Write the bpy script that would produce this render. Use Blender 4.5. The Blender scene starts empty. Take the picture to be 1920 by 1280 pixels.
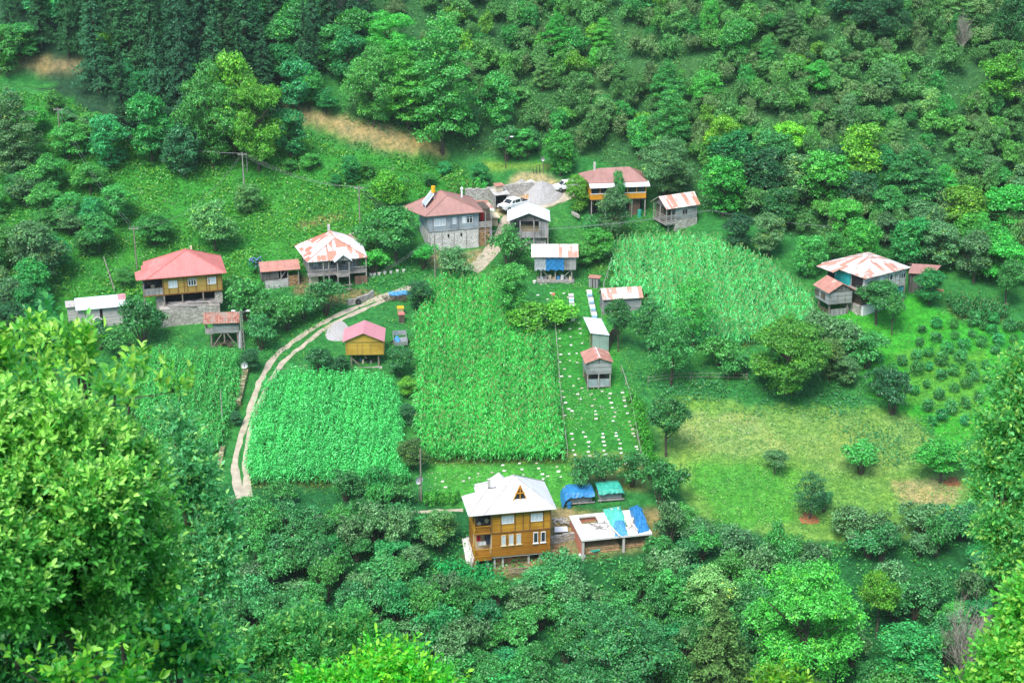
import bpy, math, random
import numpy as np
from mathutils import Vector, Matrix
R = math.radians
rng = np.random.default_rng(11)
random.seed(5)
PITCH = R(21.5); F = 3200.0
CP, SP = math.cos(PITCH), math.sin(PITCH)

def ray(px, py):
    a = (px-960)/F; b = (640-py)/F
    return np.array([a, CP+b*SP, -SP+b*CP])
def project(x, y, z):
    d = y*CP - z*SP
    u = y*SP + z*CP
    return 960+F*x/d, 640-F*u/d

def vnoise(x, y, seed=0):
    x = np.asarray(x, float); y = np.asarray(y, float)
    xi = np.floor(x); yi = np.floor(y)
    fx = x-xi; fy = y-yi
    fx = fx*fx*(3-2*fx); fy = fy*fy*(3-2*fy)
    def h(a, b):
        s = np.sin(a*127.1+b*311.7+seed*74.7)*43758.5453
        return s-np.floor(s)
    return ((h(xi, yi)*(1-fx)+h(xi+1, yi)*fx)*(1-fy)+(h(xi, yi+1)*(1-fx)+h(xi+1, yi+1)*fx)*fy)*2-1

KY = np.array([-60, -20, 0, 20, 130, 146, 160, 177, 600.])
KZ = np.array([30, 6, -2.6, -18, -104, -106, -103, -97, -97+.2436*423])
DITCH = []      # world polylines of the cut track on the upper slope
def segdist(x, y, pl):
    best = np.full(np.shape(x), 1e9)
    for (ax, ay), (bx, by) in zip(pl[:-1], pl[1:]):
        dx, dy = bx-ax, by-ay
        t = np.clip(((x-ax)*dx+(y-ay)*dy)/(dx*dx+dy*dy), 0, 1)
        best = np.minimum(best, np.hypot(x-ax-t*dx, y-ay-t*dy))
    return best
def H(x, y):
    x = np.asarray(x, float); y = np.asarray(y, float)
    z = sum(np.interp(y+o, KY, KZ) for o in (-5, -2.5, 0, 2.5, 5))/5
    yb = 247+14*np.exp(-((x-4)/28)**2)
    s = 3.5
    e = np.clip((y-yb)/s, -40, 40)
    z = z+.40*s*np.log1p(np.exp(e))
    z = z+.7*vnoise(x/24, y/24, 1)+.16*vnoise(x/6, y/6, 2)
    for pl, amp, sg in DITCH:
        z = z-amp*np.exp(-(segdist(x, y, pl)/sg)**2)
    return z
def at(px, py, h=0.0):
    d = ray(px, py)
    t = np.arange(60, 560, .5)
    P = t[:, None]*d
    m = P[:, 2] < H(P[:, 0], P[:, 1])+h
    m &= P[:, 1] > 120
    i = int(np.argmax(m))
    lo, hi = t[i-1], t[i]
    for _ in range(14):
        c = (lo+hi)/2; q = d*c
        if q[2] < float(H(q[0], q[1]))+h: hi = c
        else: lo = c
    return Vector(d*hi)
def inpoly(px, py, poly):
    px = np.asarray(px); py = np.asarray(py)
    r = np.zeros(px.shape, bool)
    n = len(poly)
    for i in range(n):
        x1, y1 = poly[i]; x2, y2 = poly[(i+1) % n]
        if y1 == y2: continue
        c = (y1 > py) != (y2 > py)
        r ^= c & (px < (x2-x1)*(py-y1)/(y2-y1)+x1)
    return r
for _pl, _a, _s in (([(520, 215), (560, 232), (620, 250), (680, 268), (740, 282), (800, 293), (850, 300)], 2.6, 2.6),
                    ([(-40, 122), (30, 128), (90, 132), (150, 134), (180, 136)], 2.4, 2.4)):
    w = [at(*p) for p in _pl]
    DITCH.append(([(p.x, p.y) for p in w], _a, _s))
sc = bpy.context.scene
col = sc.collection
class NT:
    def __init__(s, name, rough=.8, spec=.3, metal=0.0):
        s.m = bpy.data.materials.new(name); s.m.use_nodes = True
        s.t = s.m.node_tree; s.b = s.t.nodes['Principled BSDF']
        s.b.inputs['Roughness'].default_value = rough
        s.b.inputs['Specular IOR Level'].default_value = spec
        s.b.inputs['Metallic'].default_value = metal
    def n(s, typ, **kw):
        nd = s.t.nodes.new('ShaderNode'+typ)
        for k, v in kw.items(): setattr(nd, k, v)
        return nd
    def link(s, a, b): s.t.links.new(a, b)
    def put(s, sock, v):
        if hasattr(v, 'links'): s.link(v, sock)
        elif isinstance(v, (tuple, list)): sock.default_value = (*v, 1) if len(v) == 3 and len(sock.default_value) == 4 else v
        else: sock.default_value = v
    def uv(s): return s.n('UVMap').outputs[0]
    def obj(s): return s.n('TexCoord').outputs['Object']
    def sep(s, v):
        x = s.n('SeparateXYZ'); s.link(v, x.inputs[0]); return x.outputs
    def comb(s, x, y, z=0.0):
        c = s.n('CombineXYZ')
        for i, v in enumerate((x, y, z)): s.put(c.inputs[i], v)
        return c.outputs[0]
    def math(s, op, a, b=0.0, clamp=False):
        m = s.n('Math', operation=op); m.use_clamp = clamp
        s.put(m.inputs[0], a); s.put(m.inputs[1], b); return m.outputs[0]
    def noise(s, vec, scale, detail=3, rough=.5):
        x = s.n('TexNoise'); s.link(vec, x.inputs['Vector'])
        x.inputs['Scale'].default_value = scale; x.inputs['Detail'].default_value = detail
        x.inputs['Roughness'].default_value = rough; return x.outputs['Fac']
    def white(s, vec):
        x = s.n('TexWhiteNoise', noise_dimensions='3D'); s.link(vec, x.inputs['Vector']); return x.outputs['Value']
    def mapr(s, v, a, b, c=0.0, d=1.0):
        x = s.n('MapRange'); s.put(x.inputs[0], v)
        for i, q in enumerate((a, b, c, d)): x.inputs[i+1].default_value = q
        return x.outputs[0]
    def mix(s, f, a, b, bt='MIX'):
        x = s.n('Mix', data_type='RGBA', blend_type=bt)
        s.put(x.inputs[0], f); s.put(x.inputs[6], a); s.put(x.inputs[7], b); return x.outputs[2]
    def bump(s, h, st=.3, dist=.05):
        x = s.n('Bump'); x.inputs['Strength'].default_value = st; x.inputs['Distance'].default_value = dist
        s.link(h, x.inputs['Height']); s.link(x.outputs[0], s.b.inputs['Normal'])
    def out(s, c): s.put(s.b.inputs['Base Color'], c); return s.m
def scl(c, k): return tuple(x*k for x in c)

def m_plain(name, c, rough=.7, var=.25, sc_=2.0, metal=0.0, spec=.3):
    a = NT(name, rough, spec, metal); v = a.noise(a.obj(), sc_, 4)
    return a.out(a.mix(a.mapr(v, .3, .7), scl(c, 1-var), scl(c, 1+var*.6)))
def m_wood(name, c1, c2, plank=.2, vert=False, gap=.08, dark=.3, rough=.85):
    a = NT(name, rough, .2); u = a.sep(a.uv())
    p, q = (u[0], u[1]) if vert else (u[1], u[0])
    k = a.math('DIVIDE', p, plank); fl = a.math('FLOOR', k); fr = a.math('SUBTRACT', k, fl)
    w = a.white(a.comb(fl, 0.0, 3.0))
    g = a.noise(a.comb(a.math('MULTIPLY', p, 9.0), a.math('MULTIPLY', q, 1.2), w), 1.0, 4)
    big = a.noise(a.uv(), .45, 3)
    c = a.mix(a.mapr(a.math('ADD', a.math('MULTIPLY', w, .55), a.math('MULTIPLY', g, .6)), .2, .9), c1, c2)
    c = a.mix(a.mapr(big, .45, .75), c, scl(c1, .7))
    e = a.math('ADD', a.math('LESS_THAN', fr, gap), 0.0)
    a.bump(a.math('SUBTRACT', 1.0, e), .6, .03)
    return a.out(a.mix(e, c, scl(c1, dark)))
def m_sheet(name, pale, rust, ratio, width=.85, vlen=2.2, rough=.55, mott=.25):
    a = NT(name, rough, .4); u = a.sep(a.uv())
    ku = a.math('DIVIDE', u[0], width); fu = a.math('FLOOR', ku)
    off = a.white(a.comb(fu, 7.0, 1.0))
    kv = a.math('ADD', a.math('DIVIDE', u[1], vlen), off); fv = a.math('FLOOR', kv)
    w = a.white(a.comb(fu, fv, 0.0))
    sn = a.noise(a.comb(a.math('MULTIPLY', u[0], 2.2), a.math('MULTIPLY', u[1], .55)), 1.0, 5, .6)
    t = a.math('ADD', a.math('MULTIPLY', w, .7), a.math('MULTIPLY', a.math('SUBTRACT', sn, .5), 1.3))
    f = a.mapr(t, (1-ratio)*.7-.06, (1-ratio)*.7+.06)
    c = a.mix(f, pale, rust)
    c = a.mix(a.mapr(a.noise(a.uv(), 1.3, 5), .4, .8), c, scl(rust, .62)) if mott > 0 else c
    sb = a.math('SUBTRACT', ku, fu)
    edge = a.math('LESS_THAN', sb, .05)
    c = a.mix(a.math('MULTIPLY', edge, .5), c, scl(pale, .75))
    wv = a.math('SINE', a.math('MULTIPLY', u[0], 40.0)); a.bump(wv, .35, .02)
    return a.out(c)
def m_roof(name, c, rough=.5, streak=.2, seam=1.0):
    a = NT(name, rough, .4); u = a.sep(a.uv())
    sn = a.noise(a.comb(a.math('MULTIPLY', u[0], 3.0), a.math('MULTIPLY', u[1], .4)), 1.0, 5, .6)
    b = a.noise(a.uv(), .6, 4)
    c2 = a.mix(a.mapr(sn, .35, .75), c, scl(c, 1-streak))
    c2 = a.mix(a.mapr(b, .5, .8), c2, scl(c, 1-streak*1.3))
    k = a.math('DIVIDE', u[0], seam); fr = a.math('FRACT', k)
    c2 = a.mix(a.math('MULTIPLY', a.math('LESS_THAN', fr, .05), .45), c2, scl(c, .6))
    k = a.math('FRACT', a.math('DIVIDE', u[1], 2.0))
    c2 = a.mix(a.math('MULTIPLY', a.math('LESS_THAN', k, .03), .4), c2, scl(c, .6))
    a.bump(a.math('SINE', a.math('MULTIPLY', u[0], 36.0)), .3, .02)
    return a.out(c2)
def m_stone(name, c1, c2, size=.3, mortar=(.25, .24, .22)):
    a = NT(name, .9, .2); v = a.uv()
    x = a.n('TexVoronoi', feature='F1'); x.inputs['Scale'].default_value = 1/size
    m = a.n('Mapping'); a.link(v, m.inputs[0]); m.inputs['Scale'].default_value = (1, 1.7, 1); a.link(m.outputs[0], x.inputs['Vector'])
    e = a.n('TexVoronoi', feature='DISTANCE_TO_EDGE'); e.inputs['Scale'].default_value = 1/size; a.link(m.outputs[0], e.inputs['Vector'])
    w = a.sep(x.outputs['Color'])[0]
    c = a.mix(w, c1, c2); c = a.mix(a.mapr(a.noise(v, .8, 4), .5, .8), c, scl(c1, .7))
    f = a.mapr(e.outputs[0], .02, .1); a.bump(f, .8, .05)
    return a.out(a.mix(f, mortar, c))
def m_brick(name, c1, c2):
    a = NT(name, .9, .2); x = a.n('TexBrick'); a.link(a.uv(), x.inputs['Vector'])
    x.inputs['Color1'].default_value = (*c1, 1); x.inputs['Color2'].default_value = (*c2, 1); x.inputs['Mortar'].default_value = (.4, .37, .33, 1)
    x.inputs['Scale'].default_value = 1.0; x.inputs['Brick Width'].default_value = .3; x.inputs['Row Height'].default_value = .2; x.inputs['Mortar Size'].default_value = .015
    return a.out(x.outputs[0])
def m_tile(name):
    a = NT(name, .85, .2); u = a.sep(a.uv())
    ku = a.math('DIVIDE', u[0], .22); kv = a.math('DIVIDE', u[1], .3); fu = a.math('FLOOR', ku); fv = a.math('FLOOR', kv)
    w = a.white(a.comb(fu, fv, 2.0)); n = a.noise(a.uv(), 1.2, 4)
    c = a.mix(w, (.30, .10, .07), (.50, .26, .19)); c = a.mix(a.mapr(n, .45, .65), c, (.32, .27, .22))
    c = a.mix(a.math('LESS_THAN', a.math('FRACT', kv), .18), c, (.09, .05, .04))
    a.bump(a.math('SINE', a.math('MULTIPLY', u[0], 28.0)), .7, .05)
    return a.out(c)
def m_foliage(name, rough=.42, trans=.3, spec=.5):
    a = NT(name, rough, spec)
    oi = a.n('ObjectInfo'); at_ = a.n('Attribute'); at_.attribute_name = 'Col'
    c = a.mix(1.0, oi.outputs['Color'], at_.outputs['Color'], 'MULTIPLY')
    hsv = a.n('HueSaturation'); a.link(c, hsv.inputs['Color'])
    a.link(a.mapr(oi.outputs['Random'], 0, 1, .485, .512), hsv.inputs['Hue'])
    a.link(a.mapr(a.white(a.comb(oi.outputs['Random'], 3.0, 1.0)), 0, 1, .75, 1.25), hsv.inputs['Value'])
    c = hsv.outputs[0]
    a.out(c)
    tr = a.n('BsdfTranslucent'); a.link(a.mix(1.0, c, (1.0, 1.15, .65), 'MULTIPLY'), tr.inputs[0])
    mx = a.n('MixShader'); mx.inputs[0].default_value = trans
    a.link(a.b.outputs[0], mx.inputs[1]); a.link(tr.outputs[0], mx.inputs[2])
    a.link(mx.outputs[0], a.t.nodes['Material Output'].inputs[0])
    return a.m
def m_attr(name, rough=.9, bs=.5):
    a = NT(name, rough, .15); at_ = a.n('Attribute'); at_.attribute_name = 'Col'; P = a.obj()
    c = at_.outputs['Color']
    n1 = a.noise(P, .35, 5, .6); n2 = a.noise(P, 2.2, 5, .7); n3 = a.noise(P, 9.0, 3, .7)
    c = a.mix(a.mapr(n1, .35, .7), c, a.mix(1.0, c, (1.2, 1.1, .85), 'MULTIPLY'))
    c = a.mix(a.mapr(n2, .35, .68), a.mix(1.0, c, (.55, .62, .55), 'MULTIPLY'), a.mix(1.0, c, (1.25, 1.2, 1.1), 'MULTIPLY'))
    c = a.mix(a.mapr(n3, .3, .7), a.mix(1.0, c, (.6, .65, .6), 'MULTIPLY'), a.mix(1.0, c, (1.35, 1.3, 1.2), 'MULTIPLY'))
    n4 = a.noise(P, .9, 4, .65); c = a.mix(a.mapr(n4, .42, .6), a.mix(1.0, c, (.62, .72, .7), 'MULTIPLY'), c)
    a.bump(a.math('ADD', n2, n3), bs, .25)
    return a.out(c)

M = dict(
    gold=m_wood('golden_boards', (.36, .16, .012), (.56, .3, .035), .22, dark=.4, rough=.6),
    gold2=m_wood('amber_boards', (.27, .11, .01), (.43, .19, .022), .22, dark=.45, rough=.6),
    trim=m_plain('brown_trim', (.22, .11, .03)),
    ochre=m_wood('ochre_boards', (.33, .22, .05), (.45, .31, .09), .25, dark=.5),
    ochre2=m_wood('yellow_boards', (.43, .27, .04), (.56, .37, .06), .25, dark=.55),
    grey_h=m_wood('weathered_boards', (.17, .18, .18), (.42, .44, .44), .24, gap=.1),
    grey_v=m_wood('weathered_upright_boards', (.17, .17, .17), (.44, .44, .43), .2, True, gap=.12),
    dark_v=m_wood('dark_upright_boards', (.08, .075, .07), (.24, .23, .22), .2, True, gap=.15),
    blue_h=m_wood('bluish_painted_boards', (.24, .29, .34), (.36, .42, .46), 1.1, gap=.03, dark=.5),
    pale_h=m_wood('pale_log_wall', (.34, .33, .32), (.66, .65, .63), .22, gap=.1, dark=.5),
    brown_v=m_wood('brown_upright_boards', (.13, .08, .06), (.27, .17, .12), .3, True, gap=.1),
    post=m_plain('old_post_wood', (.26, .22, .19), .9, .4),
    postg=m_plain('grey_post_wood', (.33, .31, .29), .9, .4),
    orange=m_plain('orange_board', (.62, .27, .02), .6, .15),
    white=m_plain('white_paint', (.72, .74, .76), .5, .08),
    cream=m_plain('cream_plaster', (.6, .52, .36), .8, .15),
    stone=m_stone('rubble_stone', (.3, .28, .25), (.66, .63, .58), .3, (.3, .28, .25)),
    wstone=m_stone('whitewashed_stone', (.6, .59, .56), (.8, .79, .76), .32, (.36, .34, .32)),
    mossy=m_stone('mossy_stone', (.18, .16, .07), (.5, .46, .3), .35, (.1, .12, .05)),
    brick=m_brick('red_hollow_brick', (.5, .13, .07), (.62, .2, .11)),
    conc=m_plain('concrete', (.5, .48, .45), .85, .15),
    slab=m_plain('pale_screed', (.66, .65, .62), .8, .12, .7),
    rwhite=m_roof('white_roof_sheet', (.7, .69, .71), .45, .22, 1.2),
    rpale=m_roof('bluish_zinc_sheet', (.66, .71, .76), .4, .12, .9),
    rcoral=m_roof('coral_roof_sheet', (.6, .19, .17), .5, .22, 1.0),
    rpink=m_roof('pink_roof_sheet', (.58, .24, .27), .5, .16, 1.0),
    rbrown=m_roof('brown_red_roof_sheet', (.36, .19, .16), .6, .25, 1.0),
    rrust=m_sheet('rust_red_sheet', (.62, .42, .34), (.44, .2, .15), .93, .95, 3.0),
    rstripe=m_sheet('striped_rusty_sheet', (.74, .70, .68), (.5, .24, .17), .42, .75, 6.0),
    rpatch=m_sheet('patchwork_sheet', (.78, .78, .79), (.47, .19, .13), .5, 1.5, 3.3, mott=0),
    rdull=m_plain('dull_tin', (.42, .4, .38), .6, .3),
    tile=m_tile('clay_tile'),
    glass=m_plain('dark_glass', (.03, .04, .05), .15, .2, spec=.6),
    curtain=m_plain('net_curtain_behind_glass', (.5, .56, .62), .3, .2, 8.0, spec=.5),
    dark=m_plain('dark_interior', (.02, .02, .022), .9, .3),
    dim=m_plain('dim_wood', (.1, .08, .06), .9, .4),
    blue=m_plain('blue_tarp', (.03, .2, .45), .45, .35, 3.0),
    blue2=m_plain('light_blue_tarp', (.08, .3, .55), .5, .4, 3.0),
    teal=m_plain('teal_tarp', (.04, .36, .27), .5, .35, 3.0),
    teal2=m_plain('pale_teal_tarp', (.1, .52, .4), .5, .25, 3.0),
    tq=m_wood('turquoise_sheet', (.01, .3, .3), (.03, .42, .4), .5, True, gap=.04, dark=.6),
    sky_b=m_wood('sky_blue_boards', (.03, .25, .42), (.1, .45, .62), .35, True, gap=.06, dark=.5),
    greytarp=m_plain('grey_tarp', (.36, .39, .41), .6, .25),
    greysheet=m_wood('grey_sheet', (.22, .28, .3), (.34, .4, .42), .9, True, gap=.03, dark=.6),
    greensheet=m_wood('grey_green_sheet', (.2, .3, .26), (.27, .38, .32), 1.2, True, gap=.03, dark=.7),
    log=m_plain('split_firewood', (.42, .27, .14), .9, .6, 6.0),
    bark=m_plain('bark', (.1, .08, .06), .95, .5, 3.0),
    barkp=m_plain('pale_bark', (.3, .27, .23), .95, .5, 3.0),
    leaf=m_foliage('leaf'), needle=m_foliage('needle', .6, .15, .2), corn=m_foliage('corn_leaf', .45, .4, .4),
    fleaf=m_foliage('near_leaf', .38, .38, .4),
    soil=m_plain('road_dust', (.38, .33, .25), .95, .25, 1.2),
    gravel=m_plain('grey_gravel', (.36, .35, .34), .95, .4, 9.0),
    rubble=m_stone('pale_rubble', (.35, .33, .28), (.7, .68, .62), .25),
    car=m_plain('white_car_paint', (.8, .81, .82), .25, .02, spec=.6),
    tyre=m_plain('tyre_rubber', (.02, .02, .02), .8, .2),
    steel=m_plain('steel', (.45, .46, .47), .4, .15, metal=.6),
    yellow=m_plain('yellow_paint', (.75, .4, .02), .5, .1),
    red=m_plain('red_cloth', (.6, .02, .03), .8, .2),
    hive_w=m_plain('hive_white', (.75, .74, .68), .6, .12, 3), hive_b=m_plain('hive_blue', (.2, .42, .62), .6, .1), hive_t=m_plain('hive_tan', (.45, .36, .2), .6, .2),
    pslab=m_plain('white_slab', (.6, .59, .5), .8, .15, 3),
    wire=m_plain('cable', (.22, .23, .24), .5, .1),
    navy=m_plain('dark_cloth', (.05, .05, .09), .8, .3),
    mulch=m_plain('brown_litter', (.3, .12, .05), .95, .4, 8.0),
    flower=m_plain('hydrangea_blue', (.18, .22, .55), .8, .4, 9.0),
)

class MB:
    def __init__(s): s.v = []; s.f = []
    def add(s, vs, fs):
        k = len(s.v); s.v += [tuple(map(float, q)) for q in vs]; s.f += [tuple(k+i for i in f) for f in fs]; return s
    def box(s, x0, x1, y0, y1, z0, z1):
        return s.add([(x, y, z) for z in (z0, z1) for y in (y0, y1) for x in (x0, x1)],
                     [(0, 2, 3, 1), (4, 5, 7, 6), (0, 1, 5, 4), (2, 6, 7, 3), (1, 3, 7, 5), (0, 4, 6, 2)])
    def slab(s, pts, t, d=(0, 0, -1)):
        n = len(pts); b = [(p[0]+d[0]*t, p[1]+d[1]*t, p[2]+d[2]*t) for p in pts]
        return s.add(list(pts)+b, [tuple(range(n)), tuple(range(2*n-1, n-1, -1))]+[(i, n+i, n+(i+1) % n, (i+1) % n) for i in range(n)])
    def bar(s, p, q, w, h=None):
        p = Vector(p); q = Vector(q); h = h or w; d = (q-p).normalized()
        u = d.cross(Vector((0, 0, 1))) if abs(d.z) < .95 else Vector((1, 0, 0)).cross(d)
        u.normalize(); v = d.cross(u)
        P = [a+u*(i*w/2)+v*(j*h/2) for a in (p, q) for i, j in ((-1, -1), (1, -1), (1, 1), (-1, 1))]
        return s.add(P, [(3, 2, 1, 0), (4, 5, 6, 7)]+[(i, (i+1) % 4, 4+(i+1) % 4, 4+i) for i in range(4)])
    def tube(s, pts, rad, n=7, cap=True):
        rings = []
        m = len(pts); P = [Vector(p) for p in pts]
        if not hasattr(rad, '__len__'): rad = [rad]*m
        for i in range(m):
            d = (P[min(i+1, m-1)]-P[max(i-1, 0)]).normalized()
            u = d.cross(Vector((0, 0, 1))) if abs(d.z) < .9 else d.cross(Vector((0, 1, 0)))
            u.normalize(); v = d.cross(u)
            rings.append([P[i]+(u*math.cos(a)+v*math.sin(a))*rad[i] for a in [2*math.pi*k/n for k in range(n)]])
        fs = [(i*n+k, (i+1)*n+k, (i+1)*n+(k+1) % n, i*n+(k+1) % n) for i in range(m-1) for k in range(n)]
        if cap: fs += [tuple(range(n)), tuple(range((m-1)*n+n-1, (m-1)*n-1, -1))]
        return s.add([q for r_ in rings for q in r_], fs)
    def blob(s, c, r, n=10, m=6, jit=.12, zc=0):
        cx, cy, cz = c; vs = []; rr = random.Random(int(cx*91+cy*37+r[0]*13))
        for j in range(1, m):
            t = math.pi*j/m
            for i in range(n):
                a = 2*math.pi*i/n; k = 1+rr.uniform(-jit, jit)
                vs.append((cx+r[0]*k*math.sin(t)*math.cos(a), cy+r[1]*k*math.sin(t)*math.sin(a), max(cz+zc, cz+r[2]*k*math.cos(t)) if zc else cz+r[2]*k*math.cos(t)))
        vs += [(cx, cy, cz+r[2]), (cx, cy, cz-r[2])]
        fs = [(j*n+i, (j+1)*n+i, (j+1)*n+(i+1) % n, j*n+(i+1) % n) for j in range(m-2) for i in range(n)]
        T = (m-1)*n
        fs += [(T, i, (i+1) % n) for i in range(n)]+[(T+1, (m-2)*n+(i+1) % n, (m-2)*n+i) for i in range(n)]
        return s.add(vs, fs)
    def mesh(s, name, mat, smooth=False):
        me = bpy.data.meshes.new(name)
        me.from_pydata(s.v, [], s.f); me.materials.append(mat)
        uvl = me.uv_layers.new(name='UVMap').data
        vs = [Vector(q) for q in s.v]; Z = Vector((0, 0, 1))
        for p in me.polygons:
            n = p.normal; u = Z.cross(n)
            if u.length < .05: u = Vector((1, 0, 0))
            u.normalize(); w = n.cross(u)
            for li, vi in zip(p.loop_indices, p.vertices): uvl[li].uv = (vs[vi].dot(u), vs[vi].dot(w))
            p.use_smooth = smooth
        return me
    def build(s, name, mat, parent=None, smooth=False, loc=None, rot=0):
        o = bpy.data.objects.new(name, s.mesh(name, M[mat] if isinstance(mat, str) else mat, smooth)); col.objects.link(o)
        if parent: o.parent = parent
        if loc is not None: o.location = loc; o.rotation_euler.z = rot
        return o
def tag(o, label=None, cat=None, group=None, kind=None):
    if label: o['label'] = label
    if cat: o['category'] = cat
    if group: o['group'] = group
    if kind: o['kind'] = kind
    return o
def empty(name, loc, rot=0, label=None, cat=None, group=None):
    o = bpy.data.objects.new(name, None); o.location = loc; o.rotation_euler.z = rot; o.empty_display_size = .3
    col.objects.link(o); return tag(o, label, cat, group)
def fastmesh(name, V, Q, mat, C=None):
    """V (n,3), Q (m,k) faces of equal size, C (n,3) colours"""
    V = np.ascontiguousarray(V, dtype=np.float32); Q = np.ascontiguousarray(Q, dtype=np.int32)
    me = bpy.data.meshes.new(name); k = Q.shape[1]
    me.vertices.add(len(V)); me.vertices.foreach_set('co', V.ravel())
    me.loops.add(Q.size); me.loops.foreach_set('vertex_index', Q.ravel())
    me.polygons.add(len(Q)); me.polygons.foreach_set('loop_start', np.arange(0, Q.size, k, dtype=np.int32))
    if C is not None:
        a = me.color_attributes.new('Col', 'FLOAT_COLOR', 'POINT')
        C4 = np.ones((len(V), 4), np.float32); C4[:, :3] = C; a.data.foreach_set('color', C4.ravel())
    me.materials.append(mat); me.update(calc_edges=True)
    return me
def link(name, me, parent=None, color=None):
    o = bpy.data.objects.new(name, me); col.objects.link(o)
    if parent: o.parent = parent
    if color is not None: o.color = (*color, 1)
    return o
def unit(a): return a/np.maximum(np.linalg.norm(a, axis=-1, keepdims=True), 1e-9)
def cards(C, N, L, W, rg, fold=.15):
    """rhombic leaves: centres C, normals N, length L, width W -> verts, quads"""
    n = len(C); N = unit(N); t = unit(np.cross(N, rg.normal(size=(n, 3)))); b = np.cross(N, t)
    L = np.asarray(L).reshape(-1, 1)*rg.uniform(.7, 1.3, (n, 1)); W = np.asarray(W).reshape(-1, 1)*rg.uniform(.7, 1.3, (n, 1))
    V = np.stack([C-t*L/2, C+b*W/2+N*L*fold, C+t*L/2, C-b*W/2+N*L*fold], 1).reshape(-1, 3)
    return V, np.arange(4*n).reshape(n, 4)
def crown_mesh(name, lobes, ncl, per, spread, L, W, seed, low=-.35, up=.5, yel=0.0, mat='leaf', inner=0.12):
    rg = np.random.default_rng(seed); lobes = np.array(lobes, float)
    area = (lobes[:, 3]*lobes[:, 4]+lobes[:, 3]*lobes[:, 5]); pr = area/area.sum()
    C = []; D = []
    while len(C) < ncl:
        l = lobes[rg.choice(len(lobes), p=pr)]; d = unit(rg.normal(size=3))
        if d[2] < low and rg.random() < .8: continue
        k = rg.choice([rg.uniform(.8, 1.04), rg.uniform(.95, 1.28)], p=[.72, .28]) if rg.random() > inner else rg.uniform(.3, .8)
        p = l[:3]+d*l[3:]*k
        q = (p-lobes[:, :3])/lobes[:, 3:]
        if (np.linalg.norm(q, axis=1) < .7).sum() > (1 if k < .8 else 0): continue
        C.append(p); D.append(d)
    C = np.array(C); D = np.array(D)
    cb = rg.normal(size=(ncl, 1))
    P = np.repeat(C, per, 0)+rg.normal(size=(ncl*per, 3))*spread*np.array([1, 1, .55])
    N = np.repeat(D, per, 0)*.6+np.array([0, 0, up])+rg.normal(size=(ncl*per, 3))*.55
    V, Q = cards(P, N, L, W, rg)
    g = 1+.24*np.repeat(cb, per, 0)+.26*rg.normal(size=(ncl*per, 1)); g = np.clip(g, .45, 1.8)
    K = np.repeat(g, 3, 1)
    if yel > 0:
        m = np.repeat(rg.random((ncl, 1)) < yel, per, 0)
        K = np.where(m, K*np.array([2.0, 1.35, .7]), K)
    return fastmesh(name, V, Q, M[mat], np.repeat(K, 4, 0))
def limbs(m, top, spread, n, r0, rg, z0=0.0, fork=.35):
    m.tube([(0, 0, -.6), (0.03*top, 0, top*fork), (.02*top, .03*top, top*.75)], [r0, r0*.7, r0*.25], 7)
    for i in range(n):
        a = 2*math.pi*i/n+rg.uniform(-.4, .4); zb = top*rg.uniform(fork*.8, .65)
        m.tube([(0.02*top, 0, zb), (math.cos(a)*spread*.5, math.sin(a)*spread*.5, zb+top*.12), (math.cos(a)*spread, math.sin(a)*spread, zb+top*rg.uniform(.2, .32))], [r0*.45, r0*.3, r0*.1], 5)
PROTO = {}
def proto(kind, trunk, crown, h, w): PROTO.setdefault(kind, []).append((trunk, crown, h, w))
for k in range(6):      # hazel: many stemmed, broad
    rg = np.random.default_rng(30+k); lo = []
    for i in range(8):
        if rg.random() < .2: continue
        a = 2*math.pi*i/8+rg.uniform(-.3, .3); rr = rg.uniform(.8, 1.75)
        lo.append((math.cos(a)*rr, math.sin(a)*rr, rg.uniform(1.4, 2.9), rg.uniform(.5, .95), rg.uniform(.5, .95), rg.uniform(.45, .8)))
    for i in range(5): lo.append((rg.uniform(-.9, .9), rg.uniform(-.9, .9), rg.uniform(2.3, 3.5), rg.uniform(.5, .8), rg.uniform(.5, .8), rg.uniform(.45, .75)))
    m = MB()
    for i in range(7):
        a = 2*math.pi*i/7; s_ = rg.uniform(.7, 1.3)
        m.tube([(0.1*math.cos(a), .1*math.sin(a), -.4), (math.cos(a)*.5*s_, math.sin(a)*.5*s_, 1.2), (math.cos(a)*1.2*s_, math.sin(a)*1.2*s_, 2.4)], [.09, .06, .02], 5)
    proto('hazel', m.mesh('hazel_stems', M['bark']), crown_mesh('hazel_leaves', lo, 280, 10, .2, .26, .16, 50+k, up=.7), 3.9, 4.6)
for k in range(6):      # round broadleaf (the last two with a clear trunk)
    rg = np.random.default_rng(60+k); lo = []
    for i in range(24 if k < 4 else 18):
        d = unit(rg.normal(size=3)); q = rg.uniform(.6, 1.05); zc, zr, rr_ = (5.1, 3.5, 2.5) if k < 4 else (6.4, 2.3, 2.7)
        hz_ = zc+d[2]*zr*q; tp = 1-.35*max(0, (hz_-zc)/zr)
        lo.append((d[0]*rr_*q*tp, d[1]*rr_*q*tp, hz_, rg.uniform(.8, 1.45), rg.uniform(.8, 1.45), rg.uniform(.7, 1.1)))
    m = MB(); limbs(m, 9, 2.3, 6, .24, rg)
    proto('broad' if k < 4 else 'crowned', m.mesh('tree_trunk', M['bark']), crown_mesh('tree_crown', lo, 760, 12, .25, .3, .19, 80+k, yel=.05, up=.7), 9.6, 7.6)
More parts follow.
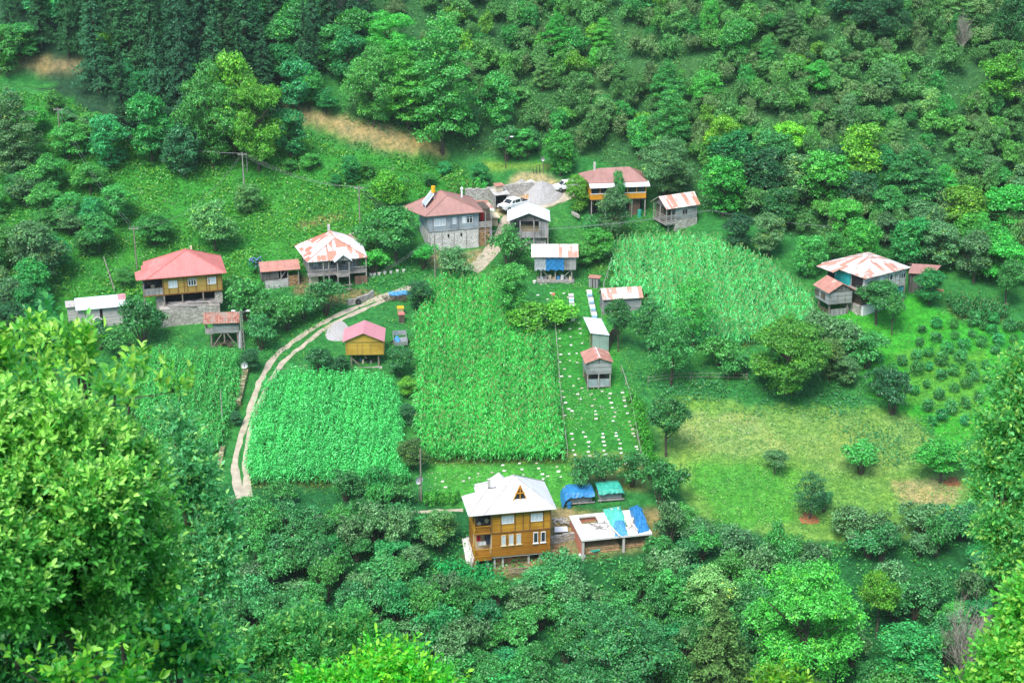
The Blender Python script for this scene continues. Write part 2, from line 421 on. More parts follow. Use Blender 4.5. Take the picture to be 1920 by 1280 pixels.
for k in range(2):      # large spreading tree, fine leaved
    rg = np.random.default_rng(70+k); lo = []
    for i in range(46):
        d = unit(rg.normal(size=3)); q = rg.uniform(.6, 1.05); tp = 1-.35*max(0, d[2]*q)
        lo.append((d[0]*5*q*tp, d[1]*5*q*tp, 7.6+d[2]*6*q, rg.uniform(1.1, 2.1), rg.uniform(1.1, 2.1), rg.uniform(.8, 1.3)))
    m = MB(); limbs(m, 13, 4, 8, .36, rg)
    proto('grand', m.mesh('big_trunk', M['bark']), crown_mesh('big_crown', lo, 2300, 12, .27, .3, .18, 75+k, yel=.05, up=.7), 15, 13)
for k in range(2):      # tall layered
    rg = np.random.default_rng(90+k); lo = []
    for i in range(34):
        z = 3+17*(i/33.); rad = 4.6*math.sin(min(1, (21.5-z)/14)*math.pi/2)*rg.uniform(.45, .85); a = i*2.4
        lo.append((math.cos(a)*rad, math.sin(a)*rad, z, rg.uniform(1.3, 2.2)*min(1, (23-z)/9), rg.uniform(1.3, 2.2)*min(1, (23-z)/9), rg.uniform(.6, 1.0)))
    m = MB(); limbs(m, 19, 2.5, 8, .35, rg)
    proto('tall', m.mesh('tall_tree_trunk', M['bark']), crown_mesh('tall_tree_crown', lo, 1300, 12, .33, .38, .22, 95+k, yel=.05, up=.7), 20.5, 10.0)
for k in range(2):      # slim oval, dense
    rg = np.random.default_rng(100+k); lo = []
    for i in range(13):
        z = 2.2+5.2*i/12; q = 1.35*math.sin(math.pi*min(1, (z-.8)/7.4))**.6; a = i*2.2
        lo.append((math.cos(a)*q*.6, math.sin(a)*q*.6, z, q*.75+.25, q*.75+.25, .8))
    m = MB(); limbs(m, 7, .9, 4, .15, rg)
    proto('oval', m.mesh('slim_tree_trunk', M['bark']), crown_mesh('slim_tree_crown', lo, 260, 15, .22, .22, .12, 110+k), 8.2, 3.7)
for k in range(3):      # small round shrub
    rg = np.random.default_rng(120+k)
    lo = [(0, 0, .75, .62, .62, .6)]+[(rg.uniform(-.3, .3), rg.uniform(-.3, .3), rg.uniform(.6, 1.1), .45, .45, .4) for _ in range(4)]
    m = MB(); m.tube([(0, 0, -.3), (0, 0, .7)], [.05, .03], 5)
    proto('shrub', m.mesh('shrub_stem', M['bark']), crown_mesh('shrub_leaves', lo, 60, 10, .12, .2, .11, 130+k, low=-.7), 1.55, 1.6)
def conifer(seed, Hh, Rr, mat='needle', dens=1.0, gap=.55):
    rg = np.random.default_rng(seed); P = []; N = []; TT = []; m = MB()
    m.tube([(0, 0, -.6), (0, 0, Hh*.5), (0, 0, Hh*.98)], [.26, .16, .02], 7)
    z = Hh*.1
    while z < Hh*.99:
        f = (Hh-z)/(Hh*.9); rad = Rr*f**.8*rg.uniform(.8, 1.1)+.12; nb = max(4, int(9*f+4))
        for j in range(nb):
            a = rg.uniform(0, 6.28); r_ = rad*rg.uniform(.65, 1.12); n_ = int((r_*13+5)*dens)
            t = rg.uniform(.12, 1, n_)**.8; sw = rg.normal(size=n_)*.2*(t*r_*.5+.15)
            px = np.cos(a)*t*r_-np.sin(a)*sw; py = np.sin(a)*t*r_+np.cos(a)*sw
            pz = z+.25*t*r_*.3-.42*(t**2)*r_*.55+rg.normal(size=n_)*.07-rg.random(n_)**2*.35*t
            TT.append(t); P.append(np.stack([px, py, pz], 1)); N.append(np.tile([math.cos(a)*.5, math.sin(a)*.5, .7], (n_, 1))+rg.normal(size=(n_, 3))*.45)
        z += gap*rg.uniform(.7, 1.2)*(.5+.5*f)
    P = np.concatenate(P); N = np.concatenate(N)
    V, Q = cards(P, N, .42, .12, rg, .05)
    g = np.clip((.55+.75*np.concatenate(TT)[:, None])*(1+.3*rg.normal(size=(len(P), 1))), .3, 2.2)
    return m.mesh('spruce_trunk', M['bark']), fastmesh('spruce_crown', V, Q, M[mat], np.repeat(np.repeat(g, 3, 1), 4, 0)), Hh, Rr*2
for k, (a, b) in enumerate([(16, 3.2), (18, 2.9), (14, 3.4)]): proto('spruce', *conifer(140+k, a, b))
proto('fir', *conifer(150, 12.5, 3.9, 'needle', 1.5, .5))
def bare(seed, Hh, spread, nn, r0=.12):
    rr = random.Random(seed); m = MB()
    def grow(p, d, L, r, lv):
        q = p+d*L; m.tube([p, (p+q)/2+Vector((rr.uniform(-.05, .05)*L, rr.uniform(-.05, .05)*L, 0)), q], [r, r*.8, r*.55], 5 if lv < 2 else 3, False)
        if lv >= 4: return
        for _ in range(nn if lv == 0 else 3):
            e = (d+Vector((rr.uniform(-1, 1), rr.uniform(-1, 1), rr.uniform(-.3, .5)))*spread).normalized()
            grow(p.lerp(q, rr.uniform(.45, 1)), e, L*rr.uniform(.5, .78), r*.5, lv+1)
    grow(Vector((0, 0, -.4)), Vector((0, 0, 1)), Hh*.42, r0, 0)
    return m
proto('bare', bare(3, 7, .75, 12).mesh('bare_trunk', M['barkp']), bare(4, 7, .75, 14, .1).mesh('bare_branches', M['barkp']), 6.6, 6.5)
proto('bare', bare(8, 7, .4, 5).mesh('bare_trunk', M['barkp']), bare(9, 7, .45, 5, .1).mesh('bare_branches', M['barkp']), 6.6, 3.6)
NAMES = dict(grand=('broadleaf_tree', 'trunk', 'tree'), crowned=('broadleaf_tree', 'trunk', 'tree'), hazel=('hazel_bush', 'stems', 'bush'), broad=('broadleaf_tree', 'trunk', 'tree'), tall=('tall_tree', 'trunk', 'tree'), oval=('slim_tree', 'trunk', 'tree'),
             shrub=('round_shrub', 'stem', 'shrub'), spruce=('spruce_tree', 'trunk', 'tree'), fir=('fir_tree', 'trunk', 'tree'), bare=('bare_tree', 'trunk', 'dead tree'))
_cnt = {}
def plant(kind, pos, h, w, color, label, group=None, cat=None, name=None, var=None, crown='crown'):
    i = _cnt.get(kind, 0); _cnt[kind] = i+1
    P = PROTO[kind]; tr, cr, ph, pw = P[(i if var is None else var) % len(P)]
    nm, tn, ct = NAMES[kind]
    o = empty(name or nm, pos, random.uniform(0, 6.28), label, cat or ct, group)
    o.scale = (w/pw, w/pw, h/ph)
    link(tn, tr, o); c = link(crown if kind != 'bare' else 'branches', cr, o, color)
    return o
# ---------- ground sheet ----------
CORN = [  # pixel outline on the ground, colour, height, tassels
    ('A', [(505, 722), (560, 706), (640, 716), (735, 724), (752, 760), (760, 870), (770, 912), (472, 912), (462, 880), (478, 790)], (.085, .54, .115), 2.0, .0),
    ('B', [(800, 545), (870, 530), (930, 538), (960, 596), (1000, 620), (1030, 648), (1037, 705), (1052, 800), (1062, 868), (800, 868), (777, 800), (782, 720), (775, 640), (788, 600)], (.1, .6, .15), 2.2, .5),
    ('C', [(1150, 470), (1250, 458), (1340, 460), (1440, 508), (1500, 552), (1532, 596), (1520, 610), (1400, 650), (1310, 655), (1260, 610), (1225, 590), (1212, 560), (1150, 550)], (.12, .58, .16), 2.2, .8),
    ('D', [(240, 672), (450, 678), (446, 765), (425, 805), (415, 850), (300, 860), (240, 770)], (.11, .6, .12), 2.1, .2),
    ('E', [(812, 1068), (905, 1068), (950, 1092), (940, 1112), (850, 1112)], (.022, .36, .11), 1.8, 0),
    ('F', [(1178, 740), (1203, 755), (1233, 872), (1210, 885)], (.06, .42, .04), 1.7, 0),
    ('G', [(1775, 566), (1850, 562), (1890, 595), (1860, 610), (1790, 596)], (.06, .34, .1), 1.8, .4),
]
BASE = (.035, .21, .055)
REG = [  # pixel outline, colour, edge wobble in pixels
    ([(-60, 170), (120, 180), (330, 300), (560, 260), (860, 320), (900, 360), (740, 400), (690, 470), (440, 560), (-60, 620)], (0.039, 0.247, 0.038), 12),
    ([(-60, -60), (700, -60), (690, 60), (560, 190), (430, 300), (160, 210), (-60, 60)], (0.023, 0.078, 0.045), 14),
    ([(700, -60), (2000, -60), (2000, 480), (1560, 460), (1340, 400), (1120, 300), (880, 290), (640, 230)], (0.039, 0.143, 0.053), 14),
    ([(440, 900), (1900, 1000), (2000, 1300), (0, 1300)], (0.018, 0.130, 0.045), 10),
    ([(1030, 540), (1130, 540), (1210, 860), (1200, 910), (1060, 900), (1040, 700)], (0.039, 0.260, 0.045), 6),
    ([(800, 870), (1070, 868), (1080, 925), (1040, 960), (820, 950)], (0.065, 0.325, 0.053), 8),
    ([(1060, 845), (1230, 850), (1220, 920), (1080, 905)], (0.208, 0.260, 0.090), 10),
    ([(1235, 745), (1500, 760), (1700, 770), (1800, 880), (1850, 960), (1700, 1010), (1500, 1020), (1320, 980), (1250, 880)], (.15, .33, .075), 10),
    ([(1240, 770), (1400, 780), (1560, 800), (1600, 850), (1480, 860), (1300, 850)], (.24, .36, .13), 14),
    ([(1420, 770), (1700, 780), (1760, 850), (1600, 905), (1500, 850)], (.19, .34, .1), 14),
    ([(1290, 870), (1500, 880), (1500, 980), (1340, 990)], (.08, .33, .05), 12),
    ([(1665, 895), (1800, 900), (1800, 945), (1690, 950)], (.32, .32, .17), 8),
    ([(1560, 560), (1720, 555), (1800, 600), (1920, 620), (1920, 800), (1780, 830), (1640, 740), (1600, 660)], (0.046, 0.364, 0.038), 8),
    ([(1680, 650), (1860, 650), (1830, 780), (1700, 760)], (0.091, 0.338, 0.045), 16),
    ([(1185, 430), (1160, 420), (1090, 440), (1110, 520), (1150, 500)], (0.065, 0.208, 0.045), 8),
    ([(965, 330), (1010, 320), (1060, 345), (1060, 375), (1000, 395), (930, 405), (915, 395), (930, 370)], (0.400, 0.340, 0.230), 4),
    ([(900, 306), (1020, 306), (1050, 318), (900, 320)], (0.156, 0.299, 0.060), 3),
    ([(850, 345), (905, 330), (925, 360), (850, 372)], (0.220, 0.130, 0.070), 3),
    ([(555, 420), (600, 405), (650, 398), (648, 408), (600, 420), (565, 432)], (.26, .21, .12), 4),
    ([(530, 195), (600, 208), (690, 225), (760, 245), (800, 262), (850, 285), (820, 294), (740, 285), (680, 268), (600, 238), (540, 222)], (.44, .30, .17), 4),
    ([(-60, 95), (30, 103), (90, 106), (155, 112), (150, 134), (90, 134), (10, 128), (-60, 125)], (.36, .22, .14), 4),
    ([(-60, 70), (60, 66), (60, 84), (-60, 86)], (0.200, 0.120, 0.080), 4),
    ([(405, 690), (455, 690), (470, 700), (450, 770), (425, 800), (410, 870), (405, 800)], (0.039, 0.221, 0.045), 4),
    ([(1060, 960), (1230, 955), (1240, 1030), (1060, 1050)], (0.200, 0.220, 0.100), 5),
    ([(1030, 955), (1075, 955), (1080, 1045), (1035, 1055)], (0.300, 0.250, 0.150), 4),
    ([(1200, 955), (1250, 950), (1262, 985), (1215, 985)], (0.270, 0.220, 0.110), 5),
    ([(870, 1040), (1040, 1040), (1035, 1078), (890, 1078)], (0.280, 0.200, 0.120), 4),
    ([(590, 548), (690, 540), (720, 556), (690, 566), (600, 575)], (0.200, 0.170, 0.100), 4),
    ([(560, 520), (600, 520), (600, 548), (545, 552)], (0.200, 0.160, 0.100), 4),
    ([(795, 465), (860, 480), (905, 462), (920, 480), (905, 500), (800, 500)], (0.300, 0.260, 0.160), 5),
]
xs = np.concatenate([np.linspace(-420, -124, 20), np.arange(-120, 120.1, .6), np.linspace(124, 420, 20)])
ys = np.concatenate([np.linspace(-60, 138, 60), np.arange(140, 332, .6), np.linspace(334, 600, 60)])
X, Y = np.meshgrid(xs, ys); Z = H(X, Y)
px, py = project(X, Y, Z)
C = np.tile(np.array(BASE), X.shape+(1,)).astype(float)
w1 = vnoise(X/2.2, Y/2.2, 5)+.6*vnoise(X/.8, Y/.8, 6); w2 = vnoise(X/2.2, Y/2.2, 8)+.6*vnoise(X/.8, Y/.8, 9)
ok = Y > 120
for poly, c, wob in REG:
    m = inpoly(px+w1*wob, py+w2*wob*.6, poly) & ok; C[m] = c
for _, poly, c, h, t in CORN:
    C[inpoly(px, py, poly) & ok] = (.06, .09, .03)
dry = np.clip(vnoise(X/7, Y/7, 21)+.5*vnoise(X/2.5, Y/2.5, 22), 0, 1)[..., None]
C = C*(1+dry*np.array([.45, .12, .1])); C[..., 0] = np.minimum(C[..., 0], C[..., 1]*1.3)
for _ in range(1):
    C[1:-1, 1:-1] = (C[1:-1, 1:-1]*2+C[:-2, 1:-1]+C[2:, 1:-1]+C[1:-1, :-2]+C[1:-1, 2:])/6
nx, ny = len(xs), len(ys)
I = np.arange(nx*ny).reshape(ny, nx)
Q = np.stack([I[:-1, :-1], I[:-1, 1:], I[1:, 1:], I[1:, :-1]], -1).reshape(-1, 4)
me = fastmesh('ground', np.stack([X, Y, Z], -1).reshape(-1, 3), Q, m_attr('ground_cover'), C.reshape(-1, 3))
me.polygons.foreach_set('use_smooth', np.ones(len(me.polygons), bool))
tag(link('ground', me), 'grassy valley side with meadow and earth patches', kind='structure')

def ribbon(name, pts, wid, mat, label, lift=.05, kind='structure', jit=.16):
    P = [at(*p) for p in pts]; xy = np.array([(p.x, p.y) for p in P])
    s = np.concatenate([[0], np.cumsum(np.hypot(*np.diff(xy, axis=0).T))]); n = max(4, int(s[-1]/.6))
    u = np.linspace(0, s[-1], n)
    def cr(k):     # smoothed course
        a = np.interp(u, s, xy[:, k]); b = a.copy()
        for _ in range(5): b[1:-1] = (b[:-2]+2*b[1:-1]+b[2:])/4
        return b
    x, y = cr(0), cr(1); W = np.interp(u, s, wid if hasattr(wid, '__len__') else [wid]*len(pts))
    tx, ty = np.gradient(x), np.gradient(y); L = np.hypot(tx, ty); nx_, ny_ = -ty/L, tx/L
    k = 5; V = []
    for j in range(k):
        f = j/(k-1)-.5; e = W*f+(vnoise(u/1.1, np.full(n, j*3.3), 4)*jit if j in (0, k-1) else 0)
        a, b = x+nx_*e, y+ny_*e
        V.append(np.stack([a, b, H(a, b)+lift-(.03 if j in (0, k-1) else 0)], 1))
    V = np.stack(V, 1).reshape(-1, 3); I = np.arange(n*k).reshape(n, k)
    Q = np.stack([I[:-1, :-1], I[:-1, 1:], I[1:, 1:], I[1:, :-1]], -1).reshape(-1, 4)
    m = fastmesh(name, V, Q, M[mat]); m.polygons.foreach_set('use_smooth', np.ones(len(m.polygons), bool))
    return tag(link(name, m), label, kind=kind)
left = [(455, 945), (443, 902), (441, 867), (445, 838), (457, 803), (468, 774), (478, 740), (486, 718), (500, 689), (517, 666), (538, 649), (560, 633), (600, 607.5), (625, 594), (652, 582.5), (675, 574), (700, 562.5), (735, 549), (772, 538)]
right = [(462, 945), (464, 912), (461, 886), (460, 854), (464, 827), (470, 801), (480, 777), (490, 750), (502, 721), (514, 700), (533, 676), (560, 655), (600, 622), (625, 606), (652, 593), (680, 581), (709, 568), (735, 557), (772, 543)]
ribbon('road', left, [1.5, 1.2]+[.82]*17, 'soil', 'beige wheel track on the uphill side of the dirt lane')
ribbon('road', right, [1.5, 1.2]+[.68]*17, 'soil', 'beige wheel track on the corn side of the dirt lane', .06)
ribbon('road', [(885, 508), (905, 490), (925, 468), (940, 445), (948, 425), (955, 408), (975, 398), (1005, 388), (1045, 372), (1075, 362)], 2.4, 'soil', 'pale dirt lane climbing between the upper houses', .06)
ribbon('path', [(440, 985), (520, 975), (590, 968), (690, 964), (780, 960), (868, 955)], .6, 'soil', 'narrow footpath leading to the timber house')
ribbon('path', [(600, 470), (640, 448), (680, 428), (700, 420)], .5, 'soil', 'narrow footpath rising behind the patchwork roof house')

# ---------- corn ----------
def inwhich(x, y, polys, pad=0):
    a, b = project(x, y, H(x, y)); r = np.zeros(np.shape(x), bool)
    for p in polys: r |= inpoly(a, b, p)
    return r
def field(key, poly, color, h, tas, label, sp=(.5, .37)):
    rg = np.random.default_rng(ord(key))
    P = np.array([(q.x, q.y) for q in (at(*p) for p in poly)])
    x0, y0 = P.min(0); x1, y1 = P.max(0)
    gx, gy = np.meshgrid(np.arange(x0, x1, sp[0]), np.arange(y0, y1, sp[1])); gx = gx.ravel()+rg.normal(size=gx.size)*.17; gy = gy.ravel()+rg.normal(size=gy.size)*.15
    a, b = project(gx, gy, H(gx, gy)); k = inpoly(a+rg.normal(size=a.size)*3, b+rg.normal(size=b.size)*2, poly) & (rg.random(a.size) > .04); gx, gy = gx[k], gy[k]
    gz = H(gx, gy); n = len(gx); hh = h*rg.uniform(.68, 1.15, n)*(1+.12*vnoise(gx/5, gy/5, 3))
    V = []; Qs = []; Cc = []; base = 0
    patch = 1+.18*vnoise(gx/4, gy/4, 7)
    for l in range(9):
        a = l*2.55+rg.uniform(0, .8, n)+np.repeat(rg.uniform(0, 6.28), n)+gx*3; z = gz+hh*(.22+.085*l); L = h*rg.uniform(.26, .4, n)*(1.0-.35*abs(l-4)/5); w = .05+.015*(l < 6)
        ca, sa = np.cos(a), np.sin(a); segs = []
        for t, dz, ww in ((0, 0, .45), (.36, .2, 1), (.72, .1, .8), (1.0, -.24, .12)):
            cx = gx+ca*L*t; cy = gy+sa*L*t; cz = z+L*dz; tw = w*ww
            segs.append(np.stack([np.stack([cx-sa*tw, cy+ca*tw, cz], 1), np.stack([cx+sa*tw, cy-ca*tw, cz+.02], 1)], 1))
        S = np.stack(segs, 1).reshape(n, 8, 3); V.append(S.reshape(-1, 3))
        o = base+np.arange(n)[:, None, None]*8; Qs.append((o+np.array([[0, 1, 3, 2], [2, 3, 5, 4], [4, 5, 7, 6]])).reshape(-1, 4)); base += n*8
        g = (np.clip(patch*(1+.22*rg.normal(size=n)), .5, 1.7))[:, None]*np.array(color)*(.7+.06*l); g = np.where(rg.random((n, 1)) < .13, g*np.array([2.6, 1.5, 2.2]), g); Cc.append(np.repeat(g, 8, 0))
    # stem and tassel
    for kind in range(2):
        if kind == 0: w, za, zb, cc, sel = .025, 0, .98, np.array(color)*.9, np.ones(n, bool)
        else: w, za, zb, cc, sel = .05, .96, 1.13, np.array((.34, .46, .19)), rg.random(n) < tas
        if not sel.any(): continue
        x, y, z, q = gx[sel], gy[sel], gz[sel], hh[sel]; m = len(x)
        for ax in range(2):
            dx, dy = (w, 0) if ax == 0 else (0, w)
            S = np.stack([np.stack([x-dx, y-dy, z+q*za], 1), np.stack([x+dx, y+dy, z+q*za], 1), np.stack([x+dx*(1 if kind == 0 else 2.2), y+dy*(1 if kind == 0 else 2.2), z+q*zb], 1), np.stack([x-dx, y-dy, z+q*zb], 1)], 1)
            V.append(S.reshape(-1, 3)); Qs.append(base+np.arange(4*m).reshape(m, 4)); base += 4*m; Cc.append(np.tile(cc, (4*m, 1)))
    o = link('corn', fastmesh('corn', np.concatenate(V), np.concatenate(Qs), M['corn'], np.concatenate(Cc)), color=(1, 1, 1))
    tag(o, label, 'corn', kind='stuff')
LB = dict(A='dense blue-green corn beside the dirt lane', B='tall tasselled corn filling the middle plot', C='pale tasselled corn behind the rusty striped shed', D='corn plot below the small tiled granary',
          E='small corn patch beside the timber house', F='narrow strip of young corn beside the white slabs', G='pale corn patch near the grey patch-roofed house')
for k_, p_, c_, h_, t_ in CORN: field(k_, p_, c_, h_, t_, LB[k_])

# ---------- low leafy ground cover ----------
def cover(name, polys, dens, h, size, color, label, seed, yel=.3, holes=(), wob=8, cat='undergrowth', clump=3.0):
    rg = np.random.default_rng(seed); Vs = []; Cs = []; Ns = []
    for poly in polys:
        P = np.array([(q.x, q.y) for q in (at(min(max(p[0], -80), 2000), p[1]) for p in poly)])
        x0, y0 = P.min(0); x1, y1 = P.max(0); n = int((x1-x0)*(y1-y0)*dens)
        x = rg.uniform(x0, x1, n); y = rg.uniform(y0, y1, n); z = H(x, y); a, b = project(x, y, z)
        k = inpoly(a+wob*vnoise(x, y, 31), b+wob*vnoise(x, y, 32), poly)
        for hpoly in holes: k &= ~inpoly(a, b, hpoly)
        x, y, z = x[k], y[k], z[k]; m = vnoise(x/clump, y/clump, seed)+.6*vnoise(x/clump*2.7, y/clump*2.7, seed+1)
        kk = rg.random(len(x)) < np.clip(.65+m*.6, .12, 1); x, y, z, m = x[kk], y[kk], z[kk], m[kk]
        Vs.append(np.stack([x, y, z+h*np.clip(.5+m*.6, .1, 1.3)*rg.uniform(.2, 1, len(x))], 1)); Cs.append(m)
    P = np.concatenate(Vs); m = np.concatenate(Cs); n = len(P)
    V, Q = cards(P, np.array([0, -.25, .9])+rg.normal(size=(n, 3))*.5, size, size*.7, rg)
    g = np.clip(1+.22*m+.22*rg.normal(size=n), .4, 1.8)[:, None]*np.array(color)
    g = np.where((rg.random((n, 1)) < yel) & (m[:, None] > -.2), g*np.array([2.6, 1.3, .7]), g)
    tag(link(name, fastmesh(name, V, Q, M['leaf'], np.repeat(g, 4, 0)), color=(1, 1, 1)), label, cat, kind='stuff')
SPLIT = {'post', 'concrete_post', 'brick_wall', 'timber_strut', 'vent', 'wall', 'side_wall', 'balcony_post', 'recess_wall', 'opening', 'stone_base', 'balcony_wall', 'pane_dark', 'door'}
class Bld:
    def __init__(s, name, label, cat, base, eL, eR, Hh, group=None, dz=0):
        p = at(*base); s.z0 = p.z+dz; s.H = Hh
        A = s._pl(eL, s.z0+Hh); B = s._pl(eR, s.z0+Hh); d = B-A
        s.W = float(np.hypot(d[0], d[1])); s.c = d[0]/s.W; s.s = d[1]/s.W; s.A = A
        s.o = empty(name, (A[0], A[1], s.z0), math.atan2(s.s, s.c), label, cat, group)
    def _pl(s, q, z): d = ray(*q); return d*(z/d[2])
    def _dir(s, px, py):
        d = ray(px, py); return (d[0]*s.c+d[1]*s.s, -d[0]*s.s+d[1]*s.c, d[2])
    def _org(s): x, y = -s.A[0], -s.A[1]; return (x*s.c+y*s.s, -x*s.s+y*s.c, -s.z0)
    def on(s, px, py, ax, v):
        d = s._dir(px, py); o = s._org(); t = (v-o[ax])/d[ax]; return [o[i]+d[i]*t for i in range(3)]
    def hz(s, px, py, z): return s.on(px, py, 2, z)
    def fy(s, px, py, y): return s.on(px, py, 1, y)
    def sx(s, px, py, x): return s.on(px, py, 0, x)
    def w(s, x, y, z=0): return Vector((s.A[0]+x*s.c-y*s.s, s.A[1]+x*s.s+y*s.c, s.z0+z))
    def b(s, m, name, mat, parent=None):
        if name in SPLIT:
            par = list(range(len(m.v)))
            def find(a):
                while par[a] != a: a = par[a]
                return a
            for f in m.f:
                for i in f[1:]: par[find(i)] = find(f[0])
            comp = {}
            for f in m.f: comp.setdefault(find(f[0]), []).append(f)
            if 1 < len(comp) < 40:
                for fs in comp.values():
                    ids = sorted({i for f in fs for i in f}); mp = {a: b_ for b_, a in enumerate(ids)}
                    k = MB(); k.add([m.v[i] for i in ids], [tuple(mp[i] for i in f) for f in fs]); o = k.build(name, mat, parent or s.o)
                return o
        return m.build(name, mat, parent or s.o)
    def window(s, x0, x1, z0, z1, y, nx=3, glass='curtain', frame='white', sill=False, side=None, ny=1, top=.28):
        """window in the plane y (front) or in the plane x=side (left/right face, x0..x1 are then y values)"""
        def bx(m, a, b_, c, d, e, f):
            if side is None: m.box(a, b_, y+e, y+f, c, d)
            else:
                sg = side[1]; lo, hi = sorted((side[0]-sg*e, side[0]-sg*f)); m.box(lo, hi, a, b_, c, d)
        t = .07; m = MB()
        bx(m, x0, x1, z0, z0+t, -.06, .03); bx(m, x0, x1, z1-t, z1, -.06, .03)
        for i in range(nx+1):
            c = x0+t/2+(x1-x0-t)*i/nx; bx(m, c-t/2, c+t/2, z0+t, z1-t, -.055, .025)
        if top and nx > 1: q = z1-(z1-z0)*top; bx(m, x0+t, x1-t, q, q+.05, -.05, .02)
        if sill: bx(m, x0-.08, x1+.08, z0-.1, z0-.003, -.12, .02)
        f = s.b(m, 'window', frame); g = MB(); bx(g, x0+.02, x1-.02, z0+.02, z1-.02, -.025, .01); s.b(g, 'pane', glass, f)
        return f
    def wpx(s, px0, py0, px1, py1, y, **k):
        xc, yc = (px0+px1)/2, (py0+py1)/2
        a = s.fy(px0, yc, y)[0]; b = s.fy(px1, yc, y)[0]; z1 = s.fy(xc, py0, y)[2]; z0 = s.fy(xc, py1, y)[2]
        return s.window(a, b, z0, z1, y, **k)
def tri(m, a, b, c, t=.07): m.slab([a, b, c], t)
def caps(h, c, r0, r1, along='y', mat='rdull', par=None):
    m = MB(); L = Vector((0, 0, .03)); c = [Vector(q) for q in c]; r0, r1 = Vector(r0), Vector(r1)
    for a, b in ((c[0], r0), (c[1], r0 if along == 'y' else r1), (c[2], r1), (c[3], r1 if along == 'y' else r0), (r0, r1)):
        if (b-a).length > .1: m.bar(a+L, b+L, .13, .05)
    return h.b(m, 'ridge_cap', mat, par)
def hip(m, x0, x1, y0, y1, z, r0, r1, t=.08):
    """hip roof on a rectangle, ridge from r0 to r1 (x,y,z)"""
    c = [(x0, y0, z), (x1, y0, z), (x1, y1, z), (x0, y1, z)]
    if abs(r0[0]-r1[0]) < abs(r0[1]-r1[1]):   # ridge along depth: r0 front, r1 back
        m.slab([c[0], c[1], r0], t); m.slab([c[1], c[2], r1, r0], t); m.slab([c[2], c[3], r1], t); m.slab([c[3], c[0], r0, r1], t)
    else:                                      # ridge along width: r0 left, r1 right
        m.slab([c[0], c[1], r1, r0], t); m.slab([c[1], c[2], r1], t); m.slab([c[2], c[3], r0, r1], t); m.slab([c[3], c[0], r0], t)
def hipq(m, c, r0, r1, t=.08, along='y'):
    if along == 'y':
        m.slab([c[0], c[1], r0], t); m.slab([c[1], c[2], r1, r0], t); m.slab([c[2], c[3], r1], t); m.slab([c[3], c[0], r0, r1], t)
    else:
        m.slab([c[0], c[1], r1, r0], t); m.slab([c[1], c[2], r1], t); m.slab([c[2], c[3], r0, r1], t); m.slab([c[3], c[0], r0], t)
def gabx(m, x0, x1, y0, y1, z, zr, yr=None, t=.07, zb=None):   # ridge along x
    yr = (y0+y1)/2 if yr is None else yr; zb = z if zb is None else zb
    m.slab([(x0, y0, z), (x1, y0, z), (x1, yr, zr), (x0, yr, zr)], t); m.slab([(x0, yr, zr), (x1, yr, zr), (x1, y1, zb), (x0, y1, zb)], t)
def gaby(m, x0, x1, y0, y1, z, zr, xr=None, t=.07):   # ridge along y
    xr = (x0+x1)/2 if xr is None else xr
    m.slab([(x0, y0, z), (xr, y0, zr), (xr, y1, zr), (x0, y1, z)], t); m.slab([(xr, y0, zr), (x1, y0, z), (x1, y1, z), (xr, y1, zr)], t)
def posts(m, pts, z0, z1, w=.16):
    for x, y in pts: m.box(x-w/2, x+w/2, y-w/2, y+w/2, z0, z1)
def rail(m, x0, x1, y, z0, z1, n=None, slant=False):
    m.box(x0, x1, y-.04, y+.04, z1-.07, z1); m.box(x0, x1, y-.04, y+.04, z0, z0+.07)
    n = n or int((x1-x0)/.16)
    for i in range(n+1):
        x = x0+.04+(x1-x0-.08)*i/n; x2 = x+.25 if slant and x+.25 < x1 else x
        m.bar((x, y, z0+.07), (x2, y, z1-.07), .05, .04)
def stack(m, x0, x1, y0, y1, z0, z1, r=.09, seed=1, along='y'):
    rr = random.Random(seed); z = z0+r
    while z < z1:
        x = x0+r
        while x < x1:
            q = r*rr.uniform(.7, 1.1); e = rr.uniform(-.06, .06)
            if along == 'y': m.tube([(x, y0+e, z), (x, y1+e, z)], q, 6)
            x += 2*r*rr.uniform(.9, 1.05)
        z += 1.8*r
rr0 = random.Random(77)
# ===== timber house with the white roof =====
h = Bld('timber_house', 'golden two storey timber house under a big white hip roof', 'house', (1010, 1058), (880, 967), (1044, 953), 7.4)
W = h.W; HE = 7.4
pk = h.fy(963.5, 891, 3.6); zp = pk[2]; sl = (zp-HE)/3.6
m = MB(); xm = 1.7
hip(m, xm, W, 0, 7.2, HE, (pk[0], 3.45, zp), (pk[0], 3.75, zp))
zl = HE+sl*2.55-.012
hip(m, -.1, 5.0, .012, 5.1, HE-.012, (2.6, 2.55, zl), (3.6, 2.56, zl))
roof = h.b(m, 'roof', 'rwhite')
caps(h, [(xm, 0, HE), (W, 0, HE), (W, 7.2, HE), (xm, 7.2, HE)], (pk[0], 3.45, zp), (pk[0], 3.75, zp), par=roof); caps(h, [(-.1, .012, HE-.012), (2.6, 2.55, zl), (2.6, 2.55, zl), (-.1, 5.1, HE-.012)], (2.6, 2.55, zl), (3.6, 2.56, zl), par=roof)
sp_ = h.fy(935, 885, 5.3); m = MB(); hip(m, 1.9, 5.4, 4.4, 8.0, HE-.03, (3.6, 5.8, HE+1.15), (3.6, 6.3, HE+1.15)); gaby(m, 1.9, 5.0, 5.4, 8.3, HE, HE+1.5) if False else hip(m, sp_[0]-1.0, sp_[0]+1.0, 4.3, 6.3, sp_[2]-1.3, (sp_[0], 5.3, sp_[2]), (sp_[0], 5.31, sp_[2]), .5); h.b(m, 'rear_gable', 'rwhite', roof)
m = MB()   # dormer
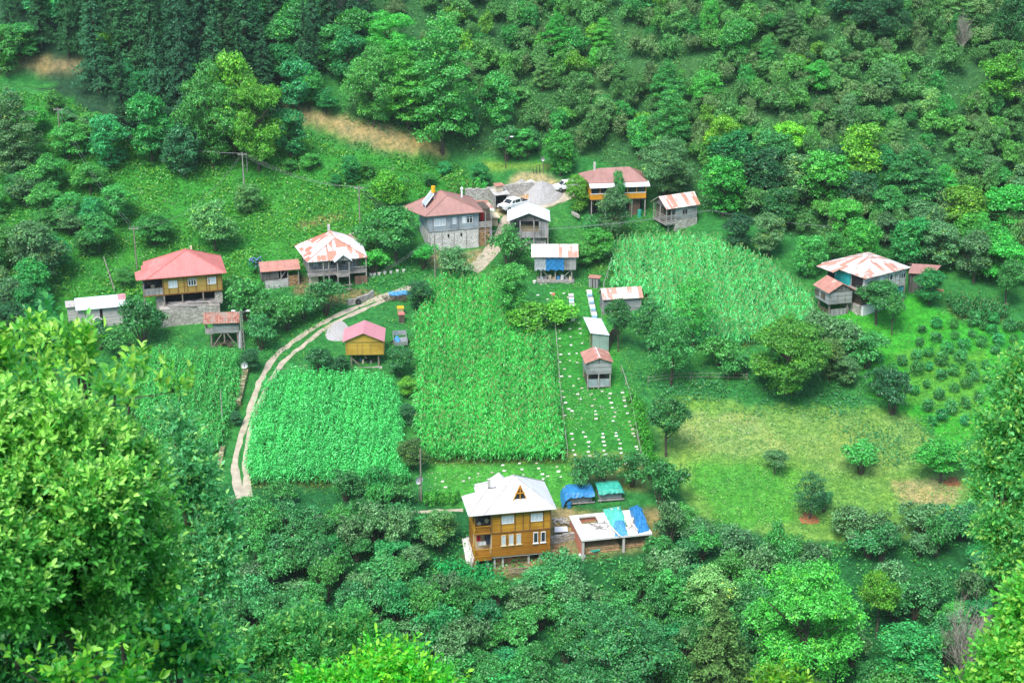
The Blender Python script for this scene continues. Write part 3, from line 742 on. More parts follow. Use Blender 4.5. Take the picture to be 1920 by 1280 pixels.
a0 = h.fy(959.5, 942, 1.25); a1 = h.fy(989.5, 940, 1.25); ap = h.fy(975, 909, 1.25); zr_ = ap[2]; yb_ = (zr_-HE)/sl+.1
m.slab([(a0[0]-.12, 1.2, a0[2]-.1), (ap[0], 1.2, zr_+.1), (ap[0], yb_, zr_+.1), (a0[0]-.12, 1.32, a0[2]-.1)], .06)
m.slab([(ap[0], 1.2, zr_+.1), (a1[0]+.12, 1.2, a1[2]-.1), (a1[0]+.12, 1.32, a1[2]-.1), (ap[0], yb_, zr_+.1)], .06)
d_ = h.b(m, 'dormer', 'rwhite', roof)
m = MB(); q = .12
for a, b in (((a0[0], a0[2]), (a1[0], a1[2])), ((a0[0], a0[2]), (ap[0], zr_)), ((a1[0], a1[2]), (ap[0], zr_)), ((ap[0], a0[2]), (ap[0], zr_)), (((a0[0]*.6+ap[0]*.4), a0[2]*.45+zr_*.55), ((a1[0]*.6+ap[0]*.4), a0[2]*.45+zr_*.55))):
    m.bar((a[0], 1.16, a[1]), (b[0], 1.16, b[1]), q, .1)
h.b(m, 'window', 'orange'); m = MB(); m.slab([(a0[0], 1.22, a0[2]), (a1[0], 1.22, a1[2]), (ap[0], 1.22, zr_-.05)], .03, (0, 1, 0)); h.b(m, 'pane', 'glass', h.o.children[-1])
m = MB(); c_ = h.fy(917, 918, 2.8); m.box(c_[0]-.15, c_[0]+.15, 2.65, 2.95, HE+.8, HE+.8+2.3); h.b(m, 'chimney', 'conc', roof)
xb = h.fy(922, 990, .6)[0]; xl = h.fy(889, 990, .6)[0]; xr = h.fy(1032, 1000, .6)[0]
zf = h.fy(976, 994.5, .6)[2]; zb = h.fy(980, 1039, .6)[2]; yw = .6; yk = 6.9
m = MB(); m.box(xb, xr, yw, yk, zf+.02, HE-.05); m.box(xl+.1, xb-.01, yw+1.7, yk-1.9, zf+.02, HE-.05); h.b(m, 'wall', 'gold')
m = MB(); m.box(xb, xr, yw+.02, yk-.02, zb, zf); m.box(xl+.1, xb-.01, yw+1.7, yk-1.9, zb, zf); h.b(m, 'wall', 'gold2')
m = MB(); m.box(xl, xr+.03, yw-.05, yw+.01, zf-.08, zf+.08)
for px_ in (922, 939.5, 966, 981, 993.5, 1019, 1032): x_ = h.fy(px_, 980, yw)[0]; m.box(x_-.07, x_+.07, yw-.045, yw+.012, zf+.09, HE-.1)
h.b(m, 'trim', 'trim')
for r_ in ((940.5, 966, 963.5, 981), (995.3, 961.5, 1017.5, 976.5)): h.wpx(*r_, yw, nx=3)
for i, r_ in enumerate(((940, 1003, 948.5, 1022), (954, 1001.5, 963, 1020.5), (968.3, 1000, 977, 1019), (1000, 997.2, 1008.7, 1017), (1014, 996, 1022.7, 1015.5))): h.wpx(*r_, yw, nx=1, sill=True, glass='curtain' if i < 3 else 'glass', frame='cream' if i < 3 else 'white')
for zz0, zz1, cl in ((zf, HE-.1, 'dim'), (zb+.15, zf-.1, 'cream')):
    m = MB(); m.box(xl, xb-.005, yw, yw+1.69, zz0-.12, zz0); h.b(m, 'balcony_floor', 'gold2')
    m = MB(); rail(m, xl, xb, yw+.02, zz0+.02, zz0+1.0, slant=True); m.bar((xl+.03, yw+.1, zz0+.95), (xl+.03, yw+1.7, zz0+.95), .07); m.box(xl-.02, xl+.03, yw+.1, yw+1.7, zz0+.05, zz0+.85); h.b(m, 'railing', 'gold')
    m = MB(); m.box(xl+.15, xb-.08, yw+1.62, yw+1.69, zz0, zz1); m.box(xb-.06, xb-.01, yw+.03, yw+1.6, zz0+.01, zz1); h.b(m, 'balcony_wall', cl)
m = MB(); m.box(xl, xb-.02, yw-.01, yw+.06, zb-.35, zb+.03); h.b(m, 'apron', 'gold2')
m = MB(); posts(m, [(xl+.06, yw+.06)], zb, HE-.08, .13); h.b(m, 'post', 'gold')
# laundry and shelf clutter on the balconies
for (px_, py_, w_, h_, mt) in ((897, 1008, .5, .9, 'red'), (904, 1018, .9, .5, 'white'), (915, 1010, .8, 1.3, 'navy'), (921, 1006, .3, 1.2, 'white')):
    p = h.fy(px_, py_, yw+.7); m = MB(); n_ = 6
    m.add([(p[0]-w_/2+w_*i/n_, yw+.7+.05*math.sin(i*1.9), p[2]+h_/2*sg) for i in range(n_+1) for sg in (-1, 1)], [(2*i, 2*i+2, 2*i+3, 2*i+1) for i in range(n_)])
    o = h.b(m, 'laundry_cloth', mt)
for i in range(6):
    p = h.fy(893+i*5, 976+(i % 2)*5, yw+1.2); m = MB(); m.blob((p[0], p[1], p[2]), (.3, .25, .3)); h.b(m, 'stored_bundle', ('dim', 'cream', 'navy')[i % 3])
# ground floor
m = MB()
for px_ in (883.5, 914, 927, 942.6, 991, 1012): x_ = h.fy(px_, 1050, yw+.5)[0]; m.box(x_-.12, x_+.12, yw+.4, yw+.64, -.5, zb)
h.b(m, 'concrete_post', 'conc')
m = MB(); xq = h.fy(1024, 1046, yw)[0]; m.box(xq, xr-.02, yw+.1, yw+1.2, -.5, zb-.003); xa = h.fy(929, 1054, yw+.9)[0]; xz = h.fy(992, 1051, yw+.9)[0]
for i in range(8): a = xa+(xz-xa)*i/8; m.box(a, a+(xz-xa)/8-.002, yw+1.0, yw+1.2, -.6, .55+rr0.uniform(0, .4))
m.box(xl+.1, xl+.3, yw+.3, yk-2.2, -.6, zb-.003); h.b(m, 'brick_wall', 'brick')
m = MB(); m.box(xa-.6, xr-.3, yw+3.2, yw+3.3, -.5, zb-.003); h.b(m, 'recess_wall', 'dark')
m = MB(); m.box(xl-.1, xr+.05, yw+.1, yk, zb-.2, zb-.004); h.b(m, 'floor_slab', 'conc')
m = MB(); x1_ = h.fy(952, 1062, 0)[0]; rail(m, x1_, x1_+2.6, -.9, .0, .6); h.b(m, 'fence_panel', 'post')
# concrete walkway beside the house
g0 = [at(866, 1012), at(879, 1012), at(890, 1056), at(874, 1056)]
m = MB(); m.slab([tuple(Vector((p.x, p.y, p.z+.25))) for p in g0], .5); tag(m.build('walkway', 'slab'), 'concrete walkway along the side of the timber house', kind='structure')

# ===== shed with flat slab roof =====
h = Bld('flat_roof_shed', 'open concrete shed with a flat pale slab roof, right of the timber house', 'shed', (1150, 1036), (1092, 1012), (1223, 999), 2.3)
D = 6.3; zt = 2.3
o0 = h.hz(1083, 980, zt); o1 = h.hz(1106, 971, zt); ox0, ox1, oy0, oy1 = .9, 3.0, 3.9, 5.8
m = MB(); m.box(-.1, h.W, 0, oy0, zt-.22, zt); m.box(ox1, h.W-.003, oy0+.001, D, zt-.22, zt-.002); m.box(-.1, ox0, oy0+.001, D, zt-.22, zt-.002); m.box(ox0+.001, ox1-.001, oy1, D, zt-.22, zt-.002)
h.b(m, 'roof', 'slab')
m = MB(); posts(m, [(.15, .25), (5.05, .25), (h.W-.2, .25), (.15, 3)], -.6, zt-.223, .26); h.b(m, 'concrete_post', 'conc')
m = MB(); m.box(-.02, .1, .5, D-.1, -.6, zt-.225); m.box(.1, h.W-.1, D-.3, D-.1, -.6, zt-.225); h.b(m, 'brick_wall', 'brick')
m = MB(); m.box(.3, h.W-.3, 3.4, 3.5, -.5, zt-.225); h.b(m, 'inner_wall', 'dark')
for sd, (a, b) in enumerate(((.5, 4.7), (5.4, h.W-.4))):
    m = MB(); stack(m, 0, 2.0, a, b, -.1, .9 if sd == 0 else .7, .1, 3+sd)
    o = m.build('branch_pile', 'log'); o.location = h.w(b if False else a, 2.6); o.rotation_euler.z = math.atan2(h.s, h.c)
    for v in o.data.vertices: x_, y_ = v.co.x, v.co.y; v.co.x, v.co.y = y_-a, -x_
    tag(o, ('thick pile of branches under the left bay of the flat roofed shed', 'low pile of branches under the right bay of the flat roofed shed')[sd], 'woodpile')
def tarp(name, label, pts_px, hgt, mat, ridge='long', base=None, plane=None, seed=1, cat='tarp'):
    """crumpled tarp over a heap: four pixel corners on a plane (or the ground)"""
    P = [Vector(plane._pl(p, plane.z0+plane.H+.02)) if plane else at(*p) for p in pts_px]
    n, k = 14, 10; vs = []; rr = random.Random(seed)
    for i in range(n+1):
        for j in range(k+1):
            u, v = i/n, j/k; p = P[0].lerp(P[1], u).lerp(P[3].lerp(P[2], u), v)
            s_ = (1-(abs(2*u-1)**3 if ridge == 'u' else abs(2*v-1)**1.6))*(1-abs(2*u-1)**6)
            if i in (0, n) or j in (0, k): s_ = 0
            vs.append(p+Vector((rr.uniform(-.08, .08), rr.uniform(-.08, .08), hgt*s_*rr.uniform(.85, 1.1)+(.03 if s_ else -.02))))
    m = MB(); m.add(vs, [(i*(k+1)+j, (i+1)*(k+1)+j, (i+1)*(k+1)+j+1, i*(k+1)+j+1) for i in range(n) for j in range(k)])
    c = sum(P, Vector())/4
    for i, q in enumerate(m.v): m.v[i] = (q[0]-c.x, q[1]-c.y, q[2]-c.z)
    return tag(m.build(name, mat, loc=c), label, cat)
tarp('tarp', 'pale teal tarp with battens over a stack on the flat shed roof', [(1149, 992), (1176, 986), (1163, 948), (1130, 954)], .7, 'teal2', plane=h, seed=3)
tarp('tarp', 'light blue crumpled tarp hanging over the front of the flat shed roof', [(1154, 1005), (1178, 1003), (1166, 968), (1147, 971)], .5, 'blue2', plane=h, seed=4)
tarp('tarp', 'long bright blue tarp over timber at the right end of the flat shed roof', [(1196, 1000), (1219, 994), (1196, 945), (1178, 952)], 1.1, 'blue', plane=h, seed=5)
for i, (a, b) in enumerate((((1146, 952), (1172, 990)), ((1158, 950), (1180, 987)), ((1143, 983), (1162, 1003)), ((1190, 963), (1182, 985)), ((1180, 975), (1196, 992)))):
    p = h.hz(*a, 2.95); q_ = h.hz(*b, 2.6); m = MB(); m.bar((0, 0, .4), (q_[0]-p[0], q_[1]-p[1], .0), .16, .05)
    o = m.build('plank', 'cream'); o.location = h.w(p[0], p[1], 2.5); o.rotation_euler.z = math.atan2(h.s, h.c)
    tag(o, 'pale plank weighing down the tarps on the flat shed roof', 'plank', 'planks lying on the shed roof tarps')
m = MB()
for i in range(26): x_, y_, a_ = rr0.uniform(-.9, .9), rr0.uniform(-.8, .8), rr0.uniform(0, 3.1); m.bar((x_, y_, .03), (x_+.8*math.cos(a_), y_+.8*math.sin(a_), .12), .04)
p = h.hz(1127, 987, 2.3); o = m.build('stick_heap', 'post'); o.location = h.w(*p); tag(o, 'loose tangle of sticks drying on the flat shed roof', 'sticks')
m = MB(); m.tube([(0, 0, .2), (.8, .1, .12), (1.6, 0, .15), (2.2, .1, .25)], [.12, .2, .2, .13], 8); p = at(1090, 1040); m.build('tarp_roll', 'teal', loc=(p.x, p.y, p.z+.4)); tag(bpy.context.scene.objects[-1] if False else col.objects[-1], 'rolled teal tarp lying in front of the flat roofed shed', 'tarp')

def woodhut(name, label, base, px0, px1, py0, py1, mat, tmat, tlabel, y1=2.6, seed=1, drape=False):
    b = Bld(name, label, 'wood store', base, (px0, py0), (px1, py0-3), 0.1); s_ = b
    w_ = s_.W; hh = 1.1; m = MB(); m.box(0, w_, .3, y1, .45, .45+hh); s_.b(m, 'log_wall', 'grey_h')
    m = MB(); posts(m, [(.1, .3), (w_-.1, .3), (w_*.5, .3), (.1, y1), (w_-.1, y1)], -.4, .45, .14); m.box(-.2, w_+.3, .1, .3, .3, .42); s_.b(m, 'post', 'postg')
    n, k = 12, 8; vs = []; rr = random.Random(seed)
    for i in range(n+1):
        for j in range(k+1):
            u, v = i/n, j/k; x_ = -.22+(w_+.44)*u; y_ = -.25+(y1+.6)*v
            z_ = .45+hh+.08+.42*(1-abs(2*v-1)**1.5)*(1-.55*abs(2*u-1)**3)
            if drape and i == 0: z_ = .2; x_ -= .35
            if drape and i == 1: z_ -= .55; x_ -= .3
            if not drape and i == n: z_ -= .35
            if j in (0, k): z_ -= rr.uniform(.1, .35)
            vs.append((x_, y_, z_+rr.uniform(-.06, .06)))
    m = MB(); m.add(vs, [(i*(k+1)+j, (i+1)*(k+1)+j, (i+1)*(k+1)+j+1, i*(k+1)+j+1) for i in range(n) for j in range(k)])
    o = m.build('tarp', tmat); o.location = s_.w(0, 0, 0); o.rotation_euler.z = math.atan2(s_.s, s_.c); tag(o, tlabel, 'tarp')
    return s_
woodhut('wood_store', 'low log wood store under a blue tarp, above the flat roofed shed', (1090, 949), 1063, 1111, 949, 949, 'grey_h', 'blue', 'blue tarp with a teal hanging end over the log wood store', seed=2, drape=True)
woodhut('wood_store', 'low log wood store under a teal tarp, right of the blue covered one', (1145, 943), 1125, 1167, 943, 943, 'grey_h', 'teal', 'dark teal tarp over the right hand log wood store', seed=6)
p = at(1067, 951); m = MB(); m.tube([(0, 0, 0), (0, 0, .75)], .28, 12); tag(m.build('barrel', 'blue', loc=p), 'small blue barrel beside the blue covered wood store', 'barrel')
# firewood pile, stones, sheet beside the timber house
m = MB(); rr = random.Random(4)
for i in range(260):
    a = rr.uniform(0, 6.28); q = rr.random()**.5; x_, y_ = 1.25*q*math.cos(a), 1.9*q*math.sin(a); z_ = .8*(1-q)*rr.random()+.1
    e = Vector((rr.uniform(-1, 1), rr.uniform(-1, 1), rr.uniform(-.4, .4))).normalized()*.2; c = Vector((x_, y_, z_)); m.bar(c-e, c+e, rr.uniform(.07, .13))
p = at(1049, 1035); tag(m.build('firewood_pile', 'log', loc=p), 'heap of pale split firewood between timber house and flat shed', 'firewood')
m = MB()
for i in range(60):
    q = rr.uniform(.08, .2); m.blob((rr.uniform(-1.2, 1.2), rr.uniform(-.9, .9), rr.uniform(0, .25)), (q, q, q*.7), 6, 4, .25)
p = at(1056, 977); tag(m.build('stone_heap', 'rubble', loc=p), 'heap of loose grey stones behind the low wall by the flat shed', 'stones')
p = at(1052, 996); m = MB(); m.slab([(-.8, -.6, .25), (.8, -.5, .3), (.75, .5, .45), (-.75, .45, .4)], .06); tag(m.build('sheet', 'white', loc=p), 'white board lying on stones beside the timber house', 'board')
def gwall(name, label, pts, hgt, th, mat, cat='wall', jit=.12, kind=None):
    P = [at(*p) for p in pts]; m = MB(); rr = random.Random(int(pts[0][0])); c = P[0]
    for a, b in zip(P[:-1], P[1:]):
        n = max(1, int((b-a).length/.5)); d = (b-a); nx_ = Vector((-d.y, d.x, 0)).normalized()*th/2
        for i in range(n):
            s0 = a.lerp(b, i/n); s1 = a.lerp(b, (i+1)/n); t = hgt+rr.uniform(-jit, jit)
            s0 = Vector((s0.x, s0.y, float(H(s0.x, s0.y)))); s1 = Vector((s1.x, s1.y, float(H(s1.x, s1.y))))
            U = [s0-nx_, s1-nx_, s1+nx_, s0+nx_]; m.slab([tuple(u-c+Vector((0, 0, t+rr.uniform(-.03, .03)))) for u in U], t+.5)
    return tag(m.build(name, mat, loc=c), label, cat)
gwall('stone_wall', 'low grey stone wall joining the timber house to the flat shed', [(1032, 1019), (1062, 1012), (1082, 1008)], .9, .4, 'stone')
gwall('stone_wall', 'mossy dry stone wall along the dirt lane, upper stretch', [(461, 700), (455, 722), (450, 745), (446, 762)], .7, .8, 'mossy')
gwall('stone_wall', 'short mossy stone wall end beside the corn and lane', [(418, 843), (414, 862), (412, 880)], .6, .6, 'mossy')
gwall('retaining_wall', 'rubble retaining wall behind the pickup', [(872, 376), (905, 375), (932, 371), (965, 366), (1000, 362)], 1.9, .6, 'stone')

# ===== coral roofed house =====
h = Bld('coral_roof_house', 'ochre boarded house with a coral red hip roof, on a stone terrace at left', 'house', (400, 600), (259, 525), (425, 511), 6.9)
W = h.W; HE = 6.9; pk = h.fy(348, 466.5, 4.2); zp = pk[2]; sl = (zp-HE)/3.7
m = MB(); hip(m, 1.1, W, 0, 7.6, HE, (pk[0], 3.7, zp), (pk[0], 4.2, zp)); zl = HE+sl*1.75
hip(m, -.3, 4.6, .01, 3.5, HE-.01, (2.2, 1.75, zl-.01), (3.4, 1.76, zl-.01)); hip(m, .7, 4.8, 2.2, 6.0, HE-.02, (2.6, 4, zl+.35), (4.2, 4.01, zl+.35))
roof = h.b(m, 'roof', 'rcoral')
caps(h, [(1.1, 0, HE), (W, 0, HE), (W, 7.6, HE), (1.1, 7.6, HE)], (pk[0], 3.7, zp), (pk[0], 4.2, zp), mat='rcoral', par=roof); c_ = h.fy(358.5, 470, 5.0); m = MB(); m.box(c_[0]-.14, c_[0]+.14, 4.86, 5.14, c_[2]-1.6, c_[2]+.7); h.b(m, 'chimney', 'cream', roof)
yw = .55; xl = h.fy(268, 530, yw)[0]; xb = h.fy(305.6, 540, yw)[0]; xr = h.fy(416.5, 530, yw)[0]; zf = h.fy(361, 547.5, yw)[2]
m = MB(); m.box(xb, xr, yw, 7.0, zf, HE-.06); m.box(xl+.2, xb-.01, yw+2.2, 6.2, zf, HE-.06); h.b(m, 'wall', 'ochre')
m = MB(); m.box(xl, xr+.02, yw-.05, yw+.01, zf-.12, zf+.06)
for px_ in (306, 316, 333, 345, 351, 367, 387, 392, 407, 416): x_ = h.fy(px_, 530, yw)[0]; m.box(x_-.06, x_+.06, yw-.045, yw+.012, zf+.07, HE-.1)
h.b(m, 'trim', 'trim')
for i, r_ in enumerate(((315.8, 526, 332.5, 539.5), (352.3, 522.2, 368.3, 535.2), (389, 519.3, 405, 532.3))): h.wpx(*r_, yw, nx=3, glass='curtain' if i != 1 else 'glass')
m = MB(); m.box(xl, xb-.01, yw, yw+2.19, zf-.1, zf+.02); h.b(m, 'balcony_floor', 'postg'); m = MB(); m.box(xl, xb-.02, yw-.02, yw+.05, zf, zf+1.0); m.box(xl-.02, xl+.05, yw+.06, yw+2.2, zf, zf+1.0); h.b(m, 'railing', 'grey_v')
m = MB(); posts(m, [(xl+.05, yw+.05), (xl+.05, yw+2.2)], -1.0, HE-.1, .15); posts(m, [(h.fy(p_, 560, yw)[0], yw+.1) for p_ in (308, 342.5, 381.5)], 1.8, zf, .17); h.b(m, 'post', 'post')
m = MB(); m.box(xl+.3, xb, yw+2.1, yw+2.19, zf+.03, HE-.1); h.b(m, 'balcony_wall', 'dim')
for i in range(5):
    p = h.fy(273+i*7, 537-(i % 2)*6, yw+1.5); m = MB(); m.blob(tuple(p), (.35, .3, .3)); h.b(m, 'stored_bundle', ('navy', 'dim', 'cream', 'navy', 'dim')[i])
zs = h.fy(360, 575, -.3)[2]; xs0 = h.fy(300, 585, -.3)[0]; xs1 = h.fy(413, 585, -.3)[0]
m = MB(); m.box(xs0, xs1, -.3, 7.0, -1.5, zs); h.b(m, 'terrace_wall', 'stone')
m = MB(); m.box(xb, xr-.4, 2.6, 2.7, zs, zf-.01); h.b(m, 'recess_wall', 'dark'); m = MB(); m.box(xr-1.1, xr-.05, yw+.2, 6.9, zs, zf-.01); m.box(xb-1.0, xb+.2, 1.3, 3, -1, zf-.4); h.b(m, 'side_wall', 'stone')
m = MB(); rr = random.Random(8)
for i in range(34):
    x_ = rr.uniform(xb+.1, xr-2.6); L = rr.uniform(1.5, 3.5); y_ = rr.uniform(-.2, 1.6); m.bar((x_, y_, zs+.06+rr.random()*.35), (min(x_+L, xr-.2), y_+rr.uniform(-.4, .4), zs+.06+rr.random()*.35), .11)
o = m.build('timber_stack', 'postg'); o.location = h.w(0, 0); o.rotation_euler.z = math.atan2(h.s, h.c); tag(o, 'long grey poles stacked on the terrace under the coral roofed house', 'timber')

# ===== pale metal roofed barn =====
h = Bld('log_barn', 'pale log barn with a white corrugated roof, left of the coral roofed house', 'barn', (215, 614), (142, 582), (238, 573), 3.0)
zk = 3.0; q1 = h.fy(131, 560, 2.4); zr_ = q1[2]
m = MB(); gabx(m, 0, h.W, 0, 4.9, zk, zr_, 2.4); roof = h.b(m, 'roof', 'rpale')
a = h.fy(225, 556, 2.0); s_ = (zr_-zk)/2.4; m = MB(); m.slab([(h.W-1.1, 1.3, zk+1.3*s_+.03), (h.W+.01, 1.3, zk+1.3*s_+.03), (h.W+.01, 2.42, zr_+.04), (h.W-1.1, 2.42, zr_+.04)], .03); h.b(m, 'roof_patch', 'rpink', roof)
m = MB(); m.slab([(-1.3, 2.2, zk-.2), (0, 2.2, zk-.2), (0, 4, zk+.1), (-1.3, 4, zk+.1)], .08); h.b(m, 'lean_to_roof', 'rdull')
m = MB(); m.box(.3, 3.2, .4, 4.4, -1, zk-.05); m.box(3.6, 6.2, .4, 4.4, -1, zk-.05); m.box(-1.1, .28, 2.5, 4.3, -1, zk-.3); h.b(m, 'wall', 'pale_h')
m = MB(); m.box(3.21, 3.59, .8, 4.3, -.8, zk-.05); m.box(6.21, h.W-.2, 1.6, 4.3, -.8, zk-.05); h.b(m, 'recess_wall', 'dim')
m = MB()
for i in range(5): m.box(6.2, h.W-.1, .4, .5, .2+i*.55, .32+i*.55)
posts(m, [(h.W-.15, .45), (6.25, .45)], -.8, zk-.05, .14); h.b(m, 'rack', 'postg')
m = MB(); p = h.fy(183, 600, -.2); m.slab([(p[0]-.9, -.4, p[2]), (p[0]+.9, -.4, p[2]), (p[0], .35, p[2]+.45)], .08); m.slab([(p[0]-.9, -.4, p[2]), (p[0], .35, p[2]+.45), (p[0]-.8, .38, p[2])], .06); h.b(m, 'porch_roof', 'rdull')
m = MB(); m.box(p[0]-.6, p[0]+.6, .35, .42, -.5, p[2]-.05); h.b(m, 'door', 'dark')

# ===== tiled granary =====
h = Bld('tiled_granary', 'small dark timber granary with a clay tile roof, above the left corn plot', 'granary', (430, 655), (381, 607), (449, 604.5), 3.7)
zr_ = h.fy(381, 586, 1.5)[2]; m = MB(); gabx(m, 0, h.W, 0, 3.0, 3.7, zr_, 1.5); h.b(m, 'roof', 'tile')
xk = h.fy(399, 612, .4)[0]; zf = h.fy(423, 624, .4)[2]
m = MB(); m.box(xk, h.W-.15, .4, 2.7, zf, 3.66); h.b(m, 'wall', 'blue_h' if False else 'grey_h'); m = MB(); m.box(.2, xk-.01, .4, 2.7, zf-.1, zf); m.box(.2, .28, .42, 2.68, zf, zf+.8); m.box(.2, xk-.01, .4, .46, zf, zf+.8); posts(m, [(.24, .45), (.24, 2.6)], zf, 3.66, .12); h.b(m, 'porch', 'postg')
m = MB(); posts(m, [(.9, .6), (.9, 2.4), (h.W-.4, .6), (h.W-.4, 2.4), (h.W*.55, .6)], -.8, zf, .18); m.bar((1, .55, 0), (2.4, .55, zf-.1), .12); m.bar((h.W-.5, .5, 0), (h.W-1.8, .5, zf-.1), .12); h.b(m, 'post', 'post')
m = MB(); rr = random.Random(9)
for i in range(30): x_ = rr.uniform(.6, h.W-1.6); y_ = rr.uniform(.3, 2.4); z_ = rr.uniform(.1, .8); m.bar((x_, y_, z_), (x_+rr.uniform(.5, 1.6), y_+rr.uniform(-.5, .5), z_+rr.uniform(-.3, .5)), .1)
o = m.build('scrap_timber', 'dim'); o.location = h.w(0, 0); tag(o, 'jumble of old boards stored under the tiled granary', 'timber')
m = MB(); 
for i in range(4): m.tube([(0, 0, i*.62), (0, 0, i*.62+.6)], .3-.02*i, 12)
p = h.w(h.W-.1, -.1); o = m.build('metal_drum', 'steel', loc=p); o.rotation_euler.x = -.35; tag(o, 'stack of dull metal drums leaning at the corner of the tiled granary', 'drum')

# ===== small rust roofed shed left of patchwork house =====
h = Bld('rust_roof_shed', 'weathered board shed with a rust red sheet roof, left of the patchwork roof house', 'shed', (560, 547), (488.4, 510), (563, 504), 3.0)
zr_ = h.fy(480, 491.5, 1.9)[2]; m = MB(); gabx(m, 0, h.W, 0, 3.6, 3.0, zr_, 1.9); h.b(m, 'roof', 'rrust')
x1_ = h.fy(540, 520, .3)[0]; m = MB(); m.box(.1, x1_*.66, .3, 3.2, 1.5, 2.96); h.b(m, 'upper_wall', 'dark_v'); m = MB(); m.box(.6, x1_, .28, 3.2, -1, 1.49); h.b(m, 'log_wall', 'pale_h'); m = MB(); m.box(x1_*.66+.01, x1_, .9, 3.1, 1.5, 2.96); h.b(m, 'recess_wall', 'dark')
m = MB(); posts(m, [(x1_*.75, .35), (h.W-.25, .4), (x1_, .4)], -.8, 2.96, .13); m.bar((x1_*.7, .33, 1.5), (x1_*.95, .33, 2.9), .1); h.b(m, 'post', 'postg')
m = MB(); stack(m, x1_+.12, h.W-.35, .35, 1.2, -.3, 1.9, .1, 5); h.b(m, 'stacked_wood', 'log')

# ===== patchwork roof house =====
h = Bld('patchwork_roof_house', 'weathered stilt house with a red and white patchwork roof and front porch', 'house', (600, 548), (575, 491.5), (689, 482), 4.6)
W = h.W; HE = 4.6; cLB = h.hz(552, 460.5, HE); cRB = h.hz(675, 445.5, HE); zpk = h.fy(628, 445.7, 3.0); zpb = h.fy(620, 432.5, 5.0); zz = (zpk[2]+zpb[2])/2
m = MB(); hipq(m, [(0, 0, HE), (W, 0, HE), tuple(cRB), tuple(cLB)], tuple(zpk), tuple(zpb)); roof = h.b(m, 'roof', 'rpatch')
caps(h, [(0, 0, HE), (W, 0, HE), tuple(cRB), tuple(cLB)], tuple(zpk), tuple(zpb), mat='rrust', par=roof); m = MB(); c_ = h.fy(616.5, 432, 5.2); m.box(c_[0]-.17, c_[0]+.17, 5.0, 5.35, c_[2]-1, c_[2]+.9); h.b(m, 'chimney', 'conc', roof)
yw = 1.6; zf = h.fy(600, 516, .3)[2]; zf = max(1.6, zf)
m = MB(); m.box(.35, W-.3, yw, 6.4, zf, HE-.05); h.b(m, 'wall', 'ochre' if False else 'grey_v')
m = MB(); m.box(.2, W-.1, .2, yw-.01, zf-.12, zf); h.b(m, 'balcony_floor', 'postg')
xp0 = h.fy(631, 500, -.4)[0]; xp1 = h.fy(654, 500, -.4)[0]
m = MB(); rail(m, .2, xp0, .24, zf+.02, zf+.85, int(xp0/.14)); rail(m, xp1, W-.15, .24, zf+.02, zf+.85); h.b(m, 'railing', 'postg')
m = MB(); rail(m, xp0, xp1, -1.0, zf+.02, zf+.85); m.box(xp0, xp1, -1.0, .19, zf-.12, zf); h.b(m, 'porch', 'postg')
m = MB(); zg = h.fy(640, 478, -1.2)[2]; gaby(m, xp0-.4, xp1+.4, -1.25, 1.6, zg-1.0, zg); h.b(m, 'porch_roof', 'rpale')
m = MB(); m.slab([(xp0, -.95, zg-.95), (xp1, -.95, zg-.95), ((xp0+xp1)/2, -.95, zg-.12)], .05, (0, 1, 0)); h.b(m, 'porch_gable', 'grey_v')
m = MB(); posts(m, [(.3, .3), (2.4, .3), (W-.2, .3), (W*.36, .3)], -.6, HE-.1, .15); posts(m, [(xp0+.05, -.95), (xp1-.05, -.95)], -2.2, HE-.2, .13); h.b(m, 'post', 'postg')
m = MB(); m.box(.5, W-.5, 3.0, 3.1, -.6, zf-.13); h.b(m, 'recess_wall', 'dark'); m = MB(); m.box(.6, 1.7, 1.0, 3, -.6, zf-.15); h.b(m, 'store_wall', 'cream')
m = MB(); m.box(W*.78, W-.1, .1, .2, -.8, zf-.6); h.b(m, 'plank_wall', 'brown_v')
for i, (a, w_) in enumerate(((1.1, .8), (3.6, .9), (5.2, .7))): h.window(a, a+w_, zf+.9, zf+1.9, yw, nx=2, glass='glass' if i else 'curtain', frame='postg')
m = MB(); rr = random.Random(6)
for i in range(16): x_ = xp0+(xp1-xp0)*i/15; m.bar((x_+rr.uniform(-.1, .1), -1.3+rr.uniform(-.2, .2), -2.4), (x_, -1.0, rr.uniform(-.3, .3)), .09)
for z_ in (-.2, .5, 1.0): m.bar((xp0-.2, -1.2, z_), (xp1+.3, -1.2, z_+rr.uniform(-.1, .1)), .1)
h.b(m, 'scaffold', 'post')
for i in range(7):
    p = (2.6+i*.35, 1.4, .3); m = MB(); m.box(p[0]-.2, p[0]+.2, 1.2, 1.6, 0, .35+.25*(i % 3)); o = m.build('crate', ('white', 'cream', 'steel')[i % 3]); o.location = h.w(0, 0); o.rotation_euler.z = math.atan2(h.s, h.c); tag(o, 'pale crate stored beneath the balcony of the patchwork roof house', 'crate', 'crates under the patchwork roof house')
gwall('retaining_wall', 'mixed stone and plank retaining wall below the patchwork roof house', [(652, 572), (670, 569), (688, 562), (700, 556)], .9, .3, 'postg')

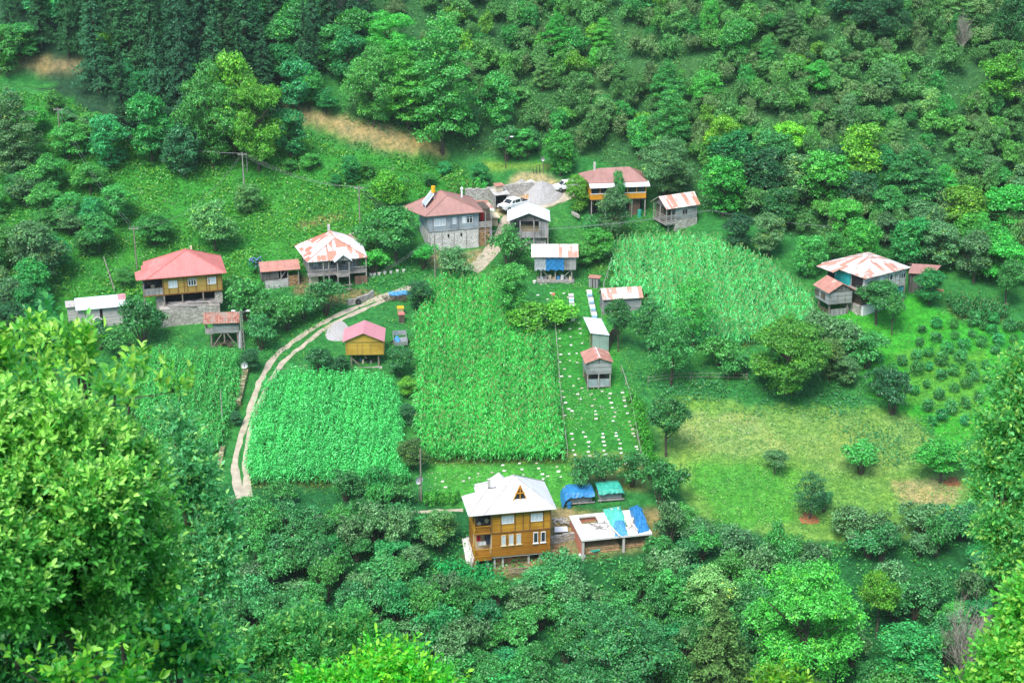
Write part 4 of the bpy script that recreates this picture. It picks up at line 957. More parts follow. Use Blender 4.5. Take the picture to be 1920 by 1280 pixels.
# ===== brown roof house with whitewashed base =====
h = Bld('brown_roof_house', 'blue grey boarded house on a whitewashed stone base under a brown hip roof', 'house', (800, 470), (797.5, 406), (908, 397), 5.6)
W = h.W; HE = 5.6; cRB = h.hz(886, 370, HE); cLB = h.hz(753, 389, HE); rf = h.fy(838.5, 366, 2.8); rb = h.fy(826.7, 356.7, 4.6)
m = MB(); hipq(m, [(0, 0, HE), (W, 0, HE), tuple(cRB), tuple(cLB)], tuple(rf), tuple(rb)); roof = h.b(m, 'roof', 'rbrown')
caps(h, [(0, 0, HE), (W, 0, HE), tuple(cRB), tuple(cLB)], tuple(rf), tuple(rb), mat='rbrown', par=roof); c_ = h.fy(866, 367, 4.8); m = MB(); m.tube([(c_[0], 4.8, c_[2]-1), (c_[0], 4.8, c_[2]+1.1)], .16, 8); m.tube([(c_[0], 4.8, c_[2]+1.1), (c_[0], 4.8, c_[2]+1.35)], [.26, .1], 8); h.b(m, 'chimney', 'white', roof)
# solar water heater on the left slope
def onslope(px_, py_, A_, B_, C_, lift=.06):
    A_, B_, C_ = map(Vector, (A_, B_, C_)); n = (B_-A_).cross(C_-A_).normalized(); n = n if n.z > 0 else -n
    o = Vector(h._org()); d = Vector(h._dir(px_, py_)); t = (A_+n*lift-o).dot(n)/d.dot(n); return o+d*t
S = (tuple(cLB), (0, 0, HE), tuple(rf)); P4 = [onslope(x_, y_, *S, .5) for x_, y_ in ((791.7, 380), (797.5, 386), (814, 368.5), (808.5, 361.7))]
hz_ = empty('solar_heater', h.w(*P4[0]), math.atan2(h.s, h.c), 'solar water heater with slanted panel and yellow tank on the brown roof', 'solar heater'); P4 = [p-P4[0] for p in P4]
m = MB(); m.slab([tuple(P4[0]), tuple(P4[1]), tuple(P4[2]+Vector((0, 0, .35))), tuple(P4[3]+Vector((0, 0, .35)))], .12); m.build('panel', 'greysheet', hz_); 
for a_, b_ in ((1, 2), (0, 3), (1, 0), (2, 3)): pass
m = MB(); m.bar(P4[1]+Vector((0, 0, .02)), P4[2]+Vector((0, 0, .38)), .1); m.bar(P4[0]+Vector((0, 0, .02)), P4[3]+Vector((0, 0, .38)), .1)
for p in P4: m.bar(p, p-Vector((0, 0, 1.0)), .06)
m.build('frame', 'white', hz_)
p = (P4[2]+P4[3])/2; m = MB(); m.tube([p+Vector((.15, .2, .3)), p+Vector((.15, .2, 1.25))], .33, 12); m.tube([p+Vector((.15, .2, -.9)), p+Vector((.15, .2, .3))], .08, 6); m.build('tank', 'yellow', hz_)
yw = .5; xl = h.fy(802, 420, yw)[0]; xr = h.fy(898, 415, yw)[0]; zf = h.fy(850, 430.5, yw)[2]
m = MB(); m.box(xl, xr, yw, 6.4, zf, HE-.06); h.b(m, 'wall', 'blue_h'); m = MB()
for px_ in (802, 812, 837, 845, 860, 867, 888, 897): x_ = h.fy(px_, 415, yw)[0]; m.box(x_-.06, x_+.06, yw-.04, yw+.012, zf, HE-.1)
m.box(xl, xr, yw-.05, yw+.012, zf-.1, zf-.004); h.b(m, 'trim', 'grey_v')
h.wpx(813.5, 409, 835.5, 424, yw, nx=4); h.wpx(848.5, 408, 855.5, 420, yw, nx=2, top=.5); h.wpx(874.5, 404.8, 886, 418.5, yw, nx=2, glass='glass')
for a, b in ((867, 874), (886.2, 891)): pass
m = MB(); x_ = h.fy(869, 412, yw)[0]; zz0 = h.fy(869, 419, yw)[2]; m.box(x_-.2, x_+.35, yw-.06, yw-.02, zz0, zz0+1.15); h.b(m, 'shutter', 'white')
m = MB(); m.box(xl+.02, xr, yw+.04, 6.3, -1.8, zf-.11); h.b(m, 'stone_base', 'wstone')
m = MB(); 
for i in range(5): x_ = xl+.3+(xr-xl-.4)*i/4; m.box(x_-.05, x_+.05, yw+.0, yw+.06, .4, zf-.12)
h.b(m, 'timber_strut', 'postg')
m = MB()
for px_, py_ in ((841, 442), (865, 440)): p = h.fy(px_, py_, yw); m.box(p[0]-.13, p[0]+.13, yw+.0, yw+.07, p[2]-.25, p[2]+.25)
h.b(m, 'vent', 'dark')
# right bay
xe = h.fy(923, 420, yw)[0]; m = MB(); m.box(xr+.01, xe, yw+1.4, 5.5, zf-.3, HE-.1); h.b(m, 'bay_wall', 'dim'); m = MB(); m.box(xr+.02, xe, yw+.1, yw+1.39, zf-.1, zf); m.box(xr+.02, xe, yw+.1, yw+.17, zf, zf+.85); h.b(m, 'bay_parapet', 'postg')
m = MB(); posts(m, [(xe-.1, yw+.15), ((xr+xe)/2, yw+.15)], -.4, HE-.2, .13); h.b(m, 'post', 'postg'); m = MB(); m.box(xr+1.7, xe, yw+.2, 5, -.6, zf-.12); h.b(m, 'bay_base', 'grey_v')
m = MB(); stack(m, xr+.1, xr+1.6, yw+.2, yw+1.2, -.3, zf-.25, .09, 8); h.b(m, 'stacked_wood', 'log')
p = h.fy(904, 405, yw+.9); m = MB(); m.box(p[0]-.25, p[0]+.25, yw+.85, yw+.95, p[2]-.7, p[2]+.45); h.b(m, 'hanging_cloth', 'red')
z_ = HE-.4; q4 = [h.hz(x_, y_, z_) for x_, y_ in ((902.5, 386), (926, 390), (915, 376), (891, 375))]; m = MB(); m.slab([tuple(q) for q in q4], .08); h.b(m, 'annex_roof', 'rrust')
q4 = [h.hz(x_, y_, z_-.1) for x_, y_ in ((903, 388), (927, 396), (926, 390.3), (902.5, 386.3))]; m = MB(); m.slab([tuple(q) for q in q4], .06); h.b(m, 'annex_roof', 'white')
m = MB(); m.box(q4[0][0]-.2, q4[1][0]-.2, q4[0][1]+.8, q4[0][1]+3.0, 0, z_-.25); h.b(m, 'annex_wall', 'cream')
p0 = at(915, 420); m = MB(); z_ = 1.3; m.slab([(-.2, -.9, z_), (1.9, -.8, z_), (1.4, 1.0, z_+.25), (-.2, 1.0, z_+.25)], .1); m.box(0, 1.5, -.5, .8, -1, z_-.1); o = tag(m.build('lean_to', 'cream', loc=p0), 'small pale flat topped lean-to beside the brown roofed house', 'lean-to')

# ===== open barn with pale gable roof =====
h = Bld('open_barn', 'open slatted barn with a pale zinc gable roof, downhill of the pickup', 'barn', (1010, 474), (951, 415), (1032, 415), 5.2)
zr_ = h.fy(991, 399.5, 0)[2]; W = h.W; m = MB(); gaby(m, 0, W, 0, 5.6, 5.2, zr_); h.b(m, 'roof', 'rpale')
zf = h.fy(990, 446, .5)[2]; m = MB(); m.box(.4, W-.3, .5, .58, zf, zf+.95); m.box(W-1.7, W-.3, .5, .58, zf+.96, 5.0); m.box(W-.38, W-.3, .6, 5, zf, 5.1); m.box(.4, .48, .6, 5, zf, zf+.95); m.box(.4, W-.3, 4.95, 5.0, zf, 5.1); h.b(m, 'wall', 'grey_v')
m = MB(); m.slab([(.35, .5, 5.05), (W-.35, .5, 5.05), (W/2, .5, zr_-.2)], .06, (0, 1, 0)); h.b(m, 'gable', 'dark_v')
m = MB(); posts(m, [(.45, .45), (W-.35, .45), (W*.3, .45), (W*.62, .45), (W-.35, 5), (.45, 5)], -.5, 5.15, .16); h.b(m, 'post', 'postg')
m = MB(); m.box(.5, W-.4, .6, 4.9, zf-.15, zf); h.b(m, 'floor', 'dim'); m = MB(); m.box(1.4, W-.6, 1.0, 4.8, -1.6, zf-.16); h.b(m, 'stone_base', 'stone'); m = MB(); m.box(.5, 1.0, .6, 1.2, -1.5, zf-.16); h.b(m, 'pillar', 'conc')
m = MB()
for i in range(9):
    for j in range(4): m.box(2.0+i*.36, 2.33+i*.36, 1.4, 2.2, zf+.9+j*.4, zf+1.27+j*.4)
o = m.build('crate_stack', 'hive_t'); o.location = h.w(0, 0, 0); o.rotation_euler.z = math.atan2(h.s, h.c); tag(o, 'yellowish stack of wooden crates inside the open slatted barn', 'crates')
for v in o.data.vertices: v.co.z -= .88

# ===== shed granary with blue tarp =====
h = Bld('blue_tarp_granary', 'stilt granary wrapped with blue and grey tarps under a white and rusty roof', 'granary', (1070, 538), (996.3, 482), (1085, 482), 4.4)
W = h.W; zr_ = h.fy(1003.6, 457.5, 1.9)[2]; m = MB(); gabx(m, .0, W, 0, 3.8, 4.4, zr_, 1.9); roof = h.b(m, 'roof', 'rstripe'); s_ = (zr_-4.4)/1.9
m = MB(); m.slab([(.45, 0-.01, 4.43), (W*.58, -.01, 4.43), (W*.58, 1.87, zr_), (.45, 1.87, zr_)], .02); h.b(m, 'roof_sheet', 'rwhite', roof)
zf = h.fy(1040, 506, .35)[2]; x0 = h.fy(1003, 495, .35)[0]; x1 = h.fy(1080, 495, .35)[0]
m = MB(); m.box(x0, x1, .35, 3.3, zf, 4.36); h.b(m, 'wall', 'grey_v')
def drapes(xa, xb_, mt, nm):
    n = 16; m = MB(); m.add([(xa+(xb_-xa)*i/n, .28+.045*math.sin(i*1.7+z_*2.0)-.03*(z_ < 1), zf-.12*(math.sin(i*.9))*(z_ < 1)+(4.3-zf)*z_/3) for i in range(n+1) for z_ in range(4)], [(4*i+j, 4*i+4+j, 4*i+5+j, 4*i+1+j) for i in range(n) for j in range(3)]); return h.b(m, nm, mt)
drapes(x0-.05, h.fy(1023.3, 495, .3)[0], 'greytarp', 'grey_tarp'); drapes(h.fy(1023.5, 495, .3)[0], h.fy(1057.5, 495, .3)[0], 'blue', 'blue_tarp')
m = MB(); P_ = [(x0+.9, .7), (x1-.6, .7), (x0+.9, 3), (x1-.6, 3), ((x0+x1)/2, .7)]; posts(m, P_, -.3, zf, .17); m.bar((x0+1, .7, zf-.1), (x0+2.2, .7, .9), .1); m.bar((x1-.7, .7, zf-.1), (x1-2, .7, .9), .1)
m.box(x0+.3, x1-.2, .5, 3.2, .45, .6); m.box(x0+.3, x1-.2, .42, .5, .3, .7); h.b(m, 'stilt_frame', 'postg')
for i in range(8):
    x_ = x0+.8+i*.6; k_ = .25+.12*(i % 3); m = MB(); m.box(x_, x_+.42, 1.0, 1.4, .6, .6+k_*1.4); o = m.build('storage_box', ('white', 'steel', 'cream', 'hive_t', 'blue2')[i % 5]); o.location = h.w(0, 0); o.rotation_euler.z = math.atan2(h.s, h.c); tag(o, 'box stored on the platform beneath the blue tarp granary', 'box', 'boxes beneath the blue tarp granary')
m = MB(); rr = random.Random(2)
for i in range(30): q = rr.uniform(.1, .22); m.blob((rr.uniform(x0, x1), rr.uniform(.3, .8), rr.uniform(0, .2)), (q, q, q*.7), 6, 4, .25)
h.b(m, 'footing_stones', 'rubble')

# ===== outhouse =====
h = Bld('outhouse', 'tiny upright board outhouse with a rusty lean-to roof', 'outhouse', (1113, 545), (1103.5, 520), (1122.5, 522), 1.75)
m = MB(); z2 = h.fy(1105, 514.5, 1.2)[2]; m.slab([(-.1, 0, 1.75), (h.W+.1, 0, 1.75), (h.W+.1, 1.3, z2), (-.1, 1.3, z2)], .06); h.b(m, 'roof', 'rrust')
m = MB(); m.box(.05, h.W-.1, .1, 1.2, -.4, 1.7); h.b(m, 'wall', 'grey_v'); m = MB(); m.box(h.W*.35, h.W*.45, .07, .095, .1, 1.6); m.box(h.W*.62, h.W*.7, .07, .095, .1, 1.6); h.b(m, 'door', 'dark')

# ===== striped roof shed =====
h = Bld('striped_roof_shed', 'low plank shed with a long rust and white striped roof, beside the pale corn', 'shed', (1190, 581), (1130, 562), (1206.5, 557.5), 2.0)
zr_ = h.fy(1127, 540.5, 1.5)[2]; m = MB(); gabx(m, 0, h.W, 0, 3.0, 2.0, zr_, 1.5); h.b(m, 'roof', 'rstripe')
m = MB(); m.box(.2, h.W-.35, .35, 2.7, -.8, 1.96); h.b(m, 'wall', 'grey_h'); m = MB(); posts(m, [(h.W-.3, .35), (.2, .3), (h.W*.5, .3)], -.8, 1.97, .14); h.b(m, 'post', 'postg')
# ===== lean-to shed =====
h = Bld('lean_to_shed', 'lean-to shed with a pale mono-pitch roof and grey green front sheet', 'shed', (1128, 667), (1107, 624), (1143, 628), 2.9)
D = 3.3; qb = h.fy(1093.5, 594, D); m = MB(); bL = h.hz(1093.5, 594, 3.0); bR = h.hz(1127, 597, 3.0); m.slab([(0, 0, 2.9), (h.W, 0, 2.9), (bR[0], bR[1], 3.0), (bL[0], bL[1], 3.0)], .06); h.b(m, 'roof', 'rpale')
D = min(bR[1], bL[1])-.2; m = MB(); m.box(.25, h.W-.15, .2, .26, -.6, 2.8); h.b(m, 'front_sheet', 'greensheet'); m = MB(); m.box(.1, .2, .3, D, -.6, 2.8); m.box(h.W-.3, h.W-.2, .3, D, -.6, 2.8); h.b(m, 'side_wall', 'brown_v')
m = MB(); posts(m, [(-.1, .3), (-.15, D*.5), (-.1, D)], -.5, 2.8, .09); h.b(m, 'post', 'post')
# ===== small rust gabled granary =====
h = Bld('rust_gable_granary', 'small grey granary with a rusty gable roof and grey sheets below', 'granary', (1128, 735), (1097, 681.5), (1150.5, 679), 4.05)
W = h.W; zr_ = h.fy(1123.5, 671, 0)[2]; D = h.hz(1143, 657.5, 4.05)[1]; m = MB(); gaby(m, 0, W, 0, D, 4.05, zr_); roof = h.b(m, 'roof', 'rrust')
m = MB()
for i in range(5): m.slab([(W/2-.25+.1*(i % 2), .35+i*.75, zr_-.06), (W/2, .35+i*.75, zr_+.02), (W/2+.3, .4+i*.75, zr_-.08), (W/2+.1, .85+i*.75, zr_+.01)], .02)
h.b(m, 'ridge_patch', 'white', roof)
zf = h.fy(1125, 701, .3)[2]; m = MB(); m.box(.3, W-.2, .3, D-.3, zf, 4.02); h.b(m, 'wall', 'grey_h'); m = MB(); m.slab([(.3, .25, 4.0), (W-.2, .25, 4.0), (W/2, .25, zr_-.1)], .05, (0, 1, 0)); h.b(m, 'gable', 'grey_h')
m = MB(); m.box(W/2-.05, W/2+.05, .2, .248, 4.0, 4.45); h.b(m, 'vent', 'dark')
m = MB(); posts(m, [(.45, .4), (W-.35, .4), (.45, D-.4), (W-.35, D-.4), (W*.5, .35)], -.5, zf, .14); m.bar((.5, .35, .5), (W-.4, .35, .5), .08); h.b(m, 'post', 'postg')
m = MB(); m.box(.55, W-.45, .45, .5, .35, 1.55); h.b(m, 'hanging_sheet', 'greysheet'); m = MB(); m.box(.5, W-.4, .9, D-.5, .2, 1.3); h.b(m, 'stored_goods', 'dim')

# ===== yellow granary with pink roof =====
h = Bld('yellow_granary', 'yellow boarded granary on stilts with a plain pink gable roof', 'granary', (700, 697), (641.5, 641), (721, 640), 4.1)
W = h.W; zr_ = h.fy(680, 624.4, 0)[2]; cb = h.hz(733.8, 615, 4.1); D = cb[1]; m = MB(); gaby(m, 0, W, 0, D, 4.1, zr_); h.b(m, 'roof', 'rpink')
zf = h.fy(680, 665, .35)[2]; m = MB(); m.box(.4, W-.12, .35, D-.4, zf, 4.06); h.b(m, 'wall', 'ochre2'); m = MB(); m.slab([(.4, .32, 4.04), (W-.12, .32, 4.04), (W/2, .32, zr_-.12)], .05, (0, 1, 0)); h.b(m, 'gable', 'ochre2')
m = MB(); m.box(.38, W-.1, .27, .345, 3.93, 4.05)
for f_ in (.3, .43, .65, .97, .03): x_ = .4+(W-.5)*f_; m.box(x_-.05, x_+.05, .3, .348, zf, 3.92)
h.b(m, 'trim', 'ochre')
m = MB(); posts(m, [(1.1, .8), (W-.9, .8), (1.1, D-1), (W-.9, D-1)], -.2, zf, .2); m.bar((1.1, .75, 1.5), (2.3, .75, .3), .13); m.bar((2.6, .75, zf), (3.2, .75, 1.4), .13); m.box(1.0, W-.8, .6, D-.9, zf-.2, zf-.002); h.b(m, 'stilt_frame', 'post')
m = MB(); m.box(.7, W-.5, .3, D-.6, -.6, .25); h.b(m, 'platform', 'postg'); m = MB(); m.box(W-.95, W-.45, .1, .6, -.9, .24); h.b(m, 'stone_pier', 'stone')
for i in range(9):
    x_ = 1.4+i*.36; m = MB(); m.box(x_, x_+.3, 1.2+.3*(i % 3), 1.6+.3*(i % 3), .25, .5+.16*((i*5) % 4)); o = m.build('storage_box', ('steel', 'dim', 'blue2', 'cream', 'white', 'navy')[i % 6]); o.location = h.w(0, 0); o.rotation_euler.z = math.atan2(h.s, h.c); tag(o, 'small box stored under the yellow granary', 'box', 'boxes under the yellow granary')

# ===== house with the orange balcony =====
h = Bld('orange_balcony_house', 'stilt house with an orange glazed balcony under a brownish hip roof', 'house', (1185, 411), (1106.7, 349), (1218.5, 345), 5.5)
W = h.W; HE = 5.5; zr_ = h.fy(1148, 309.8, 3.9); zr2 = h.fy(1180, 312.5, 3.9); lb = h.hz(1087.5, 334, HE); rb = h.hz(1218, 332, HE)
m = MB(); hipq(m, [(0, .7, HE+.25), (W-.2, .7, HE+.25), (W, 6.4, HE+.25), (lb[0], 6.4, HE+.25)], (zr_[0]-2.0, 3.9, zr_[2]-.4), (zr2[0], 3.9, zr2[2]), along='x'); roof = h.b(m, 'roof', 'rbrown')
m = MB(); m.slab([(-.05, -.3, HE-.25), (W, -.3, HE-.25), (W, .95, HE+.24), (-.05, .95, HE+.24)], .06); h.b(m, 'roof_strip', 'rwhite', roof); c_ = h.fy(1114.5, 316, 4.2); m = MB(); m.box(c_[0]-.15, c_[0]+.15, 4.05, 4.35, c_[2]-1.0, c_[2]+1.0); h.b(m, 'chimney', 'conc', roof)
yw = .2; zf = h.fy(1190, 371.8, yw)[2]; zm = h.fy(1190, 361.3, yw)[2]; xr = h.fy(1211.5, 360, yw)[0]; xl = .1
m = MB(); m.box(xl, xr, yw, yw+.1, zf, zm); m.box(xl, xl+.1, yw+.11, 5.5, zf, zm); m.box(xr-.1, xr, yw+.11, 5.5, zf, zm); h.b(m, 'parapet', 'orange')
m = MB(); k_ = 6
for i in range(k_+1): x_ = xl+.06+(xr-xl-.12)*i/k_; m.box(x_-.06, x_+.06, yw, yw+.09, zm+.003, HE-.3)
for i in range(1, 6): m.box(xl, xl+.1, yw+i, yw+i+.12, zm+.003, HE-.2)
h.b(m, 'balcony_post', 'orange'); m = MB(); m.box(xl, xr, yw-.04, yw+.14, zm-.04, zm+.06); h.b(m, 'sill', 'white')
for i in range(k_):
    a = xl+.13+(xr-xl-.12)*i/k_; b_ = a+(xr-xl-.12)/k_-.14; m = MB(); m.box(a, b_, yw+.03, yw+.06, zm+.07, HE-.32); h.b(m, 'pane', 'glass')
m = MB(); m.box(xl+1.4, xr-.12, yw+1.6, 6, zf, HE); h.b(m, 'wall', 'cream'); m = MB(); m.box(xl, xr, yw, 6, zf-.15, zf-.004); h.b(m, 'floor', 'dim')
m = MB(); posts(m, [(xr-.1, .35), (h.fy(1185, 380, .3)[0], .35), (.3, .35), (2.5, .35), (4.6, .35)], -.6, zf-.15, .14); h.b(m, 'post', 'postg')
m = MB(); m.box(h.fy(1179, 385, 1)[0], xr-.8, .9, 1.0, -.6, zf-.16); h.b(m, 'plank_wall', 'brown_v'); m = MB(); m.box(.3, xr-.2, 2.2, 2.3, -.6, zf-.16); h.b(m, 'recess_wall', 'dark')
p = h.w(xr-.9, .4); m = MB(); m.tube([(0, 0, 0), (0, 0, 1.3)], .32, 12); tag(m.build('barrel', 'teal', loc=p), 'green barrel under the orange balcony', 'barrel')
m = MB(); 
for i in range(6): m.box(-1.2+i*.0, 0, -.6-i*.3, -.32-i*.3, -.3-i*.16, .1-i*.16)
p = h.w(4.8, .2, .3); tag(m.build('steps', 'stone', loc=p), 'rough stone steps below the orange balcony', 'steps')

# ===== log cabin with striped roof =====
h = Bld('log_cabin', 'grey log cabin with a rust streaked pale roof, right of the orange balcony house', 'cabin', (1295, 432), (1249.6, 392.5), (1313, 383), 3.7)
W = h.W; r0 = h.fy(1230, 369, 2.3); zr_ = r0[2]; m = MB(); m.slab([(0, 0, 3.7), (W, 0, 3.7), (W+.3, 2.3, zr_), (-.1, 2.3, zr_)], .07); m.slab([(-.1, 2.3, zr_), (W+.3, 2.3, zr_), (W, 4.6, 3.7), (-.1, 4.6, 3.7)], .07); h.b(m, 'roof', 'rstripe')
m = MB(); m.box(2.0, W-.35, .3, 4.2, 1.6, 3.66); h.b(m, 'wall', 'grey_h'); m = MB(); m.box(1.8, W-.3, .25, 4.2, -1.2, 1.59); h.b(m, 'stone_base', 'stone')
m = MB(); m.slab([(.3, .6, 3.68), (.3, 4.1, 3.68), (.3, 2.3, zr_-.15)], .08, (1, 0, 0)); h.b(m, 'gable', 'dark_v')
m = MB(); m.box(.2, 1.99, .3, 4.2, 1.0, 1.15)
for z_ in (1.35, 1.7, 2.05, 2.4): m.box(.2, 1.98, .28, .34, z_, z_+.1); m.box(.2, .26, .35, 4.2, z_, z_+.1)
m.box(.2, 1.98, .26, .34, 1.16, 1.34); h.b(m, 'balcony', 'postg'); m = MB(); posts(m, [(.25, .32), (1.1, .32), (1.9, .32), (.25, 2.2), (.25, 4.1)], 1.0, 3.66, .13); posts(m, [(.9, .8), (.9, 3.6)], -1, 1, .2); h.b(m, 'post', 'postg')
m = MB(); m.box(.6, 1.98, 1.8, 4.0, 1.16, 3.4); h.b(m, 'recess_wall', 'dim'); h.wpx(1279, 392, 1289, 402, .3, nx=2, glass='glass', frame='postg', top=0)

# ===== striped hip roof house at right =====
h = Bld('striped_hip_house', 'weathered grey house with a rust and white striped hip roof, on the right green slope', 'house', (1700, 571), (1623.5, 522.5), (1708, 501), 5.4)
W = h.W; HE = 5.4; lb = h.hz(1566.5, 505, HE); D = 6.4; rf = h.fy(1638, 487.5, 2.9); rb = h.fy(1638.3, 476.6, 5.3)
m = MB(); hipq(m, [(0, 0, HE), (W, 0, HE), (W, 8.5, HE), (-.4, 8.5, HE)], (W*.5, 3.6, rf[2]), (W*.5, 5.3, rb[2]*.5+rf[2]*.5)); h.b(m, 'roof', 'rstripe')
m = MB(); m.slab([(-1.6, 4.8, HE-.15), (-.35, 4.8, HE+.1), (.3, 8.2, HE+.1), (-1.6, 8.2, HE-.15)], .06); h.b(m, 'side_roof', 'rstripe')
zf = h.fy(1690, 535, .5)[2]; m = MB(); m.box(.5, W-.4, .5, 8.0, zf, HE-.05); h.b(m, 'wall', 'pale_h'); m = MB()
for px_ in (1657, 1666, 1679, 1687, 1697): x_ = h.fy(px_, 520, .5)[0]; m.box(x_-.06, x_+.06, .45, .512, zf+.1, HE-.1)
m.box(.5, W-.4, .44, .512, zf-.05, zf+.09); h.b(m, 'trim', 'postg')
h.wpx(1685, 510, 1697.5, 522.5, .5, nx=3, glass='glass'); h.wpx(1668, 514, 1674, 525, .5, nx=1, glass='glass'); h.wpx(1650.5, 520, 1657, 530, .5, nx=2)
m = MB(); m.box(.42, .495, 3.3, 6.4, zf-.1, HE-.2); h.b(m, 'turquoise_panel', 'tq'); m = MB(); m.box(.4, .496, 1.0, 3.1, zf+.3, HE-.3); m.box(.4, .496, 6.6, 7.9, zf, HE-.3); h.b(m, 'opening', 'dark')
m = MB(); m.box(.05, .4, .6, 3.2, zf-.1, zf); m.box(.05, .1, .6, 3.2, zf, zf+.8); h.b(m, 'balcony', 'postg')
zb_ = h.fy(1690, 557, .6)[2]; m = MB(); m.box(W*.55, W-.5, .62, .7, zb_, zf-.06); h.b(m, 'blue_boards', 'sky_b'); m = MB(); m.box(.6, W-.45, .6, 7.8, -1.5, zb_-.003); h.b(m, 'base_wall', 'white'); m = MB(); m.box(.7, W-.6, 1.2, 7.7, zb_, zf-.06); h.b(m, 'lower_wall', 'dim')
m = MB(); m.box(.1, .59, 1.0, 7.0, -1.2, 1.0); h.b(m, 'stone_base', 'stone'); m = MB(); posts(m, [(W-.4, .5)], -1, HE-.1, .16); h.b(m, 'post', 'post')
h2 = Bld('brown_annex', 'low plank outbuilding with a brown sheet roof, right behind the striped hip roof house', 'outbuilding', (1730, 566), (1707, 512), (1742, 514), 3.6)
m = MB(); q4 = [h2.hz(x_, y_, 3.6) for x_, y_ in ((1707, 512), (1740, 515))]; zr_ = h2.fy(1722, 495, 2.6)[2]; m.slab([(-.3, 0, 3.6), (h2.W+.6, 0, 3.6), (h2.W+1.8, 2.6, zr_), (.3, 2.6, zr_)], .07); m.slab([(.3, 2.6, zr_), (h2.W+1.8, 2.6, zr_), (h2.W+.6, 5, 3.4), (-.3, 5, 3.4)], .07); h2.b(m, 'roof', 'rbrown'); m = MB(); m.box(0, h2.W+.3, .3, 4.6, -1.4, 3.55); h2.b(m, 'wall', 'dark_v')
m = MB(); stack(m, h2.W+.5, h2.W+2.4, .4, 1.6, -.8, .9, .12, 9); h2.b(m, 'stacked_wood', 'log')

# ===== granary at right =====
h = Bld('plank_granary', 'grey plank granary on stilts under a red gable roof, left of the striped house', 'granary', (1580, 600), (1553.5, 550), (1607, 545), 3.95)
W = h.W; HE = 3.95; ap = h.fy(1580.5, 532, 0); zr_ = ap[2]; lb = h.hz(1520, 534, HE); D = max(4.0, min(6, lb[1])); sh = lb[0]*D/lb[1]
m = MB(); xr_ = ap[0]; m.slab([(0, 0, HE), (xr_, 0, zr_), (xr_+sh*.6, D, zr_), (sh*.6, D, HE)], .07); m.slab([(xr_, 0, zr_), (W, 0, HE), (W+sh*.6, D, HE), (xr_+sh*.6, D, zr_)], .07); h.b(m, 'roof', 'rrust')
zf = h.fy(1578, 569, .3)[2]; m = MB(); S = sh*.6/D
def skew(m_):
    m_.v = [(x_+S*y_, y_, z_) for x_, y_, z_ in m_.v]; return m_
m.box(.3, W-.5, .3, D-.3, zf, HE-.04); h.b(skew(m), 'wall', 'grey_h'); m = MB(); m.slab([(.3, .25, HE-.05), (W-.5, .25, HE-.05), (xr_, .25, zr_-.1)], .05, (0, 1, 0)); h.b(skew(m), 'gable', 'dark_v')
m = MB(); posts(m, [(.7, .7), (W-.9, .7), (.7, D-.7), (W-.9, D-.7)], -.8, zf, .2); h.b(skew(m), 'post', 'post'); m = MB(); m.box(.8, W-.8, .6, .66, -.5, 1.25); h.b(m, 'lower_wall', 'grey_v'); m = MB(); m.box(.6, .66, .7, D-.8, -.5, 1.1); h.b(skew(m), 'lower_side', 'dim')
m = MB(); m.box(W*.35, W*.37, .23, .296, zf+.2, HE-.3); m.box(W*.62, W*.64, .23, .296, zf+.2, HE-.3); h.b(m, 'trim', 'post'); m = MB(); m.box(.235, .295, 1.2, 2.2, zf+.5, HE-.5); m.box(.235, .295, 2.8, 3.8, zf+.5, HE-.5); h.b(skew(m), 'opening', 'dim')

# ===== little shack at the retaining wall =====
h = Bld('shack', 'tiny tin roofed shack set in the retaining wall behind the pickup', 'shack', (945, 384), (927, 366.5), (956, 363), 2.0)
m = MB(); m.slab([(0, -.1, 2.0), (h.W, -.1, 2.0), (h.W, 2.2, 2.5), (0, 2.2, 2.5)], .07); h.b(m, 'roof', 'rdull'); m = MB(); posts(m, [(.15, .1), (h.W-.2, .1)], -.4, 1.95, .18); m.box(.1, .2, .2, 2, -.4, 1.95); h.b(m, 'post', 'postg'); m = MB(); m.box(.25, h.W-.1, 1.2, 1.3, -.4, 1.95); h.b(m, 'recess_wall', 'dark')
m = MB(); m.box(.7, 1.9, .9, 1.9, 2.3, 3.1); h.b(m, 'flue_box', 'cream'); m = MB(); m.slab([(.5, .7, 3.2), (2.1, .7, 3.2), (2.0, 2.0, 3.35), (.6, 2.0, 3.35)], .06); h.b(m, 'flue_cap', 'rrust')
